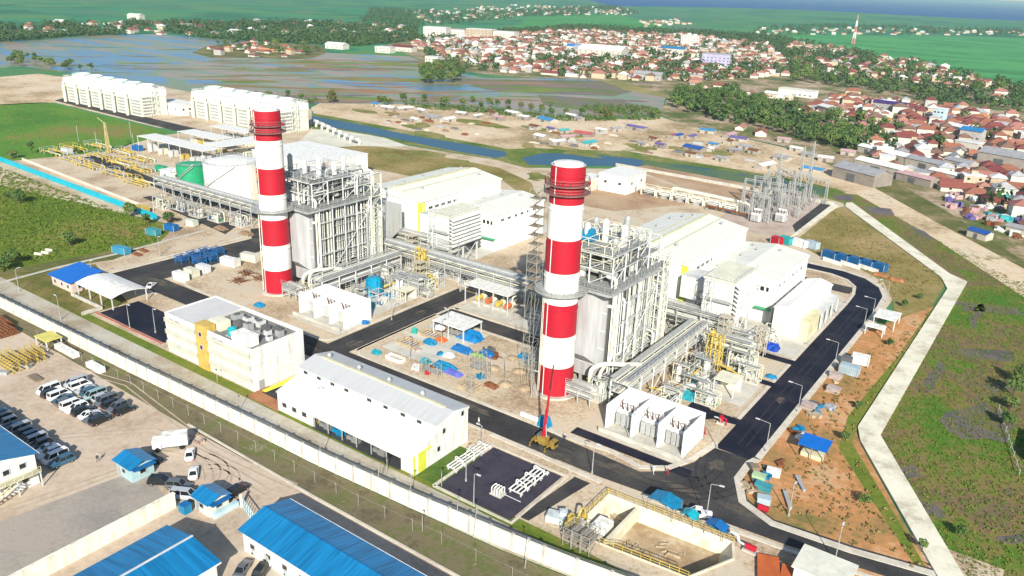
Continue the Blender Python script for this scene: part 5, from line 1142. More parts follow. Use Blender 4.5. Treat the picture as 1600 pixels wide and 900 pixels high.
def car_parts(root,kind):
    L,W,hb,ht={'van':(4.9,1.85,1.15,1.95),'suv':(4.7,1.85,1.05,1.75),'sedan':(4.5,1.75,.92,1.42),'pickup':(5.1,1.85,1.05,1.78)}[kind]
    g=.32; w=W/2
    def sec(y,top,sh=0.0,k=1.0): return (y,[(-w*k+.02,g),(-w*k,g+.25),(-w*k,top-.12),(-w*k+.12+sh,top),(w*k-.12-sh,top),(w*k,top-.12),(w*k,g+.25),(w*k-.02,g)])
    b=MB(); f=L/2; hood=hb-.12
    if kind=='van': S=[sec(-f,hb-.2,0,.94),sec(-f+.25,hb,0,1),sec(f-.75,hb,0,1),sec(f-.15,hood-.15,.05,.96),sec(f,hood-.35,.1,.9)]
    else: S=[sec(-f,hb-.2,0,.92),sec(-f+.2,hb-.04,0,1),sec(f-1.45,hb,0,1),sec(f-.25,hood-.12,.05,.95),sec(f,hood-.35,.1,.88)]
    loft(b,S)
    if kind=='pickup': b.box(-w+.1,w-.1,-f+.15,-f+1.65,hb-.02,hb+.02)
    y0,y1={'van':(-f+.12,f-.55),'suv':(-f+.15,f-1.25),'sedan':(-f+.75,f-1.35),'pickup':(-f+1.8,f-1.3)}[kind]
    s0,s1={'van':(.12,.75),'suv':(.3,.75),'sedan':(.7,.8),'pickup':(.2,.7)}[kind]; k=w-.2
    roof=[(-k+.08,y0+s0,ht),(k-.08,y0+s0,ht),(k-.08,y1-s1,ht),(-k+.08,y1-s1,ht)]
    b.add(roof+[(x,y,z-.07) for x,y,z in roof],[(0,1,2,3),(7,6,5,4),(0,4,5,1),(1,5,6,2),(2,6,7,3),(3,7,4,0)])
    for yy,zz in ((y0+.04,hb-.05),):
        pass
    for sx in (-1,1):    # pillars
        for (ya,yb) in ((y0,y0+s0),(y1,y1-s1),((y0+y1)/2,(y0+y1)/2)):
            b.beam((sx*(w-.12),ya,hb-.05),(sx*(k-.1),yb,ht-.03),.09)
    body=part('body',b,PAINT,root,local=True)
    def glass(name,pts):
        q=MB(); P=[Vector(p) for p in pts]; nrm=(P[1]-P[0]).cross(P[2]-P[0]).normalized()*.03
        q.add(P+[p-nrm for p in P],[(0,1,2,3),(7,6,5,4),(0,4,5,1),(1,5,6,2),(2,6,7,3),(3,7,4,0)]); part(name,q,CGLASS,root,local=True)
    wb=w-.15; kt=k-.1; z0=hb-.03; z1=ht-.05
    glass('windscreen',[(wb,y1-.02,z0),(-wb,y1-.02,z0),(-kt,y1-s1,z1),(kt,y1-s1,z1)])
    glass('rear_window',[(-wb,y0+.02,z0),(wb,y0+.02,z0),(kt,y0+s0,z1),(-kt,y0+s0,z1)])
    glass('side_window',[(wb,y0+.06,z0),(wb,y1-.06,z0),(kt,y1-s1,z1),(kt,y0+s0,z1)])
    glass('side_window',[(-wb,y1-.06,z0),(-wb,y0+.06,z0),(-kt,y0+s0,z1),(-kt,y1-s1,z1)])
    for sx in (-1,1):
        for yy in (-f+.9,f-.9):
            q=MB(); q.cyl((sx*(w-.2),yy,.33),(sx*(w+.01),yy,.33),.33,n=12); wh=part('wheel',q,BLACK,root,local=True)
            q=MB(); q.cyl((sx*(w),yy,.33),(sx*(w+.03),yy,.33),.19,n=10); part('rim',q,RIMM,wh,local=True)
        q=MB(); q.box(sx*(w-.28)-.18,sx*(w-.28)+.18,f-.14,f-.04,hood-.48,hood-.32); part('headlight',q,LAMPM,root,local=True)
        q=MB(); q.box(sx*(w-.2)-.12,sx*(w-.2)+.12,-f-.02,-f+.05,hb-.55,hb-.3); part('tail_light',q,RED,root,local=True)
PROTO={}
def vehicle(kind,color,p,rz,label,group):
    nm={'van':'passenger_van','suv':'off_road_car','sedan':'saloon_car','pickup':'pickup_truck'}[kind]; cat={'van':'van','suv':'car','sedan':'car','pickup':'pickup'}[kind]
    if kind not in PROTO:
        t=thing(nm,label,cat,(p[0],p[1],0.0),group); car_parts(t,kind); t.rotation_euler=(0,0,rz); PROTO[kind]=t
    else: t=dup(PROTO[kind],(p[0],p[1],0),rz,label,group)
    for c in t.children:
        if c.name.startswith('body'): c.color=(*color,1)
    return t
VW=(.72,.72,.72);VK=(.012,.013,.015);VS=(.38,.40,.42);VG=(.10,.11,.12);VB=(.03,.10,.16);VT=(.25,.36,.36);VR=(.25,.015,.015)
CN={VW:'white',VK:'black',VS:'silver',VG:'dark grey',VB:'blue grey',VT:'pale teal',VR:'dark red'}
ordw=['first','second','third','fourth','fifth','sixth','seventh','eighth','ninth','tenth','eleventh','twelfth','thirteenth','fourteenth']
GP='cars parked in the double row'
rowL=[('van',VW),('suv',VK),('van',VW),('sedan',VB),('suv',VG),('van',VW),('suv',VW),('suv',VK),('sedan',VW),('sedan',VG),('suv',VK)]
rowR=[('van',VS),('van',VW),('sedan',VS),('suv',VB),('van',VT),('suv',VS),('van',VG),('suv',VK),('suv',VG),('suv',VK)]
KN={'van':'van','suv':'off-roader','sedan':'saloon','pickup':'pickup'}
for i,(k,c) in enumerate(rowL):
    vehicle(k,c,(-176+i*2.15+random.uniform(-.15,.15),71.2+random.uniform(-.3,.3)),random.uniform(-.05,.05)+(PI if i%3==0 else 0),f'{CN[c]} {KN[k]} in the near line of the parking block, {ordw[i]} from the left',GP)
for i,(k,c) in enumerate(rowR):
    vehicle(k,c,(-174.6+i*2.2+random.uniform(-.15,.15),76.6+random.uniform(-.3,.3)),random.uniform(-.05,.05)+(PI if i%2==0 else 0),f'{CN[c]} {KN[k]} in the far line of the parking block, {ordw[i]} from the left',GP)
row3=[('suv',VB),('van',VG),('suv',VS),('sedan',VB),('van',VS),('suv',VG),('suv',VB),('van',VS),('suv',VG),('sedan',VW),('suv',VW),('van',VW),('suv',VB)]
for i,(k,c) in enumerate(row3[:13]):
    vehicle(k,c,(-172.5+i*2.25+random.uniform(-.1,.1),58.8+random.uniform(-.3,.3)),random.uniform(-.04,.04)+PI,f'{CN[c]} {KN[k]} beside the two storey camp building, {ordw[i]} from the left','cars beside the two storey camp building')
G2='vehicles standing about in the yard'
for k,c,px_,rz,lab in (('sedan',VW,(297,713),.9,'white saloon parked right of the box truck in the open yard'),('sedan',VW,(303,742),.9,'white saloon with dark roof glass below the other white saloon'),('suv',VK,(252,756),-1.0,'black off-roader standing below the teal kiosk'),('suv',VK,(236,722),-1.0,'black off-roader standing right beside the teal kiosk'),
    ('van',VS,(288,778),-1.05,'silver van beside the cream gatehouse'),('suv',VG,(280,762),-1.0,'dark grey off-roader just above the silver van'),('suv',VK,(372,770),.15,'black off-roader parked behind the sliding gate'),('suv',VK,(412,893),.4,'black off-roader beside the long camp building at the bottom edge'),('sedan',VG,(380,892),.5,'dark grey saloon at the bottom edge left of a black off-roader'),('sedan',VW,(237,448),.6,'white saloon parked beside the white canopy at the left junction'),('pickup',VW,(1090,806),1.9,'white pickup standing by the blue sheeted tents at the junction')):
    vehicle(k,c,at(*px_),rz,lab,G2)
p=at(265,700); t=thing('box_truck','white box truck seen from the front in the open yard','truck',p)
b=MB(); b.box(-1.15,1.15,-3.6,1.2,.95,3.3); part('cargo_box',b,WHITE,t,local=True)
b=MB(); b.box(-1.05,1.05,1.35,3.0,.6,2.5); part('cab',b,WHITE,t,local=True)
b=MB(); b.box(-.95,.95,3.0,3.04,1.5,2.3); part('windscreen',b,CGLASS,t,local=True)
b=MB(); b.box(-.9,.9,-3.5,3,.55,.9); part('chassis',b,DGREY,t,local=True)
for sx in (-1,1):
    for y in (-2.4,2.1): b=MB(); b.cyl((sx*.8,y,.5),(sx*1.12,y,.5),.5,n=12); part('wheel',b,BLACK,t,local=True)
    b=MB(); b.box(sx*.75-.15,sx*.75+.15,3.0,3.05,.75,.95); part('headlight',b,LAMPM,t,local=True)
t.rotation_euler=(0,0,2.5)
# pipe stacks and yellow frames in the left yard
for k,(x,y,lab) in enumerate(((0,508,'rusty steel pipe stack at the left edge of the yard'),(12,522,'smaller rusty pipe stack just right of the pipes at the left edge'))):
    p=at(x,y); t=thing('pipe_stack',lab,'pipe stack',p)
    for j in range(3):
        b=MB()
        for i in range(6-j): b.cyl((p.x-4,p.y-2.4+i*.82+j*.41,.45+j*.7),(p.x+4-k*2,p.y-2.4+i*.82+j*.41,.45+j*.7),.38,n=8)
        part('pipe_layer',b,RUST,t)
    b=MB(); b.box(p.x-2,p.x-1.7,p.y-3,p.y+2.4,0,.1); b.box(p.x+1,p.x+1.3,p.y-3,p.y+2.4,0,.1); part('bearers',b,mat('weathered_timber',(.22,.17,.12)),t)
for k,(x,y,lab) in enumerate(((18,572,'stack of yellow lattice crane sections, larger heap in the left yard'),(52,562,'stack of yellow lattice crane sections, smaller heap to the right'))):
    p=at(x,y); t=thing('lattice_sections',lab,'crane sections',p)
    for j in range(3):
        b=MB(); z=j*1.0; x0,x1=p.x-6+k*2,p.x+5-k*2
        for yy in (p.y-1.6,p.y,p.y+1.6):
            for zz in (z+.1,z+.9): b.beam((x0,yy,zz),(x1,yy,zz),.14)
            m_=8
            for i in range(m_): xa,xb=x0+(x1-x0)*i/m_,x0+(x1-x0)*(i+1)/m_; b.beam((xa,yy,z+.1),(xb,yy,z+.9),.1)
        part('section',b,YEL,t)
    b=MB(); b.cb(p.x+3,p.y-3,0,2.4,1.2,.8,.5); b.cb(p.x+1,p.y-4,0,1.8,1.0,.6,.9); part('grey_fittings',b,GREY,t)
p=at(78,541); shelter('yellow roofed shelter by the ditch at the left',p.x-2.6,p.x+2.6,p.y-1.8,p.y+1.8,2.8,mat('pale_yellow_sheet',(.62,.55,.14),.6),posts=2,cat='shelter')
for k,(x,y,L,lab) in enumerate(((105,551,9,'long low white container by the yellow roofed shelter'),(150,577,6,'short white container second along the ditch'),(55,592,4,'timber pallet beside the yellow crane sections'))):
    p=at(x,y); b=MB(); b.cb(p.x,p.y,0,L,1.6,1.3 if k<2 else .5); solo('container' if k<2 else 'pallet',b,WHITE if k<2 else mat('weathered_timber',(.22,.17,.12)),lab,'container' if k<2 else 'pallet',p)
p=at(300,686); b=MB()
for i in range(8): b.cb(p.x+random.uniform(-3,3),p.y+random.uniform(-1.5,1.5),0,random.uniform(.6,1.6),.5,random.uniform(.2,.6),random.uniform(0,3))
solo('scrap_heap',b,mat('salmon_scrap',(.45,.32,.25),.8,var=.3,scale=2),'heap of pale scrap right of the box truck','scrap',p)
# ------------------------------------------------------------ lamps
def lamp(label,p,h=7.4,arm=2.4,rz=PI,group='street lamps',curve=True):
    t=thing('street_lamp',label,'street lamp',p,group)
    b=MB(); b.cyl((0,0,0),(0,0,h*.72),.11,.08,8); b.cyl((0,0,0),(0,0,.5),.2,n=8); part('pole',b,GALV,t,local=True)
    b=MB(); b.pipe([(0,0,h*.7),(0,0,h*.98),(arm,0,h)],.06,6); part('arm',b,GALV,t,local=True)
    b=MB(); b.box(arm-.15,arm+.75,-.16,.16,h-.05,h+.09); part('lamp_head',b,LGREY,t,local=True)
    t.rotation_euler=(0,0,rz); return t
LP=[(1189,704,'opposite the transformer enclosure'),(1248,645,'second up from the junction'),(1299,572,'beside the parked container truck'),(1342,516,'at the white roofed carport'),(1357,500,'just beyond the white roofed carport'),(1374,470,'near the bend')]
for x,y,d in LP:
    p=at(x,y); p.x=-38.9; lamp('curved arm street lamp on the right road, '+d,p,7.0)
lamp('large street lamp standing at the junction beside the blue tents',at(1103,812),7.8,1.6,.2)
lamp('street lamp on the lower right kerb next to the white roofed cabin',at(1304,878),7.2,.8,1.6)
lamp('street lamp at the lower right verge behind the red equipment',at(1232,806),6.6,.8,1.6)
for x,y,d in ((925,740,'on the paved corner below the crane'),(728,752,'inside the dark paved yard'),(740,790,'on the lower edge of the dark paved yard'),(752,712,'at the right end of the warehouse'),(500,648,'between office block and warehouse'),(203,513,'in the dark parking area'),(243,520,'beside the office block corner'),(612,500,'on the middle road, left kerb'),(690,535,'on the middle road, right kerb'),(640,560,'at the corner of the central block'),(790,596,'inside the central block'),(983,690,'before the transformer enclosure'),(1120,700,'at the paved corner right of the transformers'),(250,400,'at the left road corner'),(30,455,'near the left corner of the boundary wall'),(95,500,'behind the boundary wall at the left'),(560,470,'behind the farther transformers'),(845,470,'in front of the farther lower hall'),(1200,500,'beside the nearer lower hall'),(325,395,'among the blue scaffold stores'),(830,620,'left of the nearer chimney foot'),(700,520,'at the shelter bend'),(145,440,'behind the blue and white canopy')):
    lamp('thin straight light pole '+d,at(x,y),7.0,.7,random.choice((0,1.57,3.1)),'thin light poles in the works')
for x,y,d in ((340,598,'by the office block'),(375,640,'left of the warehouse'),(605,740,'below the warehouse'),(660,830,'on the wall track'),(690,760,'near the lawn'),(1530,470,'')):
    if d: 
        p=at(x,y); t=thing('camera_pole',f'short grey pole on the track behind the boundary wall, {d}','pole',p,'short poles on the wall track'); b=MB(); b.cyl(p,p+Vector((0,0,3.4)),.07,n=6); part('post',b,GALV,t); b=MB(); b.cb(p.x,p.y,3.3,.4,.25,.25); part('camera_box',b,DGREY,t)
# ------------------------------------------------------------ truck crane with red boom
CRY=mat('crane_yellow',(.30,.20,.04),.5,var=.2,scale=1)
p=Vector((-76.5,123,0)); t=thing('mobile_crane','yellow truck crane with raised red telescopic boom on the main road','crane',p)
b=MB(); b.box(-3.8,3.8,-1.2,1.2,.7,1.25); part('carrier',b,CRY,t,local=True)
b=MB(); b.box(2.6,4.3,-1.15,1.15,.8,2.5); c=part('cab',b,CRY,t,local=True); b=MB(); b.box(4.3,4.34,-1,1,1.5,2.3); part('windscreen',b,CGLASS,c,local=True)
b=MB(); b.box(-1.9,1.2,-1.1,1.1,1.3,2.6); part('slewing_deck',b,CRY,t,local=True)
b=MB(); b.box(-1.9,-.9,-1.2,1.2,2.6,3.1); part('counterweight',b,DGREY,t,local=True)
b=MB(); b.cyl((-.3,0,2.4),(.15,.5,9.6),.48,n=6); part('boom_section',b,RED,t,local=True)
b=MB(); b.cyl((.12,.47,9.2),(.5,.9,14.6),.36,n=6); part('boom_section',b,RED,t,local=True)
b=MB(); b.cyl((.48,.88,14.4),(.9,1.35,20.6),.22,n=6); part('jib',b,mat('dark_red_paint',(.10,.01,.012),.5),t,local=True)
b=MB(); b.cyl((.8,0,2.4),(.05,.35,6.6),.16,n=6); part('luffing_ram',b,GALV,t,local=True)
for x in (-2.8,-1.6,1.6,2.9):
    for s in (-1,1): b=MB(); b.cyl((x,s*.8,.55),(x,s*1.2,.55),.55,n=12); part('wheel',b,BLACK,t,local=True)
for x in (-3.3,2.0):
    for s in (-1,1): b=MB(); b.beam((x,s*1.1,.9),(x,s*2.6,.9),.22); b.cyl((x,s*2.5,0),(x,s*2.5,.9),.14,n=6); b.cyl((x,s*2.5,0),(x,s*2.5,.12),.4,n=8); part('outrigger',b,CRY,t,local=True)
b=MB(); b.beam((.9,1.35,20.6),(.95,1.4,9),.04); part('hoist_rope',b,DGREY,t,local=True)
t.scale=(.7,.7,.9)
b=MB(); b.add([(-82,128.6,.2),(-79.6,128.6,.2),(-79.2,130.6,.2),(-82.2,130.6,.2),(-81.6,129,2.6),(-80,129,2.9),(-79.8,130.2,2.5),(-81.8,130.2,2.4)],[(4,5,6,7),(0,1,5,4),(1,2,6,5),(2,3,7,6),(3,0,4,7)])
solo('covered_generator',b,TARP,'blue tarpaulin covered generator at the foot of the nearer chimney beside the crane boom','generator',(-80.8,129.6,0))
b=MB(); b.box(-87.5,-81.8,129.9,130.5,.14,1.0); solo('white_hoarding',b,WHITE,'low white hoarding beside the covered generator','hoarding',(-85,130.2,0))
# ------------------------------------------------------------ people
def person(p,rz,shirt,label,walk=.18):
    t=thing('person',label,'person',p)
    J=[(0,0,.95),(0,0,1.2),(0,0,1.43),(0,0,1.52),(0,.01,1.62),(0,.01,1.74),(.2,0,1.42),(.26,.03,1.14),(.25,.12,.9),(-.2,0,1.42),(-.26,-.03,1.14),(-.25,.05,.9),(.1,0,.9),(.1,walk,.5),(.1,walk*1.1,.08),(.1,walk*1.1+.16,.04),(-.1,0,.9),(-.1,-walk*.6,.5),(-.1,-walk*1.5,.1),(-.1,-walk*1.5+.15,.04)]
    E=[(0,1),(1,2),(2,3),(3,4),(4,5),(2,6),(6,7),(7,8),(2,9),(9,10),(10,11),(0,12),(12,13),(13,14),(14,15),(0,16),(16,17),(17,18),(18,19)]
    Rr=[.14,.145,.13,.055,.1,.085,.065,.05,.04,.065,.05,.04,.09,.065,.05,.045,.09,.065,.05,.045]
    me=bpy.data.meshes.new('body'); me.from_pydata(J,E,[]); me.materials.append(shirt)
    o=link('body',me,t); m=o.modifiers.new('skin','SKIN'); 
    for i,v in enumerate(me.skin_vertices[0].data if me.skin_vertices else []): v.radius=(Rr[i],Rr[i]*.8)
    if not me.skin_vertices:
        pass
    s=o.modifiers.new('smooth','SUBSURF'); s.levels=1; s.render_levels=1
    b=MB(); b.lathe(0,.01,[(.001,1.86),(.09,1.83),(.125,1.75),(.15,1.73)],10); part('helmet',b,mat('helmet_white',(.7,.7,.65),.4),t,local=True)
    b=MB(); b.lathe(0,0,[(.17,.93),(.185,1.15),(.19,1.38),(.10,1.46)],10); part('vest',b,shirt,t,local=True)
    t.rotation_euler=(0,0,rz); return t
for x,y,rz,m,l in ((1021,741,1.0,WHITE,'worker in white clothes and helmet walking on the main road below the transformers'),(1043,742,2.0,mat('red_vest',(.35,.05,.06)),'worker in red vest and helmet on the main road beside the white clad worker'),(882,690,.4,mat('dark_overall',(.05,.05,.07)),'worker in dark overalls and helmet at the kerb beside the crane'),(748,664,2.2,WHITE,'worker in white helmet on the main road at the warehouse end'),(153,722,.6,mat('dark_overall',(.05,.05,.07)),'person in dark clothes walking across the open yard')):
    person(at(x,y),rz,m,l)
# ------------------------------------------------------------ lower right: basin, tents, huts
t=thing('concrete_basin','open cream concrete basin with sunlit walls beside the junction','basin',(-45,110,0))
BAS=ground('basin_concrete',[(.3,(.46,.40,.28)),(.5,(.58,.53,.40)),(.7,(.62,.58,.46))],.25,fine=1.2,bump=.05)
O=PITO; cx,cy=-45,110.5
K=lambda s,z: [(cx+(x-cx)*s,cy+(y-cy)*s) for x,y in O]
A_,B_,C_=K(1.0,0),K(.86,0),K(1.03,0)
for i in range(5):
    k=(i+1)%5; b=MB()
    b.add([(*A_[i],.25),(*A_[k],.25),(*B_[k],-2.7),(*B_[i],-2.7)],[(0,1,2,3)]); part('sloped_wall',b,BAS,t)
    b=MB(); b.prism([A_[i],A_[k],C_[k],C_[i]],-.2,.25); part('rim',b,BAS,t)
b=MB(); b.prism(K(.88,0),-2.8,-2.65); part('floor',b,ground('basin_floor',[(.3,(.30,.21,.12)),(.55,(.42,.32,.20)),(.7,(.50,.44,.33))],.15,fine=.8),t)
b=MB(); b.box(-51.4,-50.8,103.8,115.8,-2.65,.2); part('cross_wall',b,BAS,t)
b=MB(); b.box(-55.2,-52.4,106,109.5,-2.65,.5); part('sump_chamber',b,WHITE,t)
b=MB(); b.rail([(C_[4][0],C_[4][1],.25),(C_[0][0],C_[0][1],.25),(C_[1][0],C_[1][1],.25)],1.1,1.6,.09); part('handrail',b,YEL,t)
b=MB(); b.rail([(C_[4][0],C_[4][1],.25),(C_[3][0],C_[3][1],.25)],1.0,1.8,.08); part('handrail',b,YEL,t)
p=at(893,826); t=thing('yellow_excavator','small yellow excavator standing at the corner of the concrete basin','excavator',p)
b=MB()
for s in (-1,1): b.box(s*.8-.25,s*.8+.25,-1.3,1.3,0,.6)
part('tracks',b,BLACK,t,local=True)
b=MB(); b.box(-.9,.9,-1.1,.9,.7,1.5); part('house',b,YEL,t,local=True); b=MB(); b.box(-.9,0,-.1,.9,1.5,2.5); part('cab',b,YEL,t,local=True)
b=MB(); b.pipe([(.4,.8,1.3),(.4,2.4,3.2),(.4,3.8,2.4)],.2,6); part('boom',b,YEL,t,local=True); b=MB(); b.pipe([(.4,3.8,2.4),(.4,3.9,.8)],.16,6); b.box(.0,.8,3.6,4.3,.1,.9); part('bucket_arm',b,YEL,t,local=True)
p=at(905,853); t=thing('scaffold_stack','tangle of light scaffold tubes stacked left of the concrete basin','scaffold',p)
for k in range(3):
    b=MB(); x0=p.x-2.5+k*1.8; b.frame([x0,x0+1.6],[p.y-1.5,p.y+2.2],[0,1.3,2.6,3.6],.1,True); part('scaffold_bay',b,MATS['scaffold_tube'],t)
b=MB(); b.box(p.x-2.5,p.x+2.6,p.y-1.5,p.y+2.2,2.0,2.1); part('boards',b,MATS['scaffold_boards'],t)
p=at(868,812); b=MB(); b.cb(p.x,p.y,0,3.2,2.4,1.2,.3); b.cb(p.x+1,p.y+1,1.2,1.5,1.4,.6,.6); solo('wrapped_crate',b,mat('pale_wrap',(.55,.62,.62),.5,var=.2,scale=1),'pale wrapped crates left of the yellow excavator','crates',p)
def tent(label,p,sx,sy,h,m,rz=0):
    t=thing('tarpaulin_tent',label,'tent',p)
    b=MB(); x,y=sx/2,sy/2
    b.add([(-x,-y,h),(x,-y,h-.1),(x,y,h+.1),(-x,y,h),(0,-y,h+.5),(0,y,h+.6)],[(0,4,5,3),(4,1,2,5)]); b.add([(-x,-y,h-.06),(x,-y,h-.16),(x,y,h+.04),(-x,y,h-.06),(0,-y,h+.44),(0,y,h+.54)],[(3,5,4,0),(5,2,1,4)])
    part('sheet',b,m,t,local=True)
    b=MB(); b.box(-x,x,y-.05,y,.4,h); part('side_sheet',b,m,t,local=True)
    for sx_ in (-1,1):
        for sy_ in (-1,1): b=MB(); b.beam((sx_*(x-.1),sy_*(y-.1),0),(sx_*(x-.1),sy_*(y-.1),h),.1); part('post',b,MATS['weathered_timber'],t,local=True)
    t.rotation_euler=(0,0,rz); return t
tent('largest bright blue tent on the kerb between basin and junction',at(1037,800),5.4,3.6,2.8,TARP,-.08)
tent('small cyan tent in the middle of the three by the basin',at(1076,817),2.8,2.2,2.0,mat('cyan_tarpaulin',(.01,.33,.42),.45,var=.12,scale=1),-.1)
tent('darker blue tent rightmost of the three by the basin',at(1118,836),3.8,2.2,2.2,BLUE,-.1)
p=at(1172,862); t=thing('red_pump','red pump set with pipes at the right end of the basin','pump',p)
b=MB(); b.cyl(p+Vector((-.9,0,.9)),p+Vector((.9,0,.9)),.55,n=10); part('motor',b,RED,t); b=MB(); b.pipe([p+Vector((-.9,0,.9)),p+Vector((-2.4,.3,.9)),p+Vector((-2.4,.3,2)),p+Vector((-4,.5,2))],.2,6); part('pipe',b,WHITE,t); b=MB(); b.cb(p.x,p.y,0,2.6,1.4,.4); part('bed',b,CONC,t)
for k,(x,y,sx,sy,rz,lab) in enumerate(((1200,893,3.6,7,.35,'long orange sheet lying in the excavation at the bottom edge'),(1228,905,2.0,6,.2,'narrow orange sheet at the bottom edge right of the long one'))):
    p=at(x,y); b=MB(); b.cb(p.x,p.y,.5,sx,sy,.15,rz); b.cb(p.x,p.y,0,sx*.8,sy*.9,.5,rz); solo('rust_sheet',b,ORANGE,lab,'steel sheet',p)
t=thing('site_cabin','white flat roofed cabin at the bottom edge beside the lower right road','cabin',(-18.5,118.5,0))
b=MB(); b.box(-22,-14,114.5,120.6,0,3); part('wall',b,WHITE,t); b=MB(); b.box(-22.4,-13.6,114,121,3,3.25); part('roof',b,mat('cream_roof',(.66,.65,.55),.6),t)
win(t,(-14,117,1),1.4,1.1,'+x'); b=MB(); b.box(-22.1,-22,116,117,0,2.1); part('door',b,GREY,t)
# dark paved yard: white racks and skid
def lowrack(label,P,rz,L,W):
    t=thing('low_pipe_rack',label,'pipe rack',P)
    for k in range(4):
        b=MB(); y=-W/2+W*k/3; b.pipe([(-L/2,y,.9),(L/2,y,.9)],.16,6); part('pipe',b,WHITE,t,local=True)
    for k in range(5):
        b=MB(); x=-L/2+L*k/4; b.box(x-.12,x+.12,-W/2-.3,W/2+.3,.55,.75); b.box(x-.12,x+.12,-W/2,-W/2+.2,0,.55); b.box(x-.12,x+.12,W/2-.2,W/2,0,.55); part('sleeper',b,LGREY,t,local=True)
    for k in range(3): b=MB(); x=-L/3+L*k/3; b.pipe([(x,-W/2,.9),(x,-W/2,1.9),(x+.5,W/2,1.9),(x+.5,W/2,.9)],.14,6); part('crossover',b,WHITE,t,local=True)
    t.rotation_euler=(0,0,rz); return t
lowrack('low white pipe rack beside the lawn at the warehouse end',Vector((-85.4,109.5,0)),PI/2,11,2.2)
lowrack('white pipe loops on the right side of the dark paved yard',Vector((-71.2,110,0)),PI/2,9,2.6)
p=at(778,772); t=thing('loading_skid','white valve skid in the middle of the dark paved yard','valve skid',p)
for k in range(4): b=MB(); b.pipe([(-.9+k*.6,-.8,0),(-.9+k*.6,-.8,1.7),(-.9+k*.6,.8,1.7),(-.9+k*.6,.8,0)],.13,6); part('pipe',b,WHITE,t,local=True)
b=MB(); b.box(-1.3,1.3,-1,1,0,.2); part('base',b,CONC,t,local=True); b=MB(); b.beam((1.3,0,.6),(5.2,0,.6),.12); part('feed_line',b,LGREY,t,local=True)
# right road side: carports, containers, sheds
def container(label,p,L,W,H,m,rz=0,group=None,name='container'):
    t=thing(name,label,'container',p,group); b=MB(); n=int(L/.5)
    b.box(-L/2+.05,L/2-.05,-W/2+.05,W/2-.05,.1,H-.05)
    for i in range(n+1):
        x=-L/2+L*i/n
        for s in (-1,1): b.box(x-.1,x+.1,s*W/2-.06,s*W/2+.06,.15,H-.1)
    part('body',b,m,t,local=True)
    b=MB(); b.box(-L/2,L/2,-W/2,W/2,H-.1,H); part('roof',b,m,t,local=True)
    b=MB(); b.box(L/2-.02,L/2+.05,-W/2+.15,-.03,.25,H-.25); part('door',b,m,t,local=True); b=MB(); b.box(L/2-.02,L/2+.05,.03,W/2-.15,.25,H-.25); part('door',b,m,t,local=True)
    for x in (-L/2+.1,L/2-.1):
        for s in (-1,1): b=MB(); b.box(x-.12,x+.12,s*W/2-.12,s*W/2+.12,0,H); part('corner_post',b,GREY,t,local=True)
    t.rotation_euler=(0,0,rz); return t
shelter('large white roofed carport on the outer side of the right road bend',-37.6,-32,238,245.5,3.2,WHITE,posts=2)
shelter('smaller white roofed stand on the right road just below the large carport',-38,-33.5,230.5,233.4,2.6,WHITE,posts=2)
container('pale blue grey container on the dirt verge of the right road',at(1326,584),4.6,2.4,2.5,mat('pale_blue_sheet',(.36,.45,.50),.5),0)
container('white container with dark open end on the dirt verge, above the blue grey one',at(1343,568),4.2,2.4,2.5,WHITE,.1)
p=at(1322,568); b=MB(); b.cb(p.x,p.y,0,2.6,2.2,2.0); solo('steel_bin',b,DGREY,'dark steel bin on the kerb left of the white container','bin',p)
for k,(x,y,lab) in enumerate(((1305,590,'pink grey pallet stack on the kerb of the right road, upper'),(1300,612,'pink grey pallet stack on the kerb of the right road, lower'),(1262,638,'pale concrete slab stack by a street lamp of the right road'))):
    p=at(x,y); b=MB()
    for i in range(4): b.cb(p.x+random.uniform(-.3,.3),p.y+random.uniform(-.3,.3),i*.35,3.0,2.0,.28,random.uniform(-.2,.2))
    solo('pallet_stack',b,mat('pinkish_concrete',(.42,.34,.31),.8,var=.15,scale=1),lab,'pallets',p)
t=thing('open_shed','bright blue roofed open shed on the orange dirt right of the junction','shed',at(1270,712)); p=at(1270,712)
b=MB(); b.add([(-2.9,-2.3,3.0),(2.9,-2.3,3.0),(2.9,2.3,3.5),(-2.9,2.3,3.5),(-2.9,-2.3,2.88),(2.9,-2.3,2.88),(2.9,2.3,3.38),(-2.9,2.3,3.38)],[(0,1,2,3),(7,6,5,4),(0,4,5,1),(1,5,6,2),(2,6,7,3),(3,7,4,0)]); part('roof',b,mat('vivid_blue_sheet',(.005,.12,.46),.45,var=.06),t,local=True)
for x in (-2.7,0,2.7):
    for y in (-2.1,2.1): b=MB(); b.box(x-.08,x+.08,y-.08,y+.08,0,2.9); part('post',b,MATS['weathered_timber'],t,local=True)
b=MB(); b.box(-2.2,2.2,-1.4,1.4,0,.9); part('bench_stores',b,mat('pale_yellow_paint',(.6,.5,.3)),t,local=True)
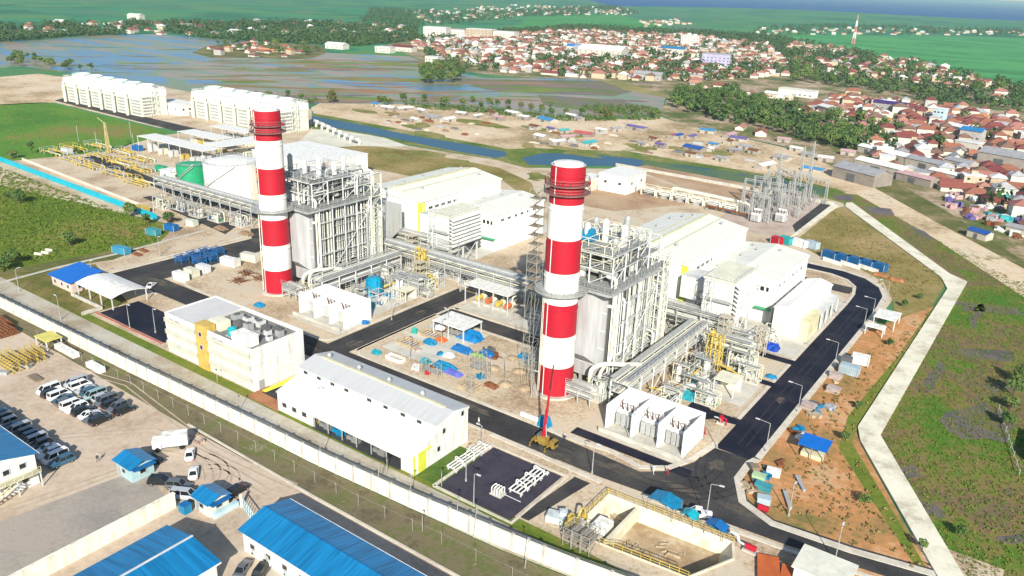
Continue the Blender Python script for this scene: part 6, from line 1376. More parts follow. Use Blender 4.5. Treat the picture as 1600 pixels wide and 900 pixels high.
for k,(x,y,L,m,lab) in enumerate(((1192,765,3.0,mat('teal_sheet',(.05,.26,.30)),'teal store box in the junk pile at the kerb bend'),(1185,750,2.4,mat('pale_green_sheet',(.35,.48,.28)),'pale green store box in the junk pile at the kerb bend'),(1208,742,2.6,WHITE,'white store box in the junk pile at the kerb bend'),(1193,785,2.4,mat('pale_blue_sheet',(.36,.45,.5)),'pale blue store box in the junk pile at the kerb bend'),(1192,798,1.8,RED,'red tank in the junk pile at the kerb bend'),(1230,783,5.5,GREY,'long grey beam lying right of the junk pile'),(1250,757,5.0,GREY,'grey beam lying below the blue roofed shed'),(1178,736,1.4,mat('weathered_timber',(.22,.17,.12)),'timber crate above the junk pile at the kerb bend'))):
    p=at(x,y); b=MB()
    if 'beam' in lab: b.cb(p.x,p.y,0,.5,L,.5,.1*k); b.cb(p.x,p.y,.5,.8,L,.08,.1*k)
    elif 'tank' in lab: b.cyl(p+Vector((-.9,0,.6)),p+Vector((.9,0,.6)),.6,n=10)
    else: b.cb(p.x,p.y,0,L,1.6,1.2,.1*k); b.cb(p.x,p.y,1.2,L+.2,1.8,.1,.1*k)
    solo('store_box' if k not in (4,5,6) else ('red_tank' if k==4 else 'steel_beam'),b,m,lab,'beam' if 'beam' in lab else 'box',p)
for k,(x,y,m,lab) in enumerate(((1093,676,RED,'red fire pump on the pad right of the transformers, left one'),(1126,662,RED,'red fire pump on the pad right of the transformers, right one'))):
    p=at(x,y); t=thing('fire_pump',lab,'pump',p); b=MB(); b.cyl(p+Vector((0,0,.5)),p+Vector((0,0,2)),.5,n=10); part('body',b,m,t); b=MB(); b.cb(p.x,p.y,0,1.6,1.2,.5); part('bed',b,CONC,t); b=MB(); b.pipe([p+Vector((0,0,1.6)),p+Vector((1.2,0,1.6)),p+Vector((1.2,0,0))],.15,6); part('pipe',b,m,t)
# blue sheets by the pads on the right road
def heap(label,p,sx,sy,h,m,seed,cat='covered stack',name='covered_stack'):
    rnd=random.Random(seed); b=MB(); n=7
    vs=[];fs=[]
    for j in range(n):
        for i in range(n):
            u,v=i/(n-1)-.5,j/(n-1)-.5; e=min(.5-abs(u),.5-abs(v))
            z=0.02 if e<.01 else h*min(1,e*5)*(.75+.35*rnd.random())
            vs.append((p.x+u*sx+rnd.uniform(-.1,.1)*sx*.3,p.y+v*sy+rnd.uniform(-.1,.1)*sy*.3,z))
    for j in range(n-1):
        for i in range(n-1): fs.append((j*n+i,j*n+i+1,(j+1)*n+i+1,(j+1)*n+i))
    b.add(vs,fs); return solo(name,b,m,label,cat,p)
heap('royal blue tarpaulin heap on the pad left of the right road',at(1205,545),4,3.4,1.8,mat('royal_tarpaulin',(.005,.05,.36),.45,var=.2,scale=1),3)
heap('small dark blue tarpaulin heap left of the royal blue one',at(1170,525),2,2,1.4,BLUE,4)
heap('teal tarpaulin heap behind the transformers, upper right',at(1090,606),4,3,1.7,mat('teal_tarpaulin',(.02,.28,.34),.5,var=.2,scale=1),5)
heap('teal tarpaulin heap behind the transformers, lower left',at(1074,622),4.4,2.6,1.6,mat('teal_tarpaulin',(.02,.28,.34)),6)
heap('orange barrier heap between the teal tarpaulins',at(1076,603),1.5,1.2,1.1,ORANGE,7)
heap('blue tarpaulin at the road end beside the small pale shelter',at(1205,590),3,1.6,.9,TARP,8)
# ------------------------------------------------------------ farther unit yard
t=thing('sheeted_tank','tall tank draped in cyan blue sheet in the farther unit','tank',(-163.6,161.2,0))
b=MB(); b.cyl((-163.6,161.2,0),(-163.6,161.2,5.2),2.7,2.5,12); b.cyl((-163.6,161.2,5.2),(-163.6,161.2,5.8),2.5,1.6,12); part('sheet',b,mat('cyan_sheet_cover',(.005,.27,.45),.4,var=.2,scale=.8),t)
heap('teal tarpaulin draped over boxes beside the farther transformers',at(576,480),3.6,3,2.2,mat('teal_tarpaulin',(.02,.28,.34)),9)
heap('blue tarpaulin flat on the ground right of the cyan sheeted tank',at(610,462),4.5,2.2,.8,TARP,10)
heap('dark blue heap at the road corner right of the farther transformers',at(570,505),3,2,1.0,BLUE,11)
heap('blue tarpaulin left of the farther transformers',at(405,478),3.2,2,1.2,TARP,12)
for k,(x,y,L,m,lab) in enumerate(((283,438,5,WHITE,'white container at the left kerb corner'),(300,432,4.5,mat('cream_sheet',(.62,.6,.48)),'cream container right of the one at the left kerb corner'),(318,426,4,mat('white_grey_sheet',(.6,.6,.62)),'pale grey container third in the kerb corner group'),(360,415,6.5,WHITE,'long white container before the farther chimney'),(392,408,6.5,mat('cream_sheet',(.62,.6,.48)),'long cream container beside the farther chimney'))):
    container(lab,at(x,y),L,2.5,2.7,m,.05*k,'containers near the farther chimney')
for k,(x,y) in enumerate(((285,410),(303,404),(322,399),(340,398),(312,412),(330,408))):
    p=at(x,y); t=thing('blue_scaffold_rack','blue steel scaffold rack in the store behind the white containers','rack',p,'blue scaffold racks'); b=MB(); b.frame([p.x-1.8,p.x+1.8],[p.y-1.4,p.y+1.4],[0,1.2,2.4],.2,True); part('frame',b,BLUE,t)
    b=MB(); b.cb(p.x,p.y,1.2,3.0,2.2,.9,.1); part('load',b,mat('blue_grey_load',(.06,.10,.22),.6,var=.3,scale=2),t)
for k,(x,y,lab) in enumerate(((385,428,'larger rusty steel scrap heap before the farther chimney'),(408,436,'smaller rusty steel scrap heap before the farther chimney'),(372,440,'low rusty rod bundle at the kerb before the farther chimney'))):
    p=at(x,y); b=MB(); rnd=random.Random(k)
    for i in range(26): a=rnd.uniform(0,PI); q=p+Vector((rnd.uniform(-2,2),rnd.uniform(-1.5,1.5),rnd.uniform(.1,1))); d=Vector((math.cos(a),math.sin(a),rnd.uniform(-.1,.2)))*rnd.uniform(.8,2); b.beam(q-d,q+d,.12)
    solo('scrap_heap',b,RUST,lab,'scrap',p)
# blue and white canopy at left junction
t=thing('entrance_canopy','broad white curved canopy at the left junction','canopy',(-219,110.5,0))
b=MB(); n=8; x0,x1,y0,y1=-229,-209.5,105,116
vs=[];fs=[]
for i in range(n+1):
    u=i/n; y=y0+(y1-y0)*u; z=3.6+1.0*math.sin(PI*u)
    vs+=[(x0,y,z),(x1,y,z),(x0,y,z-.15),(x1,y,z-.15)]
for i in range(n): o=i*4; fs+=[(o,o+1,o+5,o+4),(o+2,o+6,o+7,o+3),(o,o+4,o+6,o+2),(o+1,o+3,o+7,o+5)]
fs+=[(0,2,3,1),(n*4,n*4+1,n*4+3,n*4+2)]
b.add(vs,fs); part('roof',b,WHITE,t)
for x in (-228.5,-222,-216,-210):
    for y in (105.4,115.6): b=MB(); b.box(x-.13,x+.13,y-.13,y+.13,0,3.6); part('post',b,LGREY,t)
t=thing('office_shed','small pink walled building with bright blue roof left of the white canopy','building',(-237,109,0))
b=MB(); b.box(-242,-230.5,104.6,113,0,3.3); part('wall',b,mat('pinkish_render',(.62,.50,.44),.7),t)
b=MB(); b.add([(-243,103.8,3.4),(-229.8,103.8,3.4),(-229.8,114,4.6),(-243,114,4.6),(-243,103.8,3.25),(-229.8,103.8,3.25),(-229.8,114,4.45),(-243,114,4.45)],[(0,1,2,3),(7,6,5,4),(0,4,5,1),(1,5,6,2),(2,6,7,3),(3,7,4,0)]); part('roof',b,MATS['vivid_blue_sheet'],t)
for x in (-240,-236,-232.5): win(t,(x,104.6,1),1.3,1.2,'-y')
win(t,(-230.5,107,1),1.3,1.2,'+x')
b=MB(); b.box(-229,-212.5,103.4,103.8,0,1.0); b.box(-212.9,-212.5,98,103.4,0,1.0); solo('garden_wall',b,CONC,'low pale wall in front of the white canopy','wall',(-220,103.6,0))
# left stores beyond the road
for k,(x,y,L,m,lab) in enumerate(((240,367,5,mat('teal_sheet',(.05,.26,.30)),'teal container behind the end of the cyan fence'),(268,360,5,BLUE,'blue container behind the end of the cyan fence'),(190,396,6,mat('cyan_sheet_dull',(.05,.28,.42)),'cyan container on the footpath beside the scrub'),(300,353,4,mat('pale_green_white',(.58,.62,.52)),'pale pick-up body box right of the blue container'))):
    container(lab,at(x,y),L,2.4,2.4,m,.2)
for k,(x,y) in enumerate(((215,398),(225,392))): heap(['rusty earth heap beside the cyan container, left','rusty earth heap beside the cyan container, right'][k],at(x,y),4,2,.8,RUST,20+k,'earth heap','earth_heap')
for x,y,l in ((55,398,'leftmost'),(66,396,'middle'),(72,392,'rightmost')):
    p=at(x,y); b=MB(); b.cyl(p+Vector((0,0,.4)),p+Vector((2.4,1,.4)),.5,n=8); solo('pale_pipe',b,CREAM,f'short cream pipe lying in the scrub, {l}','pipe',p,'cream pipes in the scrub')
# central block: formwork, tarps, piles
PALE=mat('pale_timber_form',(.45,.36,.24),.8,var=.2,scale=1)
for k,(x,y,sx,sy,h,m,lab) in enumerate(((735,528,7,4.5,2.2,mat('bright_blue_tarpaulin',(.005,.16,.42),.45,var=.15,scale=.8),'long bright blue tarpaulin stack behind the shelter in the central block'),(722,548,6,2.5,1.6,BLUE,'dark blue tarpaulin stack in front of the long bright one'),(694,574,7,3,1.3,TARP,'blue tarpaulin stack near the main road kerb'),(708,584,5,2,1.0,mat('violet_blue_tarpaulin',(.10,.12,.45),.5),'violet blue tarpaulin beside the main road kerb'),(665,566,2.6,2,1.2,mat('teal_tarpaulin',(.02,.28,.34)),'teal tarpaulin heap left of the blue stack near the kerb'),(588,552,2.6,1.8,1.1,mat('teal_tarpaulin',(.02,.28,.34)),'small teal heap at the left corner of the central block'),(648,520,1.8,1.6,1.6,mat('green_teal_sheet',(.03,.30,.26)),'green teal heap left of the white shelter'),(690,532,3,2.2,1.0,ORANGE,'orange heap in the middle of the central block'),(745,556,4,1.8,.8,mat('lime_sheet',(.25,.45,.12),.6),'lime green heap at the right of the blue stacks'),(668,584,1.4,1.2,1.0,RED,'small red heap at the main road kerb'))):
    heap(lab,at(x,y),sx,sy,h,m,40+k)
for k,(x,y,w_,d_,lab) in enumerate(((640,538,6,4,'open timber formwork left of the orange heap'),(672,524,6,3.5,'open timber formwork behind the orange heap'),(618,562,5,2,'white boxed formwork at the left kerb of the central block'),(735,605,5,4,'sunken timber form near the main road in the central block'))):
    p=at(x,y); t=thing('formwork',lab,'formwork',p); mm=PALE if k!=2 else WHITE
    for s in (-1,1):
        b=MB(); b.box(p.x-w_/2,p.x+w_/2,p.y+s*d_/2-.1,p.y+s*d_/2+.1,0,.9); part('side_board',b,mm,t)
        b=MB(); b.box(p.x+s*w_/2-.1,p.x+s*w_/2+.1,p.y-d_/2+.1,p.y+d_/2-.1,0,.9); part('end_board',b,mm,t)
    b=MB()
    for i in range(7): b.beam((p.x-w_/2+i*w_/6,p.y-d_/2,.5),(p.x-w_/2+i*w_/6,p.y+d_/2,.5),.08)
    part('rebar',b,RUST,t)
for k,(x,y,lab) in enumerate(((770,575,'leftmost'),(790,600,'nearest the road'),(812,580,'nearest the chimney'),(800,560,'farthest back'),(820,606,'at the chimney foot'))):
    p=at(x,y); t=thing('sand_heap','low sandy earth heap on the central block, '+lab+' one','earth heap',p,'earth heaps on the central block'); b=MB(); b.lathe(p.x,p.y,[(1.9,.0),(1.4,.2),(.8,.45),(.01,.6)],10); part('heap',b,ground('heap_soil',[(.3,(.28,.20,.12)),(.6,(.42,.33,.22))],.5,fine=2),t)
for k,(x,y,lab) in enumerate(((735,622,'by the sunken form'),(760,598,'centre'),(832,592,'beside the chimney, left pole'),(845,600,'beside the chimney, right pole'))):
    p=at(x,y); b=MB(); b.frame([p.x-.8,p.x+.8],[p.y-.8,p.y+.8],[0,2,4,6],.1,True); solo('scaffold_mast',b,MATS['scaffold_tube'],'narrow scaffold mast on the central block, '+lab,'scaffold',p,'scaffold masts')
b=MB(); b.lathe(-112,136.2,[(1.6,0),(1.6,.5),(1.3,.5)],16); 

for k in range(30):
    rnd=random.Random(900+k); u=rnd.random()
    if k<18: q=at(1195+u*150-(rnd.random()*26),775-u*190-rnd.random()*14); w='on the verge of the right road'
    else: q=Vector((rnd.uniform(-134,-96),rnd.uniform(131.5,158),0)); w='on the central block'
    mm,cn=rnd.choice(((PALE,'timber'),(RUST,'rusty'),(GREY,'grey'),(WHITE,'white'),(TARP,'blue'),(MATS['pinkish_concrete'],'pinkish'),(DGREY,'dark')))
    b=MB()
    for i in range(rnd.randint(2,5)): b.cb(q.x+rnd.uniform(-1,1),q.y+rnd.uniform(-1,1),0,rnd.uniform(.6,2.6),rnd.uniform(.3,1.2),rnd.uniform(.2,.9),rnd.uniform(0,3))
    solo('material_stack',b,mm,f'low {cn} material stack {w}','material stack',q,'low material stacks')

for k,(x,y,sx,sy,h,m,lab) in enumerate(((-128,146,4,2.4,1.2,TARP,'blue tarpaulin stack in the left half of the central block'),(-119,143,3,2,1.0,mat('pale_wrap',(.55,.62,.62)),'pale wrapped stack in the middle of the central block'),(-112,150,4.5,2.6,1.3,BLUE,'dark blue stack right of the white shelter in the central block'),(-104,155,3.2,2.4,1.1,TARP,'blue tarpaulin near the middle road bend'),(-101,137,4,2,.9,MATS['brown_scrap'] if 'brown_scrap' in MATS else RUST,'brown scrap pile near the main road in the central block'),(-132,155,2.6,2,1.2,WHITE,'white wrapped stack at the middle road kerb'))): heap(lab,Vector((x,y,0)),sx,sy,h,m,700+k)
for k,(x,y,w_,d_,n_,lab) in enumerate(((-125,152.5,4,2,2,'left of the white shelter'),(-108,141,3,3,3,'in the centre'),(-99,151,3,2.4,3,'near the nearer chimney'),(-115,131.8,5,1.6,2,'along the main road kerb'))):
    b=MB(); b.frame([x-w_/2,x,x+w_/2],[y-d_/2,y+d_/2],[1.8*i for i in range(n_+1)],.09,True); b.box(x-w_/2,x+w_/2,y-d_/2,y+d_/2,1.75,1.8); solo('scaffold_bay',b,MATS['scaffold_tube'],'low scaffold bay on the central block, '+lab,'scaffold',(x,y,0))
for k,(x,y) in enumerate(((-47,108),(-42,112),(-54,113))):
    b=MB(); rnd=random.Random(k)
    for i in range(9): b.cb(x+rnd.uniform(-2,2),y+rnd.uniform(-1.5,1.5),-2.65,rnd.uniform(.5,2.4),.25,rnd.uniform(.1,.5),rnd.uniform(0,3))
    solo('timber_debris',b,PALE,'timber debris on the floor of the concrete basin, '+('lower left','centre right','left chamber')[k],'debris',(x,y,-2.65))
def inpoly(x,y,P):
    c=False; n=len(P)
    for i in range(n):
        x1,y1=P[i]; x2,y2=P[(i+1)%n]
        if (y1>y)!=(y2>y) and x<(x2-x1)*(y-y1)/(y2-y1)+x1: c=not c
    return c
def scatter(P,n,mind,seed,taken,wmargin=0):
    """points evenly spread on the real ground inside a polygon"""
    rnd=random.Random(seed); W=[(q.x,q.y) for q in px(*P)]; x0,x1=min(w[0] for w in W),max(w[0] for w in W); y0,y1=min(w[1] for w in W),max(w[1] for w in W); out=[];tries=0
    while len(out)<n and tries<n*120:
        tries+=1; x,y=rnd.uniform(x0,x1),rnd.uniform(y0,y1)
        if not inpoly(x,y,W): continue
        c=(int(x//20),int(y//20)); bad=False
        for i in (-1,0,1):
            for j in (-1,0,1):
                for (a,b_,m) in taken.get((c[0]+i,c[1]+j),()):
                    if (a-x)**2+(b_-y)**2<(max(m,mind) if m>0 else mind)**2: bad=True
        if bad: continue
        taken.setdefault(c,[]).append((x,y,mind)); out.append((x,y))
    return out
# ================================================================= left background plant
CW=mat('cooling_tower_cream',(.60,.60,.52),.6,var=.08); 
def cooling(label,x0,x1,y0,y1,h,ncell):
    t=thing('cooling_tower',label,'cooling tower',((x0+x1)/2,(y0+y1)/2,0),'long cooling tower blocks')
    b=MB(); b.box(x0,x1,y0,y1,0,h*.74); part('wall',b,CW,t)
    b=MB(); b.box(x0-.3,x1+.3,y0-.3,y1+.3,h*.74,h); part('upper_wall',b,WHITE,t)
    b=MB(); b.rail([(x0,y0,h),(x1,y0,h),(x1,y1,h),(x0,y1,h),(x0,y0,h)],1.2,3,.12); part('roof_rail',b,WHITE,t)
    L=(x1-x0)/ncell
    for i in range(ncell):
        cx=x0+L*(i+.5)
        b=MB(); b.lathe(cx,(y0+y1)/2,[(L*.42,h),(L*.36,h+1.2),(L*.38,h+2.6),(L*.34,h+2.6),(L*.33,h+.6),(.01,h+.6)],20); part('fan_stack',b,WHITE if i%2 else mat('pale_mint_paint',(.50,.66,.58)),t)
        b=MB(); b.cyl((cx-L*.32,y0-2.2,0),(cx-L*.32,y0-2.2,h*.70),1.0,n=10); b.cyl((cx-L*.32,y0-2.2,h*.70),(cx-L*.32,y0-2.2,h*.86),.55,n=8); b.cyl((cx-L*.32,y0-2.2,h*.66),(cx-L*.32,y0,h*.66),.6,n=8); part('riser',b,CREAM,t)
        for k in range(5): b=MB(); b.box(cx-L*.2,x0+L*(i+1)-.8,y0-.35,y0,1.5+k*h*.12,2.3+k*h*.12); part('louvre',b,GREY,t)
        b=MB(); b.box(x0+L*i-.3,x0+L*i+.3,y0-.5,y0,0,h*.74); part('pilaster',b,WHITE,t)
    for k in range(6): b=MB(); b.box(x1,x1+.6,y0+1,y0+(y1-y0)*.45,1.5+k*h*.12,1.5+k*h*.12+.5); part('end_louvre',b,GREY,t)
    b=MB(); b.frame([x1+.3,x1+2.2],[y0+(y1-y0)*.35,y0+(y1-y0)*.55],[0,h*.25,h*.5,h*.75,h],.2,True); part('stair_tower',b,CW,t)
    return t
cooling('long cream and white cooling tower block, the farther one beside the water',-592,-497,287,305,16.5,6)
cooling('long cream and white cooling tower block, the nearer one behind the tanks',-478,-392,312,334,16.5,6)
def plainblock(label,x0,x1,y0,y1,h,m=WHITE,name='building',nw=3,group=None,roofm=None,gab=None):
    t=thing(name,label,'building',((x0+x1)/2,(y0+y1)/2,0),group)
    b=MB(); b.box(x0,x1,y0,y1,0,h) if not gab else b.house(x0,x1,y0,y1,0,h,h+1.2,gab); part('wall',b,m,t)
    b=MB()
    if gab: b.gable(x0,x1,y0,y1,h+.05,h+1.4,gab,.2,.4)
    else: b.box(x0-.3,x1+.3,y0-.3,y1+.3,h,h+.3)
    part('roof',b,roofm or WHITE,t)
    for i in range(nw):
        win(t,(x0+(x1-x0)*(i+.5)/nw,y0,h*.5),1.6,1.3,'-y'); win(t,(x1,y0+(y1-y0)*(i+.5)/nw,h*.5),1.6,1.3,'+x')
    b=MB(); b.box(x1,x1+.08,y0+(y1-y0)*.45,y0+(y1-y0)*.45+1.4,0,2.3); part('door',b,GREY,t)
    return t
plainblock('low white pump building between the two cooling tower blocks',-512,-484,306,320,7,WHITE,'pump_building')
t=plainblock('large white building with orange corner panel behind the farther boiler',-318,-274,236,268,11.5,WHITE,'workshop_building')
b=MB(); b.box(-274,-273.85,238.5,243.5,3,11.2); part('orange_panel',b,mat('orange_panel_paint',(.62,.33,.12),.6),t)
b=MB(); b.box(-274,-273.88,250,262,2,9); part('end_panel',b,LGREY,t)
def tank(label,x,y,r,h,m,dome=True):
    t=thing('storage_tank',label,'tank',(x,y,0)); n=32
    b=MB(); b.lathe(x,y,[(r,0),(r,h)],n); part('shell',b,m,t)
    b=MB(); b.lathe(x,y,[(r+.1,h),(r*.6,h+r*.08),(.01,h+r*.12)],n); part('roof',b,m,t)
    for k in range(1,5): b=MB(); b.lathe(x,y,[(r,h*k/5-.1),(r+.08,h*k/5-.05),(r+.08,h*k/5+.05),(r,h*k/5+.1)],n); part('seam_ring',b,m,t)
    b=MB(); R=r+.5
    pts=[(x+R*math.cos(a),y+R*math.sin(a),.3+h*.98*(i/14)) for i,a in enumerate([(-2.4+1.9*k/14) for k in range(15)])]
    b.pipe(pts,.16,5); b.pipe([(p[0],p[1],p[2]+1.1) for p in pts],.07,4)
    for p in pts: b.beam(p,(p[0],p[1],p[2]+1.1),.07)
    part('spiral_stair',b,GALV,t)
    b=MB(); b.rail([(x+r*math.cos(2*PI*i/16),y+r*math.sin(2*PI*i/16),h) for i in range(17)],1.1,3,.1); part('roof_rail',b,GALV,t)
    return t
tank('green storage tank left of the big white tank',-314,201,6.4,10.8,GREEN)
tank('big white storage tank between the green tank and the farther chimney',-290,204,11.2,15.2,WHITE)
tank('medium white tank behind the big white storage tank',-303,222,6.5,11,WHITE)
tank('small white tank at the left end of the white building',-322,228,4.5,9,WHITE)
plainblock('beige cubic block right beside the big white storage tank',-283.5,-275,209,217,13.4,mat('beige_render',(.55,.42,.20),.7),'beige_building',1)
plainblock('small white cabin left of the green tank',-336,-328,199,205,5,WHITE,'switch_cabin',1)
for k,(x0,x1,y0,y1,h,lab) in enumerate(((-402,-346,228,238,8,'long white open roof in front, left of the tanks'),(-360,-346,239,276,8.5,'white open roof running back, left of the tanks'),(-400,-366,250,260,8,'middle white open roof, left of the tanks'),(-402,-372,272,282,8,'farthest white open roof, left of the tanks'))):
    t=shelter(lab,x0,x1,y0,y1,h,WHITE,posts=7 if k==0 else 4,cat='open shed')
    for i in range(6): 
        xx=x0+(x1-x0)*(i+.5)/6; b=MB(); b.box(xx-1.5,xx+1.5,(y0+y1)/2-2,(y0+y1)/2+2,0,random.uniform(2,4.5)); part('plant_bay',b,random.choice((CREAM,YEL,GREY,LGREY,GALV)),t)
# gas metering field: rows of yellow pipes
for k in range(13):
    x=-424+random.uniform(-2,2)+(k%5)*22; y=196+(k//5)*12+random.uniform(-1.5,1.5)-(k%5)*1.5; rnd=random.Random(k)
    t=thing('gas_metering_run','yellow gas metering pipe run','gas pipe',(x,y,0),'yellow gas metering runs')
    for j in range(4):
        b=MB(); yy=y-3+j*1.9; z=rnd.uniform(.8,1.6); b.pipe([(x-8,yy,.2),(x-8,yy,z),(x+7,yy,z),(x+7,yy,.2)],.28,6); part('pipe',b,YEL if j%2==0 else rnd.choice((YEL,GALV,CREAM)),t)
        b=MB(); xx=x+rnd.uniform(-5,5); b.cyl((xx-.7,yy,z),(xx+.7,yy,z),.6,n=8); b.cyl((xx,yy,z),(xx,yy,z+1.6),.15,n=5); part('valve',b,rnd.choice((YEL,GREY)),t)
    b=MB(); b.frame([x-8.5,x-4],[y-3.5,y+3.5],[0,2.6],.18); part('pipe_frame',b,rnd.choice((YEL,GALV)),t)
for k,(x,y,m,lab) in enumerate(((215,235,BLUE,'dark blue container behind the metering runs'),(252,268,GREEN,'green container left of the small white cabin'),(222,332,YEL,'yellow machine box on the road beside the metering field'),(105,240,LGREY,'pale cabin at the far left of the metering field'))):
    container(lab,at(x,y),6,2.6,2.8,m,.1)
for k,(x,y) in enumerate(((255,325),(285,328),(310,338),(340,345),(375,352))): skid(at(x,y).x,at(x,y).y,7,4,200+k,'grey and cream pipework cluster under the long pipe rack, '+('far left','left','middle','right','far right')[k],4)
for k,(x,y) in enumerate(((270,345),(300,352),(345,358),(385,366))): heap('brown timber and steel heap along the left road, '+('leftmost','left of centre','right of centre','rightmost')[k],at(x,y),6,3,1.2,mat('brown_scrap',(.28,.18,.11),.8,var=.3,scale=1.5),220+k,'scrap','scrap_heap')
p=at(170,240); t=thing('derrick_mast','pale yellow lattice derrick mast in the green field at the left','mast',p); b=MB(); b.lattice(p.x,p.y,0,16,1.6,.5,9,.16); part('mast',b,mat('pale_yellow_steel',(.55,.46,.22),.5),t); b=MB(); b.beam((p.x,p.y,15.5),(p.x-4.5,p.y-1,18),.22); part('jib',b,MATS['pale_yellow_steel'],t)
for x,y,d in ((152,232,'left of the derrick'),(123,222,'farther left of the derrick'),(210,235,'right of the derrick'),(205,215,'behind the derrick')):
    p=at(x,y); b=MB(); b.cyl(p,p+Vector((0,0,9)),.12,n=5); solo('utility_pole',b,GALV,'thin pole in the green field '+d,'pole',p,'thin field poles')
# ------------------------------------------------------------ middle background
plainblock('white block house in the pale lot behind the nearer chimney',-181,-166,326,345,8,WHITE,'control_house',2)
plainblock('low cream annex beside the white block house behind the nearer chimney',-190,-181.5,322,334,5,mat('cream_render',(.62,.56,.44),.7),'store_house',1)
for k in range(6):
    x=-158+k*8; y=334-k*.4; t=thing('pump_skid','grey and white pump skid in the row behind the turbine halls','pump skid',(x,y,0),'row of pump skids')
    rnd=random.Random(k); b=MB(); b.cyl((x-2.6,y,2),(x+2.6,y,2),1.1,n=12); part('vessel',b,WHITE if k%2 else LGREY,t)
    b=MB(); b.frame([x-3.4,x+3.4],[y-2.2,y+2.2],[0,2.8,4.4],.2,True); part('frame',b,CREAM,t)
    b=MB(); b.pipe([(x-3.6,y-1.8,.5),(x-3.6,y-1.8,3.4),(x+3.6,y-1.8,3.4),(x+3.6,y-1.8,.5)],.3,6); part('pipe',b,WHITE,t); b=MB(); b.cb(x,y-1.2,0,2.6,1.1,1.2); part('motor',b,rnd.choice((GREY,DGREY,BLUE)),t)
pipeline('long cream pipe bridge behind the row of pump skids',[(-150,341,.3),(-150,341,3.6),(-112,337,3.6),(-112,337,.3)],.8,CREAM,'pipe')
pipeline('second brown pipe line in front of the switchyard',[(-128,329,.3),(-128,329,1.6),(-106,326,1.6),(-106,326,.3)],.5,RUST,'pipe')
# switchyard
SWY=((1150,334),(1205,296),(1285,314),(1232,350),(1190,350))
for k,(x,y) in enumerate(scatter(SWY,15,5.5,301,{})):
    t=thing('switchyard_gantry','grey lattice switchyard gantry of the small substation','gantry',(x,y,0),'lattice gantries in the switchyard')
    for s in (-1,1): b=MB(); b.lattice(x+s*3.6,y,0,11.5,1.3,.5,7,.11); part('tower_leg',b,GALV,t)
    b=MB()
    for zz in (10.6,11.4): b.beam((x-3.6,y-.3,zz),(x+3.6,y-.3,zz),.12); b.beam((x-3.6,y+.3,zz),(x+3.6,y+.3,zz),.12)
    for i in range(6): b.beam((x-3.6+i*1.2,y-.3,10.6),(x-3+i*1.2,y-.3,11.4),.08)
    part('crossbeam',b,GALV,t)
    for s in (-1.8,0,1.8): b=MB(); b.cyl((x+s,y,10.6),(x+s,y,9.2),.16,n=6); part('insulator',b,MATS['bushing_brown'],t)
for k,(x,y) in enumerate(scatter(SWY,72,1.9,302,{})):
    t=thing('insulator_post','grey switchgear post in the substation','switchgear',(x,y,0),'switchgear posts in the substation')
    b=MB(); b.frame([x-.5,x+.5],[y-.4,y+.4],[0,2.6],.12); part('stand',b,GALV,t); b=MB()
    for s in (-.4,.4): b.cyl((x+s,y,2.6),(x+s,y,4.6),.16,.1,6)
    part('insulators',b,mat('insulator_grey',(.28,.26,.27),.3),t)
for k,(x,y) in enumerate(((-104,325),(-96,332))):
    t=transformer(x,y,'grey substation transformer at the near edge of the switchyard, '+('left','right')[k]); t.location.z=0
for x,y,h,l in ((1248,292,20,'left'),(1262,290,22,'right'),(1213,296,18,'far left')):
    p=at(x,y); t=thing('power_mast','tall thin grey lattice mast behind the switchyard, '+l,'mast',p,'tall masts behind the switchyard'); b=MB(); b.lattice(p.x,p.y,0,h,1.5,.5,11,.12); part('mast',b,GALV,t); b=MB()
    for zz in (h-1,h-3.5): b.beam((p.x-2,p.y,zz),(p.x+2,p.y,zz),.14)
    part('crossarm',b,GALV,t)
for k,(x,y,L,m,lab) in enumerate(((1213,381,4,RED,'red and white tractor unit at the left end of the blue container row'),(1228,381,5,mat('teal_bright',(.02,.36,.36),.5),'turquoise container behind the nearer lower hall'),(1248,385,6,WHITE,'white trailer right of the turquoise container'),(1268,388,5,mat('pale_blue_sheet',(.36,.45,.5)),'pale blue trailer right of the white trailer'))):
    container(lab,at(x,y),L,2.6,2.8,m,-.35)
for k in range(5):
    p=at(1296+k*19,404+k*4.5); container('blue container in the line on the dry grass beyond the road bend',p,5.6,2.5,2.8,mat('container_blue',(.01,.10,.26),.5,var=.15,scale=1),-.35,'blue containers in the line')
for k in range(3):
    p=at(1300+k*28,411+k*5.5); b=MB(); b.cb(p.x,p.y,0,7.5,.5,1.2,-.35); b.cb(p.x,p.y,1.2,7.7,.6,.1,-.35); solo('hoarding',b,WHITE,'low white hoarding in front of the blue container line','hoarding',p,'white hoardings before the containers')
for k,(x,y,c,lab) in enumerate(((1375,430,ORANGE,'orange spoil heap right of the blue containers'),(1400,438,ORANGE,'smaller orange spoil heap right of the blue containers'))): heap(lab,at(x,y),5,3,.8,mat('orange_spoil',(.40,.16,.07),.9,var=.2),300+k,'earth heap','earth_heap')
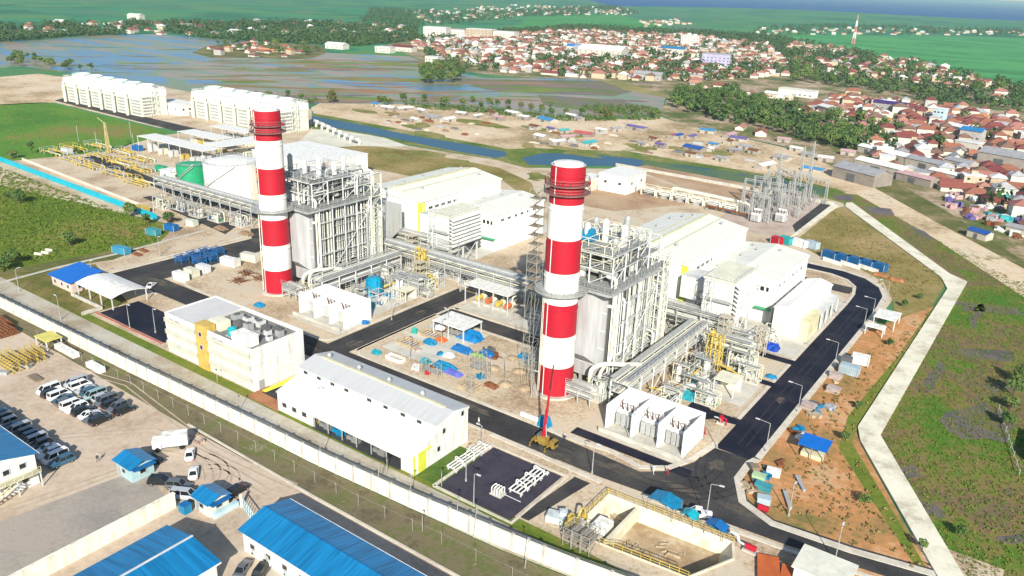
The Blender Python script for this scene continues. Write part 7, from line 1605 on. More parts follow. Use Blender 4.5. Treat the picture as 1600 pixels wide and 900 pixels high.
# construction camp sheds beyond the canal
SHC={'white':WHITE,'blue':mat('shed_blue',(.05,.22,.42),.5),'red':mat('shed_red',(.42,.10,.09),.6),'teal':mat('shed_teal',(.05,.36,.38),.5),'grey':mat('shed_grey',(.30,.30,.31),.6),'purple':mat('shed_violet',(.13,.10,.28),.6),'pink':mat('shed_pink',(.48,.30,.30),.6),'rust':RUST,'navy':mat('shed_navy',(.02,.08,.30),.5)}
def shed(color,p,L,W,H,rz,label,group=None,axis='x'):
    t=thing('site_shed',label,'shed',p,group)
    b=MB(); b.house(-L/2,L/2,-W/2,W/2,0,H,H+W*.13,'x'); part('wall',b,mat('shed_wall',(.36,.32,.27),.7,rnd=.3),t,local=True)
    b=MB(); b.gable(-L/2,L/2,-W/2,W/2,H+.05,H+W*.16+.1,'x',.12,.4); part('roof',b,SHC[color],t,local=True)
    b=MB(); b.box(-L*.15,L*.05,-W/2-.05,-W/2,0,H*.7); part('door',b,DGREY,t,local=True)
    t.rotation_euler=(0,0,rz); return t
CAMP=[(588,166,'blue',8,5),(608,172,'white',12,6),(632,172,'white',14,5),(660,176,'white',10,5),(678,187,'grey',13,7),(700,190,'white',12,6),(650,190,'white',9,5),(722,180,'white',9,5),(745,184,'white',10,4),(770,180,'rust',10,4),(780,188,'pink',10,5),(802,180,'white',14,6),(820,187,'white',9,5),(855,190,'blue',16,9),(893,183,'white',11,5),(905,189,'grey',7,5),
(836,202,'rust',9,5),(862,205,'purple',8,4),(880,208,'teal',8,4),(913,212,'red',14,7),(845,217,'white',9,6),(885,218,'pink',11,5),(870,226,'white',10,5),(918,228,'teal',13,6),(940,207,'white',9,4),(962,205,'grey',8,4),(995,203,'purple',16,5),(1050,216,'red',5,5),(1058,216,'navy',9,5),(1080,216,'purple',9,4),(1106,208,'blue',11,6),(1022,220,'rust',7,4),(1032,231,'purple',7,4),(1005,228,'grey',7,4),
(1085,235,'navy',14,8),(1108,236,'white',6,5),(1115,229,'blue',7,4),(1140,214,'pink',14,6),(1155,220,'purple',12,6),(1138,225,'rust',6,5),(1165,232,'grey',9,6),(1150,238,'grey',8,5),(1178,240,'rust',7,5),(1080,245,'rust',7,4),(1195,262,'white',16,6),(1222,250,'grey',10,7),(1128,252,'grey',8,4),(1225,222,'pink',9,5),(1245,236,'white',9,5),(1265,245,'grey',10,6),(1290,252,'white',9,5),(1325,242,'pink',9,6),(1270,268,'blue',12,5)]
def nearword(x):
    for lim,wd in ((640,'left end of the camp beyond the canal'),(720,'left part of the camp beyond the canal'),(800,'middle of the camp beyond the canal'),(930,'camp above the nearer chimney'),(1040,'sandy lot right of the nearer chimney'),(1130,'right sandy lot beyond the canal'),(1210,'right end of the sandy lot')):
        if x<lim: return wd
    return 'roadside behind the switchyard'
for x,y,c,L,W in CAMP:
    shed(c,at(x,y),L*.9,W*.85,random.uniform(1.9,2.6),random.uniform(-.35,.1)+ (0 if random.random()<.75 else 1.5),f'{"big " if L>13 else ""}{c if c!="rust" else "rusty brown"} roofed shed in the {nearword(x)}','site sheds beyond the canal')
for k in range(60):
    x=random.choice((random.uniform(600,760),random.uniform(820,1000),random.uniform(1000,1230))); y=174+(x-600)*.10+random.uniform(0,26)
    heap(f'{"dark" if k%3 else "pale"} material heap on the {nearword(x)}',at(x,y),random.uniform(3,8),random.uniform(2,4),random.uniform(.6,1.6),random.choice((MATS['brown_scrap'],RUST,GREY,mat('pale_gravel_heap',(.5,.45,.36),.9,var=.15),DGREY)),400+k,'material heap','material_heap')
for x,y,c,L,W,H,lab in ((1345,283,'grey',26,14,6,'broad grey roofed hall behind the switchyard'),(1378,270,'white',30,9,5,'long pale grey roofed hall behind the broad grey one'),(1432,286,'pink',20,7,4,'long pink roofed shed right of the grey halls'),(1408,255,'white',18,9,5,'white roofed hall above the grey halls'),(1450,265,'grey',24,9,5,'dark grey roofed hall left of the scrap yard'),(1476,280,'white',16,6,4,'white roofed shed above the scrap yard'),(1570,262,'grey',26,16,8,'large blue grey hall at the right edge'),(1500,262,'grey',16,8,4,'grey roofed hall near the right edge'),(1360,240,'white',14,7,4,'white roofed hall beside the trees'),(1530,372,'navy',8,5,3,'dark blue roofed hut on the sandy road at the right edge'),(1590,365,'grey',8,5,3,'grey roofed hut at the right edge beside the sandy road'),(1572,316,'teal',10,5,3,'turquoise roofed hut at the right edge')):
    t=shed(c,at(x,y),L,W,H,-.45 if x<1540 else -.3,lab)
for k in range(34):
    x=random.uniform(1478,1610); y=305+(x-1478)*.42+random.uniform(-14,22); rnd=random.Random(k)
    p=at(x,y); b=MB(); 
    for i in range(4): b.cb(p.x+rnd.uniform(-2,2),p.y+rnd.uniform(-2,2),0,rnd.uniform(1,3.5),rnd.uniform(1,2.5),rnd.uniform(.6,2.2),rnd.uniform(0,3))
    mname=['pink','white','grey','purple','rust','teal','white','pink'][k%8]
    solo('scrap_heap',b,SHC[mname],f'{mname if mname!="rust" else "rusty"} scrap heap in the scrap yard by the sandy road','scrap',p,'scrap yard heaps')
# ================================================================= trees
def leafmat(name,cols,rnd=.35):
    m,t,b=nodes(name); N=t.nodes;L=t.links; b.inputs['Roughness'].default_value=.85; b.inputs['Specular IOR Level'].default_value=.1
    oi=N.new('ShaderNodeObjectInfo'); g=N.new('ShaderNodeNewGeometry'); n=N.new('ShaderNodeTexNoise'); n.inputs['Scale'].default_value=.45; n.inputs['Detail'].default_value=3; L.new(g.outputs['Position'],n.inputs['Vector'])
    ad=N.new('ShaderNodeMath'); ad.operation='MULTIPLY_ADD'; ad.inputs[1].default_value=.6; L.new(oi.outputs['Random'],ad.inputs[0])
    mu=N.new('ShaderNodeMath'); mu.operation='MULTIPLY_ADD'; mu.inputs[1].default_value=1.6; mu.inputs[2].default_value=-.6; L.new(n.outputs[0],mu.inputs[0]); L.new(mu.outputs[0],ad.inputs[2])
    r=N.new('ShaderNodeValToRGB'); e=r.color_ramp.elements
    while len(e)<len(cols): e.new(.5)
    for i,c in enumerate(cols): e[i].position=i/(len(cols)-1); e[i].color=(*c,1)
    L.new(ad.outputs[0],r.inputs[0]); L.new(r.outputs[0],b.inputs['Base Color']); return m
LEAF=leafmat('tree_leaves',[(.035,.07,.022),(.06,.11,.03),(.10,.15,.04),(.14,.18,.05)])
LEAFO=leafmat('olive_leaves',[(.06,.07,.02),(.10,.11,.03),(.15,.14,.045)])
BARK=mat('tree_bark',(.10,.075,.05),.9,var=.2,scale=2)
def clump(b,c,r,n,s,rnd,flat=.8):
    """leaf-sized faces spread through a lobe"""
    for _ in range(n):
        while True:
            v=Vector((rnd.uniform(-1,1),rnd.uniform(-1,1),rnd.uniform(-1,1)))
            if .25<v.length<1: break
        v=v.normalized()*(v.length**.5); p=Vector(c)+Vector((v.x*r,v.y*r,v.z*r*flat))
        nrm=(v+Vector((rnd.uniform(-.7,.7),rnd.uniform(-.7,.7),rnd.uniform(-.2,.9)))).normalized()
        u=nrm.orthogonal().normalized(); w=nrm.cross(u); a=rnd.uniform(0,6.28); u,w=u*math.cos(a)+w*math.sin(a),w*math.cos(a)-u*math.sin(a)
        k=s*rnd.uniform(.6,1.35); b.add([p-u*k-w*k*.6,p+u*k-w*k*.6,p+u*k*.7+w*k*.7,p-u*k*.7+w*k*.7],[(0,1,2,3)])
def crown(rnd,R,H,n,s,kind='broad'):
    b=MB(); lob=rnd.randint(6,9)
    for i in range(lob):
        a=2*PI*i/lob+rnd.uniform(-.5,.5); d=R*rnd.uniform(.25,.7); z=H*rnd.uniform(.42,.85)
        clump(b,(d*math.cos(a),d*math.sin(a),z),R*rnd.uniform(.34,.55),n//lob,s,rnd)
    clump(b,(0,0,H*.8),R*.5,n//lob,s,rnd); return b
def trunkmb(rnd,H,R):
    b=MB(); b.cyl((0,0,-.2),(rnd.uniform(-.2,.2),0,H*.5),.28*H/8,.16*H/8,7)
    for i in range(4): a=i*1.6+rnd.uniform(-.4,.4); b.cyl((0,0,H*.35),(math.cos(a)*R*.5,math.sin(a)*R*.5,H*.68),.13*H/8,.05*H/8,5)
    return b
def palm(rnd,H):
    b=MB()
    for i in range(13):
        a=2*PI*i/13+rnd.uniform(-.2,.2); L=rnd.uniform(2.2,3.2); pr=Vector((0,0,H))
        for k in range(1,5):
            u=k/4; q=Vector((math.cos(a)*L*u,math.sin(a)*L*u,H+1.0*u-2.0*u*u*rnd.uniform(.7,1.3))); w=Vector((-math.sin(a),math.cos(a),0))*(.35*(1-u*.6))
            b.add([pr-w,pr+w,q+w*.8,q-w*.8],[(0,1,2,3)]); pr=q
    return b
TRPROTO=[]
rndt=random.Random(11)
for i in range(6):
    R,H=[(4.2,8),(3.4,7),(5,9),(3.0,8.5),(3.8,6.5),(4.6,10)][i]
    TRPROTO.append((crown(rndt,R,H,520,.42,'broad').mesh('crown',LEAF if i!=4 else LEAFO),trunkmb(rndt,H,R).mesh('trunk',BARK),H))
PALMS=[]
for i in range(2):
    b=MB(); b.cyl((0,0,-.2),(.4,0,7.5+i),.2,.13,6); PALMS.append((palm(rndt,7.5+i).mesh('fronds',leafmat('palm_leaves%s'%('' if i==0 else '_dark'),[(.04,.07,.02),(.08,.12,.03)])),b.mesh('trunk',BARK),8))
NT=[0]
def tree(p,label,sc_=1.0,kind=None,group=None):
    k=kind if kind is not None else random.randrange(6)
    cm,tm,H=(PALMS[k-10] if k>=10 else TRPROTO[k])
    t=thing('palm_tree' if k>=10 else 'tree',label,'palm' if k>=10 else 'tree',p,group,random.uniform(0,6.28)); t.scale=(sc_*random.uniform(.9,1.1),sc_*random.uniform(.9,1.1),sc_*random.uniform(.85,1.2))
    link('fronds' if k>=10 else 'crown',cm,t); link('trunk',tm,t); NT[0]+=1; return t
TAKEN={}
# keep clear of the larger buildings placed by hand
for x,y,r in ((1250,150,16),(1225,146,14),(1345,205,16),(1300,198,14),(1515,232,14),(1520,218,12),(1385,178,14),(1570,262,16),(1345,283,16),(1378,270,16),(1408,255,13),(1450,265,14),(1432,286,12),(1500,262,11),(1360,240,10)):
    p=at(x,y); TAKEN.setdefault((int(p.x//20),int(p.y//20)),[]).append((p.x,p.y,r))
def grove(P,n,md,seed,label,sc_=(.8,1.2),kinds=(0,1,2,3,5),group='trees'):
    for x,y in scatter(P,n,md,seed,TAKEN): tree((x,y,0),label,random.uniform(*sc_),random.choice(kinds),group)
grove(((1232,198),(1300,186),(1378,200),(1398,226),(1330,236),(1262,224)),36,7.5,111,'dense tree above the switchyard',(.8,1.2),(0,1,2,3,5),'trees above the switchyard')
grove(((1110,150),(1185,146),(1210,185),(1195,205),(1120,182)),26,8,112,'dense tree left of the town hall',(.9,1.3),(0,1,2,3,5),'trees left of the town hall')
# ================================================================= town houses
ROOFS={'terracotta':mat('terracotta_tiles',(.26,.10,.065),.85,var=.15,scale=.9,rnd=.25),'dark red':mat('dark_red_tiles',(.19,.05,.045),.85,var=.15,scale=.9,rnd=.25),'pale red':mat('pale_red_tiles',(.34,.15,.115),.85,var=.12,scale=.9,rnd=.2),'brown':mat('brown_tiles',(.19,.11,.08),.85,var=.15,scale=.9,rnd=.25),'grey':mat('grey_roof_sheet',(.33,.33,.34),.6,var=.12,scale=.6,rnd=.25),'white':mat('white_roof_sheet',(.68,.67,.64),.55,var=.1,scale=.6,rnd=.08),'orange':mat('orange_tiles',(.40,.17,.085),.85,var=.12,scale=.9,rnd=.2),'blue':mat('town_blue_sheet',(.03,.18,.42),.5,rnd=.2)}
WALLS={'white':mat('town_white_wall',(.55,.52,.45),.8,var=.1,scale=.7,rnd=.1),'cream':mat('town_cream_wall',(.46,.38,.27),.8,var=.12,scale=.7,rnd=.15),'grey':mat('town_grey_wall',(.36,.34,.32),.85,var=.15,scale=.7,rnd=.2)}
HPROTO={}
def house_mesh(shape,roof,wall):
    k=(shape,roof,wall)
    if k in HPROTO: return HPROTO[k]
    wb,rb,vb=MB(),MB(),MB()
    if shape=='hip': L,W,H=9,7.5,2.5; wb.box(-L/2,L/2,-W/2,W/2,-.3,H); rb.hip(-L/2,L/2,-W/2,W/2,H,H+2.5,1.0); wb.box(L/2-3,L/2+1.2,-W/2-2,-W/2,0,2.5); rb.gable(L/2-3,L/2+1.2,-W/2-2,-W/2+.4,2.5,3.3,'x',.12,.2)
    elif shape=='gable': L,W,H=10,7,2.5; wb.house(-L/2,L/2,-W/2,W/2,-.3,H,H+1.9,'x'); rb.gable(-L/2,L/2,-W/2,W/2,H+.05,H+2.1,'x',.15,.9)
    elif shape=='long': L,W,H=17,7,2.6; wb.house(-L/2,L/2,-W/2,W/2,-.3,H,H+1.8,'x'); rb.gable(-L/2,L/2,-W/2,W/2,H+.05,H+2.0,'x',.15,.6)
    elif shape=='two': L,W,H=9,7.5,6; wb.box(-L/2,L/2,-W/2,W/2,-.3,H); rb.hip(-L/2,L/2,-W/2,W/2,H,H+2.3,.6)
    else: L,W,H=9,8,6.2; wb.box(-L/2,L/2,-W/2,W/2,-.3,H); rb.box(-L/2-.3,L/2+.3,-W/2-.3,W/2+.3,H,H+.25); rb.box(-L/2-.3,L/2+.3,W/2-.1,W/2+.3,H+.25,H+1); wb.box(-1.5,1.5,0,2.5,H+.25,H+2.4)
    HPROTO[k]=(wb.mesh('wall',WALLS[wall]),rb.mesh('roof',ROOFS[roof]),(L,W,H,shape)); return HPROTO[k]
_wp={}
def town_house(x,y,label,shape,roof,wall,group,s=1.0,rz=None,detail=False):
    wm,rm,(L,W,H,sh)=house_mesh(shape,roof,wall)
    t=thing('house',label,'house',(x,y,0),group,rz if rz is not None else random.choice((0,PI/2,PI,-PI/2))+.28+random.uniform(-.12,.12)); t.scale=(s*random.uniform(.85,1.15),s*random.uniform(.85,1.15),s*random.uniform(.9,1.1))
    link('wall',wm,t); link('roof',rm,t)
    if detail:
        for k in ('w','d'):
            if k not in _wp:
                b=MB(); b.box(-.6,.6,-.06,.06,0,1.1) if k=='w' else b.box(-.5,.5,-.06,.06,0,2.1); _wp[k]=b.mesh('window' if k=='w' else 'door',M_GLASS if k=='w' else MATS['weathered_timber'])
        for (px_,py_,r_) in ((-L*.28,-W/2,0),(L*.1,-W/2,0),(-L*.25,W/2,0),(L*.25,W/2,0),(-L/2,0,PI/2),(L/2,W*.25,PI/2)): link('window',_wp['w'],t,(px_,py_,1.1),r_)
        if H>5:
            for px_ in (-L*.28,L*.28): link('window',_wp['w'],t,(px_,-W/2,4.0)); link('window',_wp['w'],t,(px_,W/2,4.0))
        link('door',_wp['d'],t,(-L*.08,-W/2,0))
    return t
ZONES=[ # polygon, number, spacing, palette, place words
 (((1400,182),(1480,168),(1600,190),(1640,210),(1640,300),(1560,256),(1480,240),(1420,215)),88,10.2,('terracotta',)*7+('dark red',)*4+('pale red',)*3+('orange',)*2+('brown',)*2+('white','grey'),'in the packed right quarter'),
 (((1340,232),(1420,222),(1480,240),(1560,262),(1640,305),(1640,395),(1570,330),(1500,300),(1440,278),(1390,262)),50,9.5,('grey',)*3+('white',)*3+('terracotta',)*4+('dark red',)*3+('pale red',)*2+('brown',)*2,'along the sandy road'),
 (((1250,168),(1330,150),(1410,160),(1480,168),(1400,182),(1420,215),(1340,232),(1290,205)),46,12,('terracotta',)*4+('orange',)*3+('dark red',)*2+('white',)*3+('grey',)*2+('pale red',)*2,'among the trees'),
 (((1080,128),(1150,140),(1250,165),(1290,205),(1330,235),(1230,225),(1120,190),(1100,165)),24,20,('terracotta',)*3+('white',)*3+('pale red',)*2+('grey',)*2,'between tree clumps'),
 (((860,92),(960,86),(1080,92),(1190,100),(1230,118),(1080,128),(960,124),(860,118),(780,112),(800,98)),78,13,('pale red',)*5+('terracotta',)*6+('dark red',)*3+('white',)*4+('grey',)*3,'behind the flooded fields'),
 (((305,80),(350,70),(430,68),(492,80),(450,90),(330,88)),26,9,('terracotta',)*5+('orange',)*3+('dark red',)*2,'on the flooded spit'),
]
WL=('white','cream','white','grey')
hr=random.Random(5); nh=0
for zi,(P,n,md,pal,words) in enumerate(ZONES):
    for x,y in scatter(P,n,md,20+zi,TAKEN):
        roof=hr.choice(pal); wall=hr.choice(WL)
        shape='flat' if roof=='white' and hr.random()<.5 else hr.choice(('hip','hip','gable','gable','long' if zi!=0 else 'hip','two'))
        size={'hip':'hipped','gable':'gabled','long':'long','two':'tall','flat':'flat-topped'}[shape]
        d=math.hypot(x,y)
        town_house(x,y,f'{roof} {size} house with {wall} walls {words}',shape,roof,wall,'houses in the town',hr.uniform(.72,1.02),None,d<560); nh+=1
# larger landmarks in the town
def big(label,px_,L,W,H,rz,wall,roof,flat=True,nw=5):
    p=at(*px_); t=thing('town_building',label,'building',p)
    b=MB(); b.box(-L/2,L/2,-W/2,W/2,-.3,H) if flat else b.house(-L/2,L/2,-W/2,W/2,-.3,H,H+W*.14,'x'); part('wall',b,wall,t,local=True)
    b=MB(); b.box(-L/2-.4,L/2+.4,-W/2-.4,W/2+.4,H,H+.4) if flat else b.gable(-L/2,L/2,-W/2,W/2,H+.05,H+W*.16,'x',.2,.6); part('roof',b,roof,t,local=True)
    for fl_ in range(max(1,int(H/3.4))):
        for i in range(nw):
            o=win(t,Vector(wloc(t))+Vector((-L/2+L*(i+.5)/nw,-W/2,1.2+fl_*3.3)),1.7,1.4,'-y')
    b=MB(); b.box(-1,1,-W/2-.08,-W/2,0,2.5); part('door',b,GREY,t,local=True)
    t.rotation_euler=(0,0,rz); return t
big('long low white hall at the edge of the trees above the town quarter',(1246,150),34,11,6,-.15,WHITE,mat('cream_roof',(.66,.65,.55)),True,7)
big('cream low building in front of the long white hall',(1216,154),24,9,4.5,-.15,mat('cream_render',(.62,.56,.44)),ROOFS['white'],False)
big('white roofed long building leaning across the trees, right of centre',(1300,178),30,9,5,-.75,WALLS['white'],ROOFS['white'],False)
big('dark violet roofed hall in the town right of the trees',(1390,172),26,11,6,-.05,WALLS['grey'],mat('violet_sheet',(.06,.03,.14),.5),False)
big('pale tall block with blue roof in the packed quarter',(1516,226),13,10,10,-.2,WALLS['grey'],ROOFS['blue'],False,4)
big('white gabled hall beside the blue roofed block in the packed quarter',(1500,208),22,9,5,-.7,WALLS['white'],ROOFS['white'],False)
big('white block below the blue roofed block in the packed quarter',(1512,236),14,9,6,-.3,WALLS['white'],ROOFS['white'],True,4)
big('blue sided white block in the packed quarter',(1466,192),8,8,11,-.2,mat('pale_blue_wall',(.45,.6,.68),.7),ROOFS['white'],True,3)
big('wide white hall with sloped roof in the far town centre',(942,90),60,34,11,.2,WALLS['white'],ROOFS['white'],False,8)
big('white hall with grey roof left of the wide hall in the far town',(920,86),40,22,9,.2,WALLS['grey'],ROOFS['grey'],False,6)
big('blue roofed hall left of the wide white hall in the far town',(904,82),32,16,9,.2,WALLS['white'],ROOFS['blue'],False,5)
big('blue roofed hall right of the wide white hall in the far town',(1052,84),36,16,8,.1,WALLS['white'],ROOFS['blue'],False,5)
big('pale violet four storey block at the right of the far town',(1118,105),34,18,16,.3,mat('violet_wall',(.38,.36,.50),.7),ROOFS['grey'],True,7)
big('white five storey block above the violet block in the far town',(1078,72),30,20,17,.3,WALLS['white'],ROOFS['white'],True,6)
big('white four storey block at the left end of the far town',(683,58),40,22,16,.3,WALLS['white'],ROOFS['white'],True,7)
big('cream four storey block left of centre in the far town',(752,60),46,24,15,.3,WALLS['cream'],ROOFS['white'],True,7)
big('grey white block between cream and white blocks of the far town',(712,58),40,22,13,.3,WALLS['white'],ROOFS['grey'],True,6)
big('white three storey block right of the cream block in the far town',(788,62),44,20,13,.2,WALLS['white'],ROOFS['white'],True,6)
big('white mosque-like block at the lower left of the far town',(678,100),16,12,8,.2,WALLS['white'],ROOFS['white'],True,4)
big('dark grey roofed hall on the meadow edge of the far town',(1014,124),30,14,6,.1,WALLS['grey'],ROOFS['grey'],False,5)
big('red roofed long hall beside the dark trees at the town edge',(1078,120),34,12,6,.0,WALLS['white'],ROOFS['dark red'],False,5)
big('white low hall alone in the green fields left of the town',(527,76),28,14,6,.2,WALLS['white'],ROOFS['white'],False,4)
big('blue white hall alone in the fields left of the town',(602,82),22,14,7,.2,WALLS['white'],ROOFS['white'],True,4)
big('red roofed hall alone in the fields left of the town',(632,80),30,14,6,.2,WALLS['white'],ROOFS['dark red'],False,4)
big('white pavilion among the far left trees',(95,38),18,10,6,.4,WALLS['white'],ROOFS['white'],False,4)
big('white hall with pitched roof in the far left tree belt',(213,30),28,14,8,.3,WALLS['white'],ROOFS['white'],False,5)
# far houses that read as one mass
def mass(name,label,zones,seed,cat):
    rnd=random.Random(seed); b=MB(); keys=['terracotta','pale red','dark red','white','grey','brown']; mats=[ROOFS[k] for k in keys]+[WALLS['white'],WALLS['cream']]
    for P,n,md,w in zones:
        for x,y in scatter(P,n,md,seed+n,TAKEN):
            r=rnd.choices(range(6),w)[0]; L,W,H=rnd.uniform(7,14),rnd.uniform(6.5,9.5),rnd.choice((2.5,2.6,3,5.4)); c,s_=math.cos(.28),math.sin(.28)
            q=MB(); q.box(-L/2,L/2,-W/2,W/2,-.3,H); nw=len(q.f)
            if r in (3,4) and rnd.random()<.5: q.box(-L/2-.3,L/2+.3,-W/2-.3,W/2+.3,H,H+.3)
            else: q.hip(-L/2,L/2,-W/2,W/2,H,H+2.6,.7)
            a=.28+rnd.choice((0,PI/2)); c,s_=math.cos(a),math.sin(a)
            o=len(b.v); b.v+=[(x+u*c-v*s_,y+u*s_+v*c,z) for u,v,z in q.v]; b.f+=[tuple(i+o for i in f) for f in q.f]; b.mi+=[6+rnd.randint(0,1)]*nw+[r]*(len(q.f)-nw)
    o=link(name,b.mesh(name,mats)); o['kind']='stuff'; o['label']=label; o['category']=cat
mass('far_houses','dense mass of far red and white roofed houses across the plain',[
 (((640,66),(760,56),(900,48),(1080,56),(1200,70),(1230,100),(1190,98),(1080,90),(960,84),(860,90),(800,98),(760,106),(700,96)),760,14,(4,6,3,6,4,2)),
 (((0,42),(200,36),(500,34),(640,42),(640,62),(500,60),(330,56),(130,52),(0,60)),90,26,(4,3,3,4,2,2)),
 (((640,18),(800,8),(980,14),(1000,24),(830,24),(700,34),(640,40)),160,30,(3,4,2,6,4,1)),
 (((1180,46),(1300,44),(1600,50),(1600,56),(1300,54),(1180,58)),70,30,(3,3,2,6,3,1)),
 (((1000,34),(1060,30),(1080,38),(1010,42)),30,24,(3,3,2,6,3,1)),
 (((1240,90),(1420,92),(1590,140),(1560,160),(1400,130),(1260,112)),110,14,(5,3,3,2,2,1)),
 (((1230,66),(1330,78),(1330,86),(1230,80)),34,18,(5,3,3,2,2,1)),
 (((1400,182),(1480,168),(1600,190),(1640,210),(1640,300),(1560,256),(1480,240),(1420,215)),150,7.6,(6,3,5,1,1,3)),(((1340,232),(1420,222),(1480,240),(1560,262),(1640,305),(1640,395),(1570,330),(1500,300),(1440,278),(1390,262)),90,7.6,(4,2,4,2,3,3)),(((1250,168),(1330,150),(1410,160),(1480,168),(1400,182),(1420,215),(1340,232),(1290,205)),70,9,(5,3,3,2,2,2)),(((860,92),(960,86),(1080,92),(1190,100),(1230,118),(1080,128),(960,124),(860,118),(780,112),(800,98)),200,9,(6,5,4,3,2,3)),
],77,'houses')
# ------------------------------------------------------------ tree placement
grove(((1040,160),(1100,135),(1180,150),(1250,170),(1240,215),(1120,185),(1060,175)),40,8,101,'dense green tree beside the flooded field',(.9,1.35),(0,1,2,3,4,5),'trees in the clump by the flooded field')
grove(((1250,180),(1330,165),(1400,185),(1400,235),(1330,238),(1270,222)),16,9,102,'green tree right of the sandy lot',(.8,1.2),(0,1,2,3,5),'trees among the houses')
grove(((1380,225),(1480,240),(1600,290),(1600,330),(1480,275)),22,9,103,'green tree among the grey halls',(.7,1.1),(0,1,2,3,10,11),'trees near the right edge')
grove(((1400,180),(1600,195),(1640,290),(1500,240)),30,9,104,'green tree in the packed quarter',(.6,1.0),(0,1,3,4,10),'trees in the packed quarter')
grove(((1230,100),(1330,92),(1420,105),(1600,142),(1600,178),(1470,162),(1340,138),(1240,128)),50,12,105,'dark green tree before the rice fields',(1.0,1.6),(0,1,2,3,5),'trees in the belt before the rice')
grove(((655,118),(668,106),(715,106),(724,118),(714,132),(662,132)),20,6.5,106,'olive tree in the flooded clump',(1.1,1.5),(4,4,2,0),'trees in the flooded field clump')
grove(((570,158),(770,160),(900,176),(1030,182),(1030,190),(900,184),(760,172),(580,166)),32,8,107,'small tree on the flooded edge',(.55,.85),(0,1,3,4),'trees along the flooded field edge')
grove(((300,150),(430,152),(480,156),(440,162),(330,158)),12,10,108,'small tree behind the cooling tower',(.6,.9),(0,1,3),'trees behind the cooling tower')
tree(at(520,160),'olive tree standing alone beside the sandy lot right of the cooling towers',1.25,4)
grove(((0,88),(30,86),(90,98),(160,108),(150,114),(60,108),(0,100)),18,9,109,'green tree on the left bank',(.7,1.0),(0,1,2,3),'trees on the left bank')
grove(((340,66),(500,72),(490,90),(430,84),(340,78)),16,10,110,'green tree on the flooded spit',(.8,1.2),(0,1,2,5),'trees on the spit')
tree(at(263,352),'dark green bush tree at the end of the cyan fence',.75,3)
for k,(x,y,s) in enumerate(((30,318,.7),(50,240,.7),(20,248,.6),(110,385,.6),(205,340,.7),(22,415,.55),(5,425,.6),(120,240,.5),(230,352,.6),(12,310,.5))): tree(at(x,y),'small green tree standing in the scrub at the left',s,random.choice((0,1,2,3)),'small trees in the left scrub')
for k,(x,y) in enumerate(((1412,480),(1436,468),(1390,540),(1320,690),(1340,640),(1440,862),(1500,840),(1350,790))): tree(at(x,y),'low green bush tree beside the pale dike path',.32,random.choice((0,1,3)),'bushes beside the dike path')
# far tree belts
def belt(name,label,zones,seed,n=46,s=1.15):
    rnd=random.Random(seed); b=MB()
    for P,cnt,md in zones:
        for x,y in scatter(P,cnt,md,seed+cnt,TAKEN):
            R=rnd.uniform(3.2,6.5); H=rnd.uniform(6,11); clump(b,(x,y,H*.55),R,n,s,rnd,H*.5/R)
    o=link(name,b.mesh(name,leafmat('belt_leaves',[(.03,.06,.024),(.05,.09,.03),(.08,.12,.04),(.11,.145,.045)]))); o['kind']='stuff'; o['label']=label; o['category']='trees'
belt('far_trees','far belts of trees reading as one mass between fields and houses',[
 (((-60,48),(0,44),(200,36),(500,36),(650,46),(650,64),(560,72),(420,66),(330,60),(250,53),(130,56),(0,66),(-60,68)),1500,8.5),
 (((640,64),(760,52),(900,42),(1080,52),(1200,64),(1240,96),(1190,98),(1080,92),(860,96),(760,112),(690,104)),620,10),
 (((580,14),(700,20),(960,10),(1000,22),(830,26),(700,38),(640,44),(560,40)),560,16),
 (((1080,50),(1200,58),(1330,80),(1400,96),(1300,96),(1230,90),(1180,66)),300,11),
 (((1180,44),(1300,40),(1620,48),(1620,56),(1300,54),(1180,56)),240,16),
 (((1230,95),(1420,98),(1600,138),(1640,180),(1480,165),(1340,140),(1240,128)),190,10),
 (((1050,160),(1110,135),(1250,170),(1330,165),(1400,185),(1330,238),(1240,215),(1120,188)),130,8),
 (((860,92),(1190,100),(1230,118),(1080,128),(860,118)),260,9),
 (((1400,182),(1600,190),(1640,300),(1560,330),(1440,278),(1340,235)),330,7),
],55)
# ------------------------------------------------------------ scrub, verge bushes, marsh grass
def tufts(name,label,zones,seed,mname,cols,n,s,rr,hh):
    rnd=random.Random(seed); b=MB()
    for P,cnt in zones:
        W=[(q.x,q.y) for q in px(*P)] if P[0][0].__class__ is int else P
        x0,x1=min(w[0] for w in W),max(w[0] for w in W); y0,y1=min(w[1] for w in W),max(w[1] for w in W); k=0
        while k<cnt:
            x,y=rnd.uniform(x0,x1),rnd.uniform(y0,y1)
            if not inpoly(x,y,W): continue
            k+=1; R=rnd.uniform(*rr); clump(b,(x,y,R*hh*.6),R,n,s,rnd,hh)
    m=leafmat(mname,cols); m2=m.node_tree.nodes
    o=link(name,b.mesh(name,m)); o['kind']='stuff'; o['label']=label; o['category']='bushes'
tufts('scrub_bushes','low green scrub covering the ground beside the cyan fence',[(((-160,268),(0,262),(245,352),(262,362),(240,380),(100,402),(0,422),(-160,445)),5200)],8,'scrub_leaves',[(.07,.125,.015),(.10,.15,.02),(.15,.17,.035)],7,.26,(.3,.8),.5)
tufts('verge_bushes','dry and green bushes lining the works side of the boundary wall',[([(-250,97.4),(-30,97.4),(-25,99),(-60,100),(-250,99.6)],900),([(-250,83.6),(-140,82.3),(-60,82.3),(-45,92),(-110,87.6),(-250,87)],520)],9,'verge_leaves',[(.07,.07,.02),(.11,.11,.028),(.19,.15,.06)],9,.24,(.25,.75),.9)
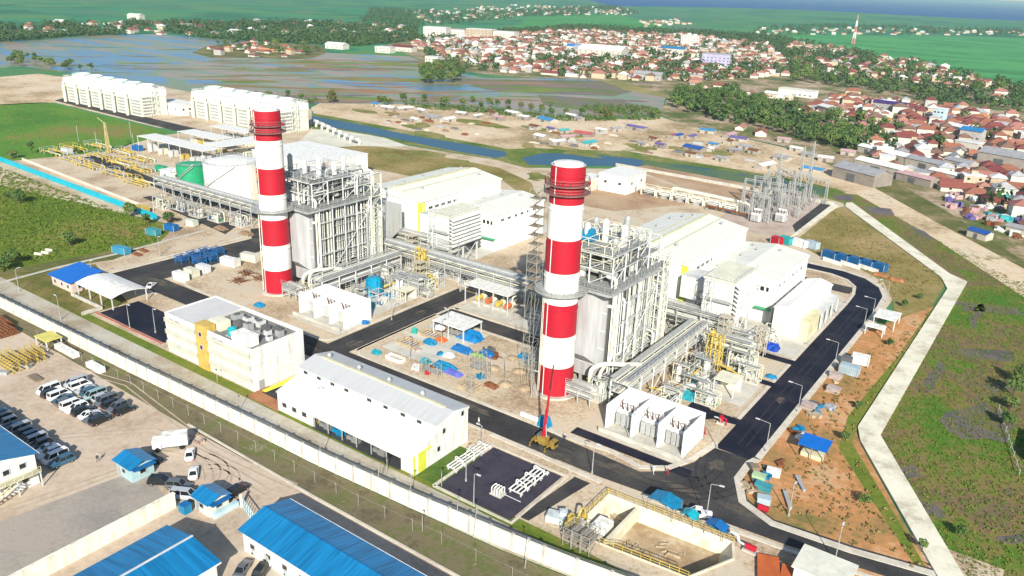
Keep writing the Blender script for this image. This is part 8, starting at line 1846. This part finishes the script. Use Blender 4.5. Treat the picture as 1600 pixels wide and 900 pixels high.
tufts('marsh_bushes','low green and brown marsh growth on the right',[(((1520,445),(1600,440),(1640,470),(1640,960),(1515,905),(1352,690),(1348,680)),6000),(((1345,322),(1460,372),(1600,445),(1520,440),(1490,425)),900)],10,'marsh_leaves',[(.05,.13,.014),(.085,.15,.02),(.14,.14,.035),(.15,.12,.055)],6,.13,(.15,.5),.5)
tufts('dry_bushes','scattered dry tufts on the orange dirt and grass beside the right road',[(((1410,520),(1470,470),(1478,455),(1340,665),(1325,690),(1450,895),(1300,840),(1215,800),(1230,700),(1330,560)),330),(((1260,375),(1305,330),(1440,412),(1480,440),(1400,470),(1350,420)),420),(((0,168),(70,162),(250,205),(160,236),(20,250)),300)],12,'dry_leaves',[(.08,.09,.02),(.16,.13,.04),(.24,.17,.08)],7,.2,(.25,.6),.7)
tufts('hedge','low green hedge along the near edge of the flooded fields',[(((640,162),(760,170),(880,182),(960,182),(1032,180),(1030,187),(960,189),(880,189),(760,178),(640,168)),420),(((440,158),(500,156),(500,161),(440,165)),60),(((910,166),(1000,166),(1030,172),(1030,180),(930,178)),160)],13,'hedge_leaves',[(.04,.08,.02),(.07,.12,.03),(.12,.15,.04)],14,.5,(1.2,2.6),.8)
# telecom mast in the far rice
p=at(1333,69); t=thing('telecom_mast','tall white and red lattice mast standing in the far rice fields','mast',p); 
for i in range(5): b=MB(); b.lattice(p.x,p.y,i*11,i*11+11,5-i*.9,4.1-i*.9,4,.6); part('mast_section',b,CHW if i%2 else mat('mast_pale_red',(.5,.25,.2)),t)

a,b2=at(962,259),at(1303,321); t=thing('canal_wall','long low pale wall along the canal behind the row of pump skids','wall',((a+b2)/2)); n=34
d=(b2-a).normalized(); w_=Vector((-d.y,d.x,0))*.18
for i in range(n):
    p,q=a.lerp(b2,i/n),a.lerp(b2,(i+.99)/n); b=MB(); b.add([(v.x,v.y,0) for v in (p-w_,q-w_,q+w_,p+w_)]+[(v.x,v.y,1.5) for v in (p-w_,q-w_,q+w_,p+w_)],[(0,1,5,4),(1,2,6,5),(2,3,7,6),(3,0,4,7),(4,5,6,7)]); part('wall_panel',b,CONC,t)
for k in range(8):
    p=at(492+k*9,196+k*4.2); t=thing('return_pipe','pale arched cooling water pipe right of the nearer cooling tower','pipe',p,'arched cooling water pipes')
    b=MB(); b.pipe([p+Vector((-4,0,.2)),p+Vector((-4,0,3.0)),p+Vector((3.5,0,3.0)),p+Vector((3.5,0,.2))],.75,8); part('run',b,CREAM if k%2 else LGREY,t)
    b=MB(); b.cyl(p+Vector((-.8,0,3)),p+Vector((.8,0,3)),1.1,n=10); part('valve',b,GREY,t)
p=at(1612,705); b=MB(); b.cb(p.x+3,p.y,0,7,12,2.6); solo('pale_outbuilding',b,mat('lilac_render',(.5,.48,.52),.8,var=.15),'pale lilac walled outbuilding cut by the right edge of the photo','building',p)
a,b2=at(1560,640),at(1592,742); b=MB(); b.beam(a+Vector((0,0,.8)),b2+Vector((0,0,.8)),.12)
for i in range(9): q=a.lerp(b2,i/8); b.beam(q,q+Vector((0,0,1.4)),.14)
solo('field_fence',b,GALV,'thin rail fence in the marsh before the lilac outbuilding','fence',(a+b2)/2)
for k,(x,y) in enumerate(((1578,640),(1572,668),(1583,618),(1590,600))): tree(at(x,y),'dark bushy tree in the marsh at the right edge',.5,(0,1,2,5)[k])
# ================================================================= label clean-up
bpy.context.view_layer.update()
NUM=['first','second','third','fourth','fifth','sixth','seventh','eighth','ninth','tenth','eleventh','twelfth']
by={}
for o in TOPS: by.setdefault(o['label'],[]).append(o)
for l,os_ in by.items():
    if len(os_)<2: continue
    P=[(proj(o.location),o) for o in os_]; P.sort(key=lambda q:q[0][0])
    n=len(P)
    def name(seq,suf):
        m=len(seq)
        for i,(q,o) in enumerate(seq):
            o['label']=l+suf+((', leftmost' if i==0 else ', rightmost' if i==m-1 else f', {NUM[i]} from the left') if m>1 else '')
    if n<=12 and len(l.split())<=12: name(P,'')
    elif n<=72 and len(l.split())<=9:
        P.sort(key=lambda q:-q[0][1]); k=math.ceil(n/12); c=math.ceil(n/k)
        BAND=[', nearest row',', second row',', third row',', fourth row',', fifth row',', sixth row']
        for i in range(k):
            seq=sorted(P[i*c:(i+1)*c],key=lambda q:q[0][0]); name(seq,BAND[i] if i<k-1 else ', farthest row')
    if 'group' not in os_[0]:
        for o in os_: o['group']=os_[0]['category']+'s alike'
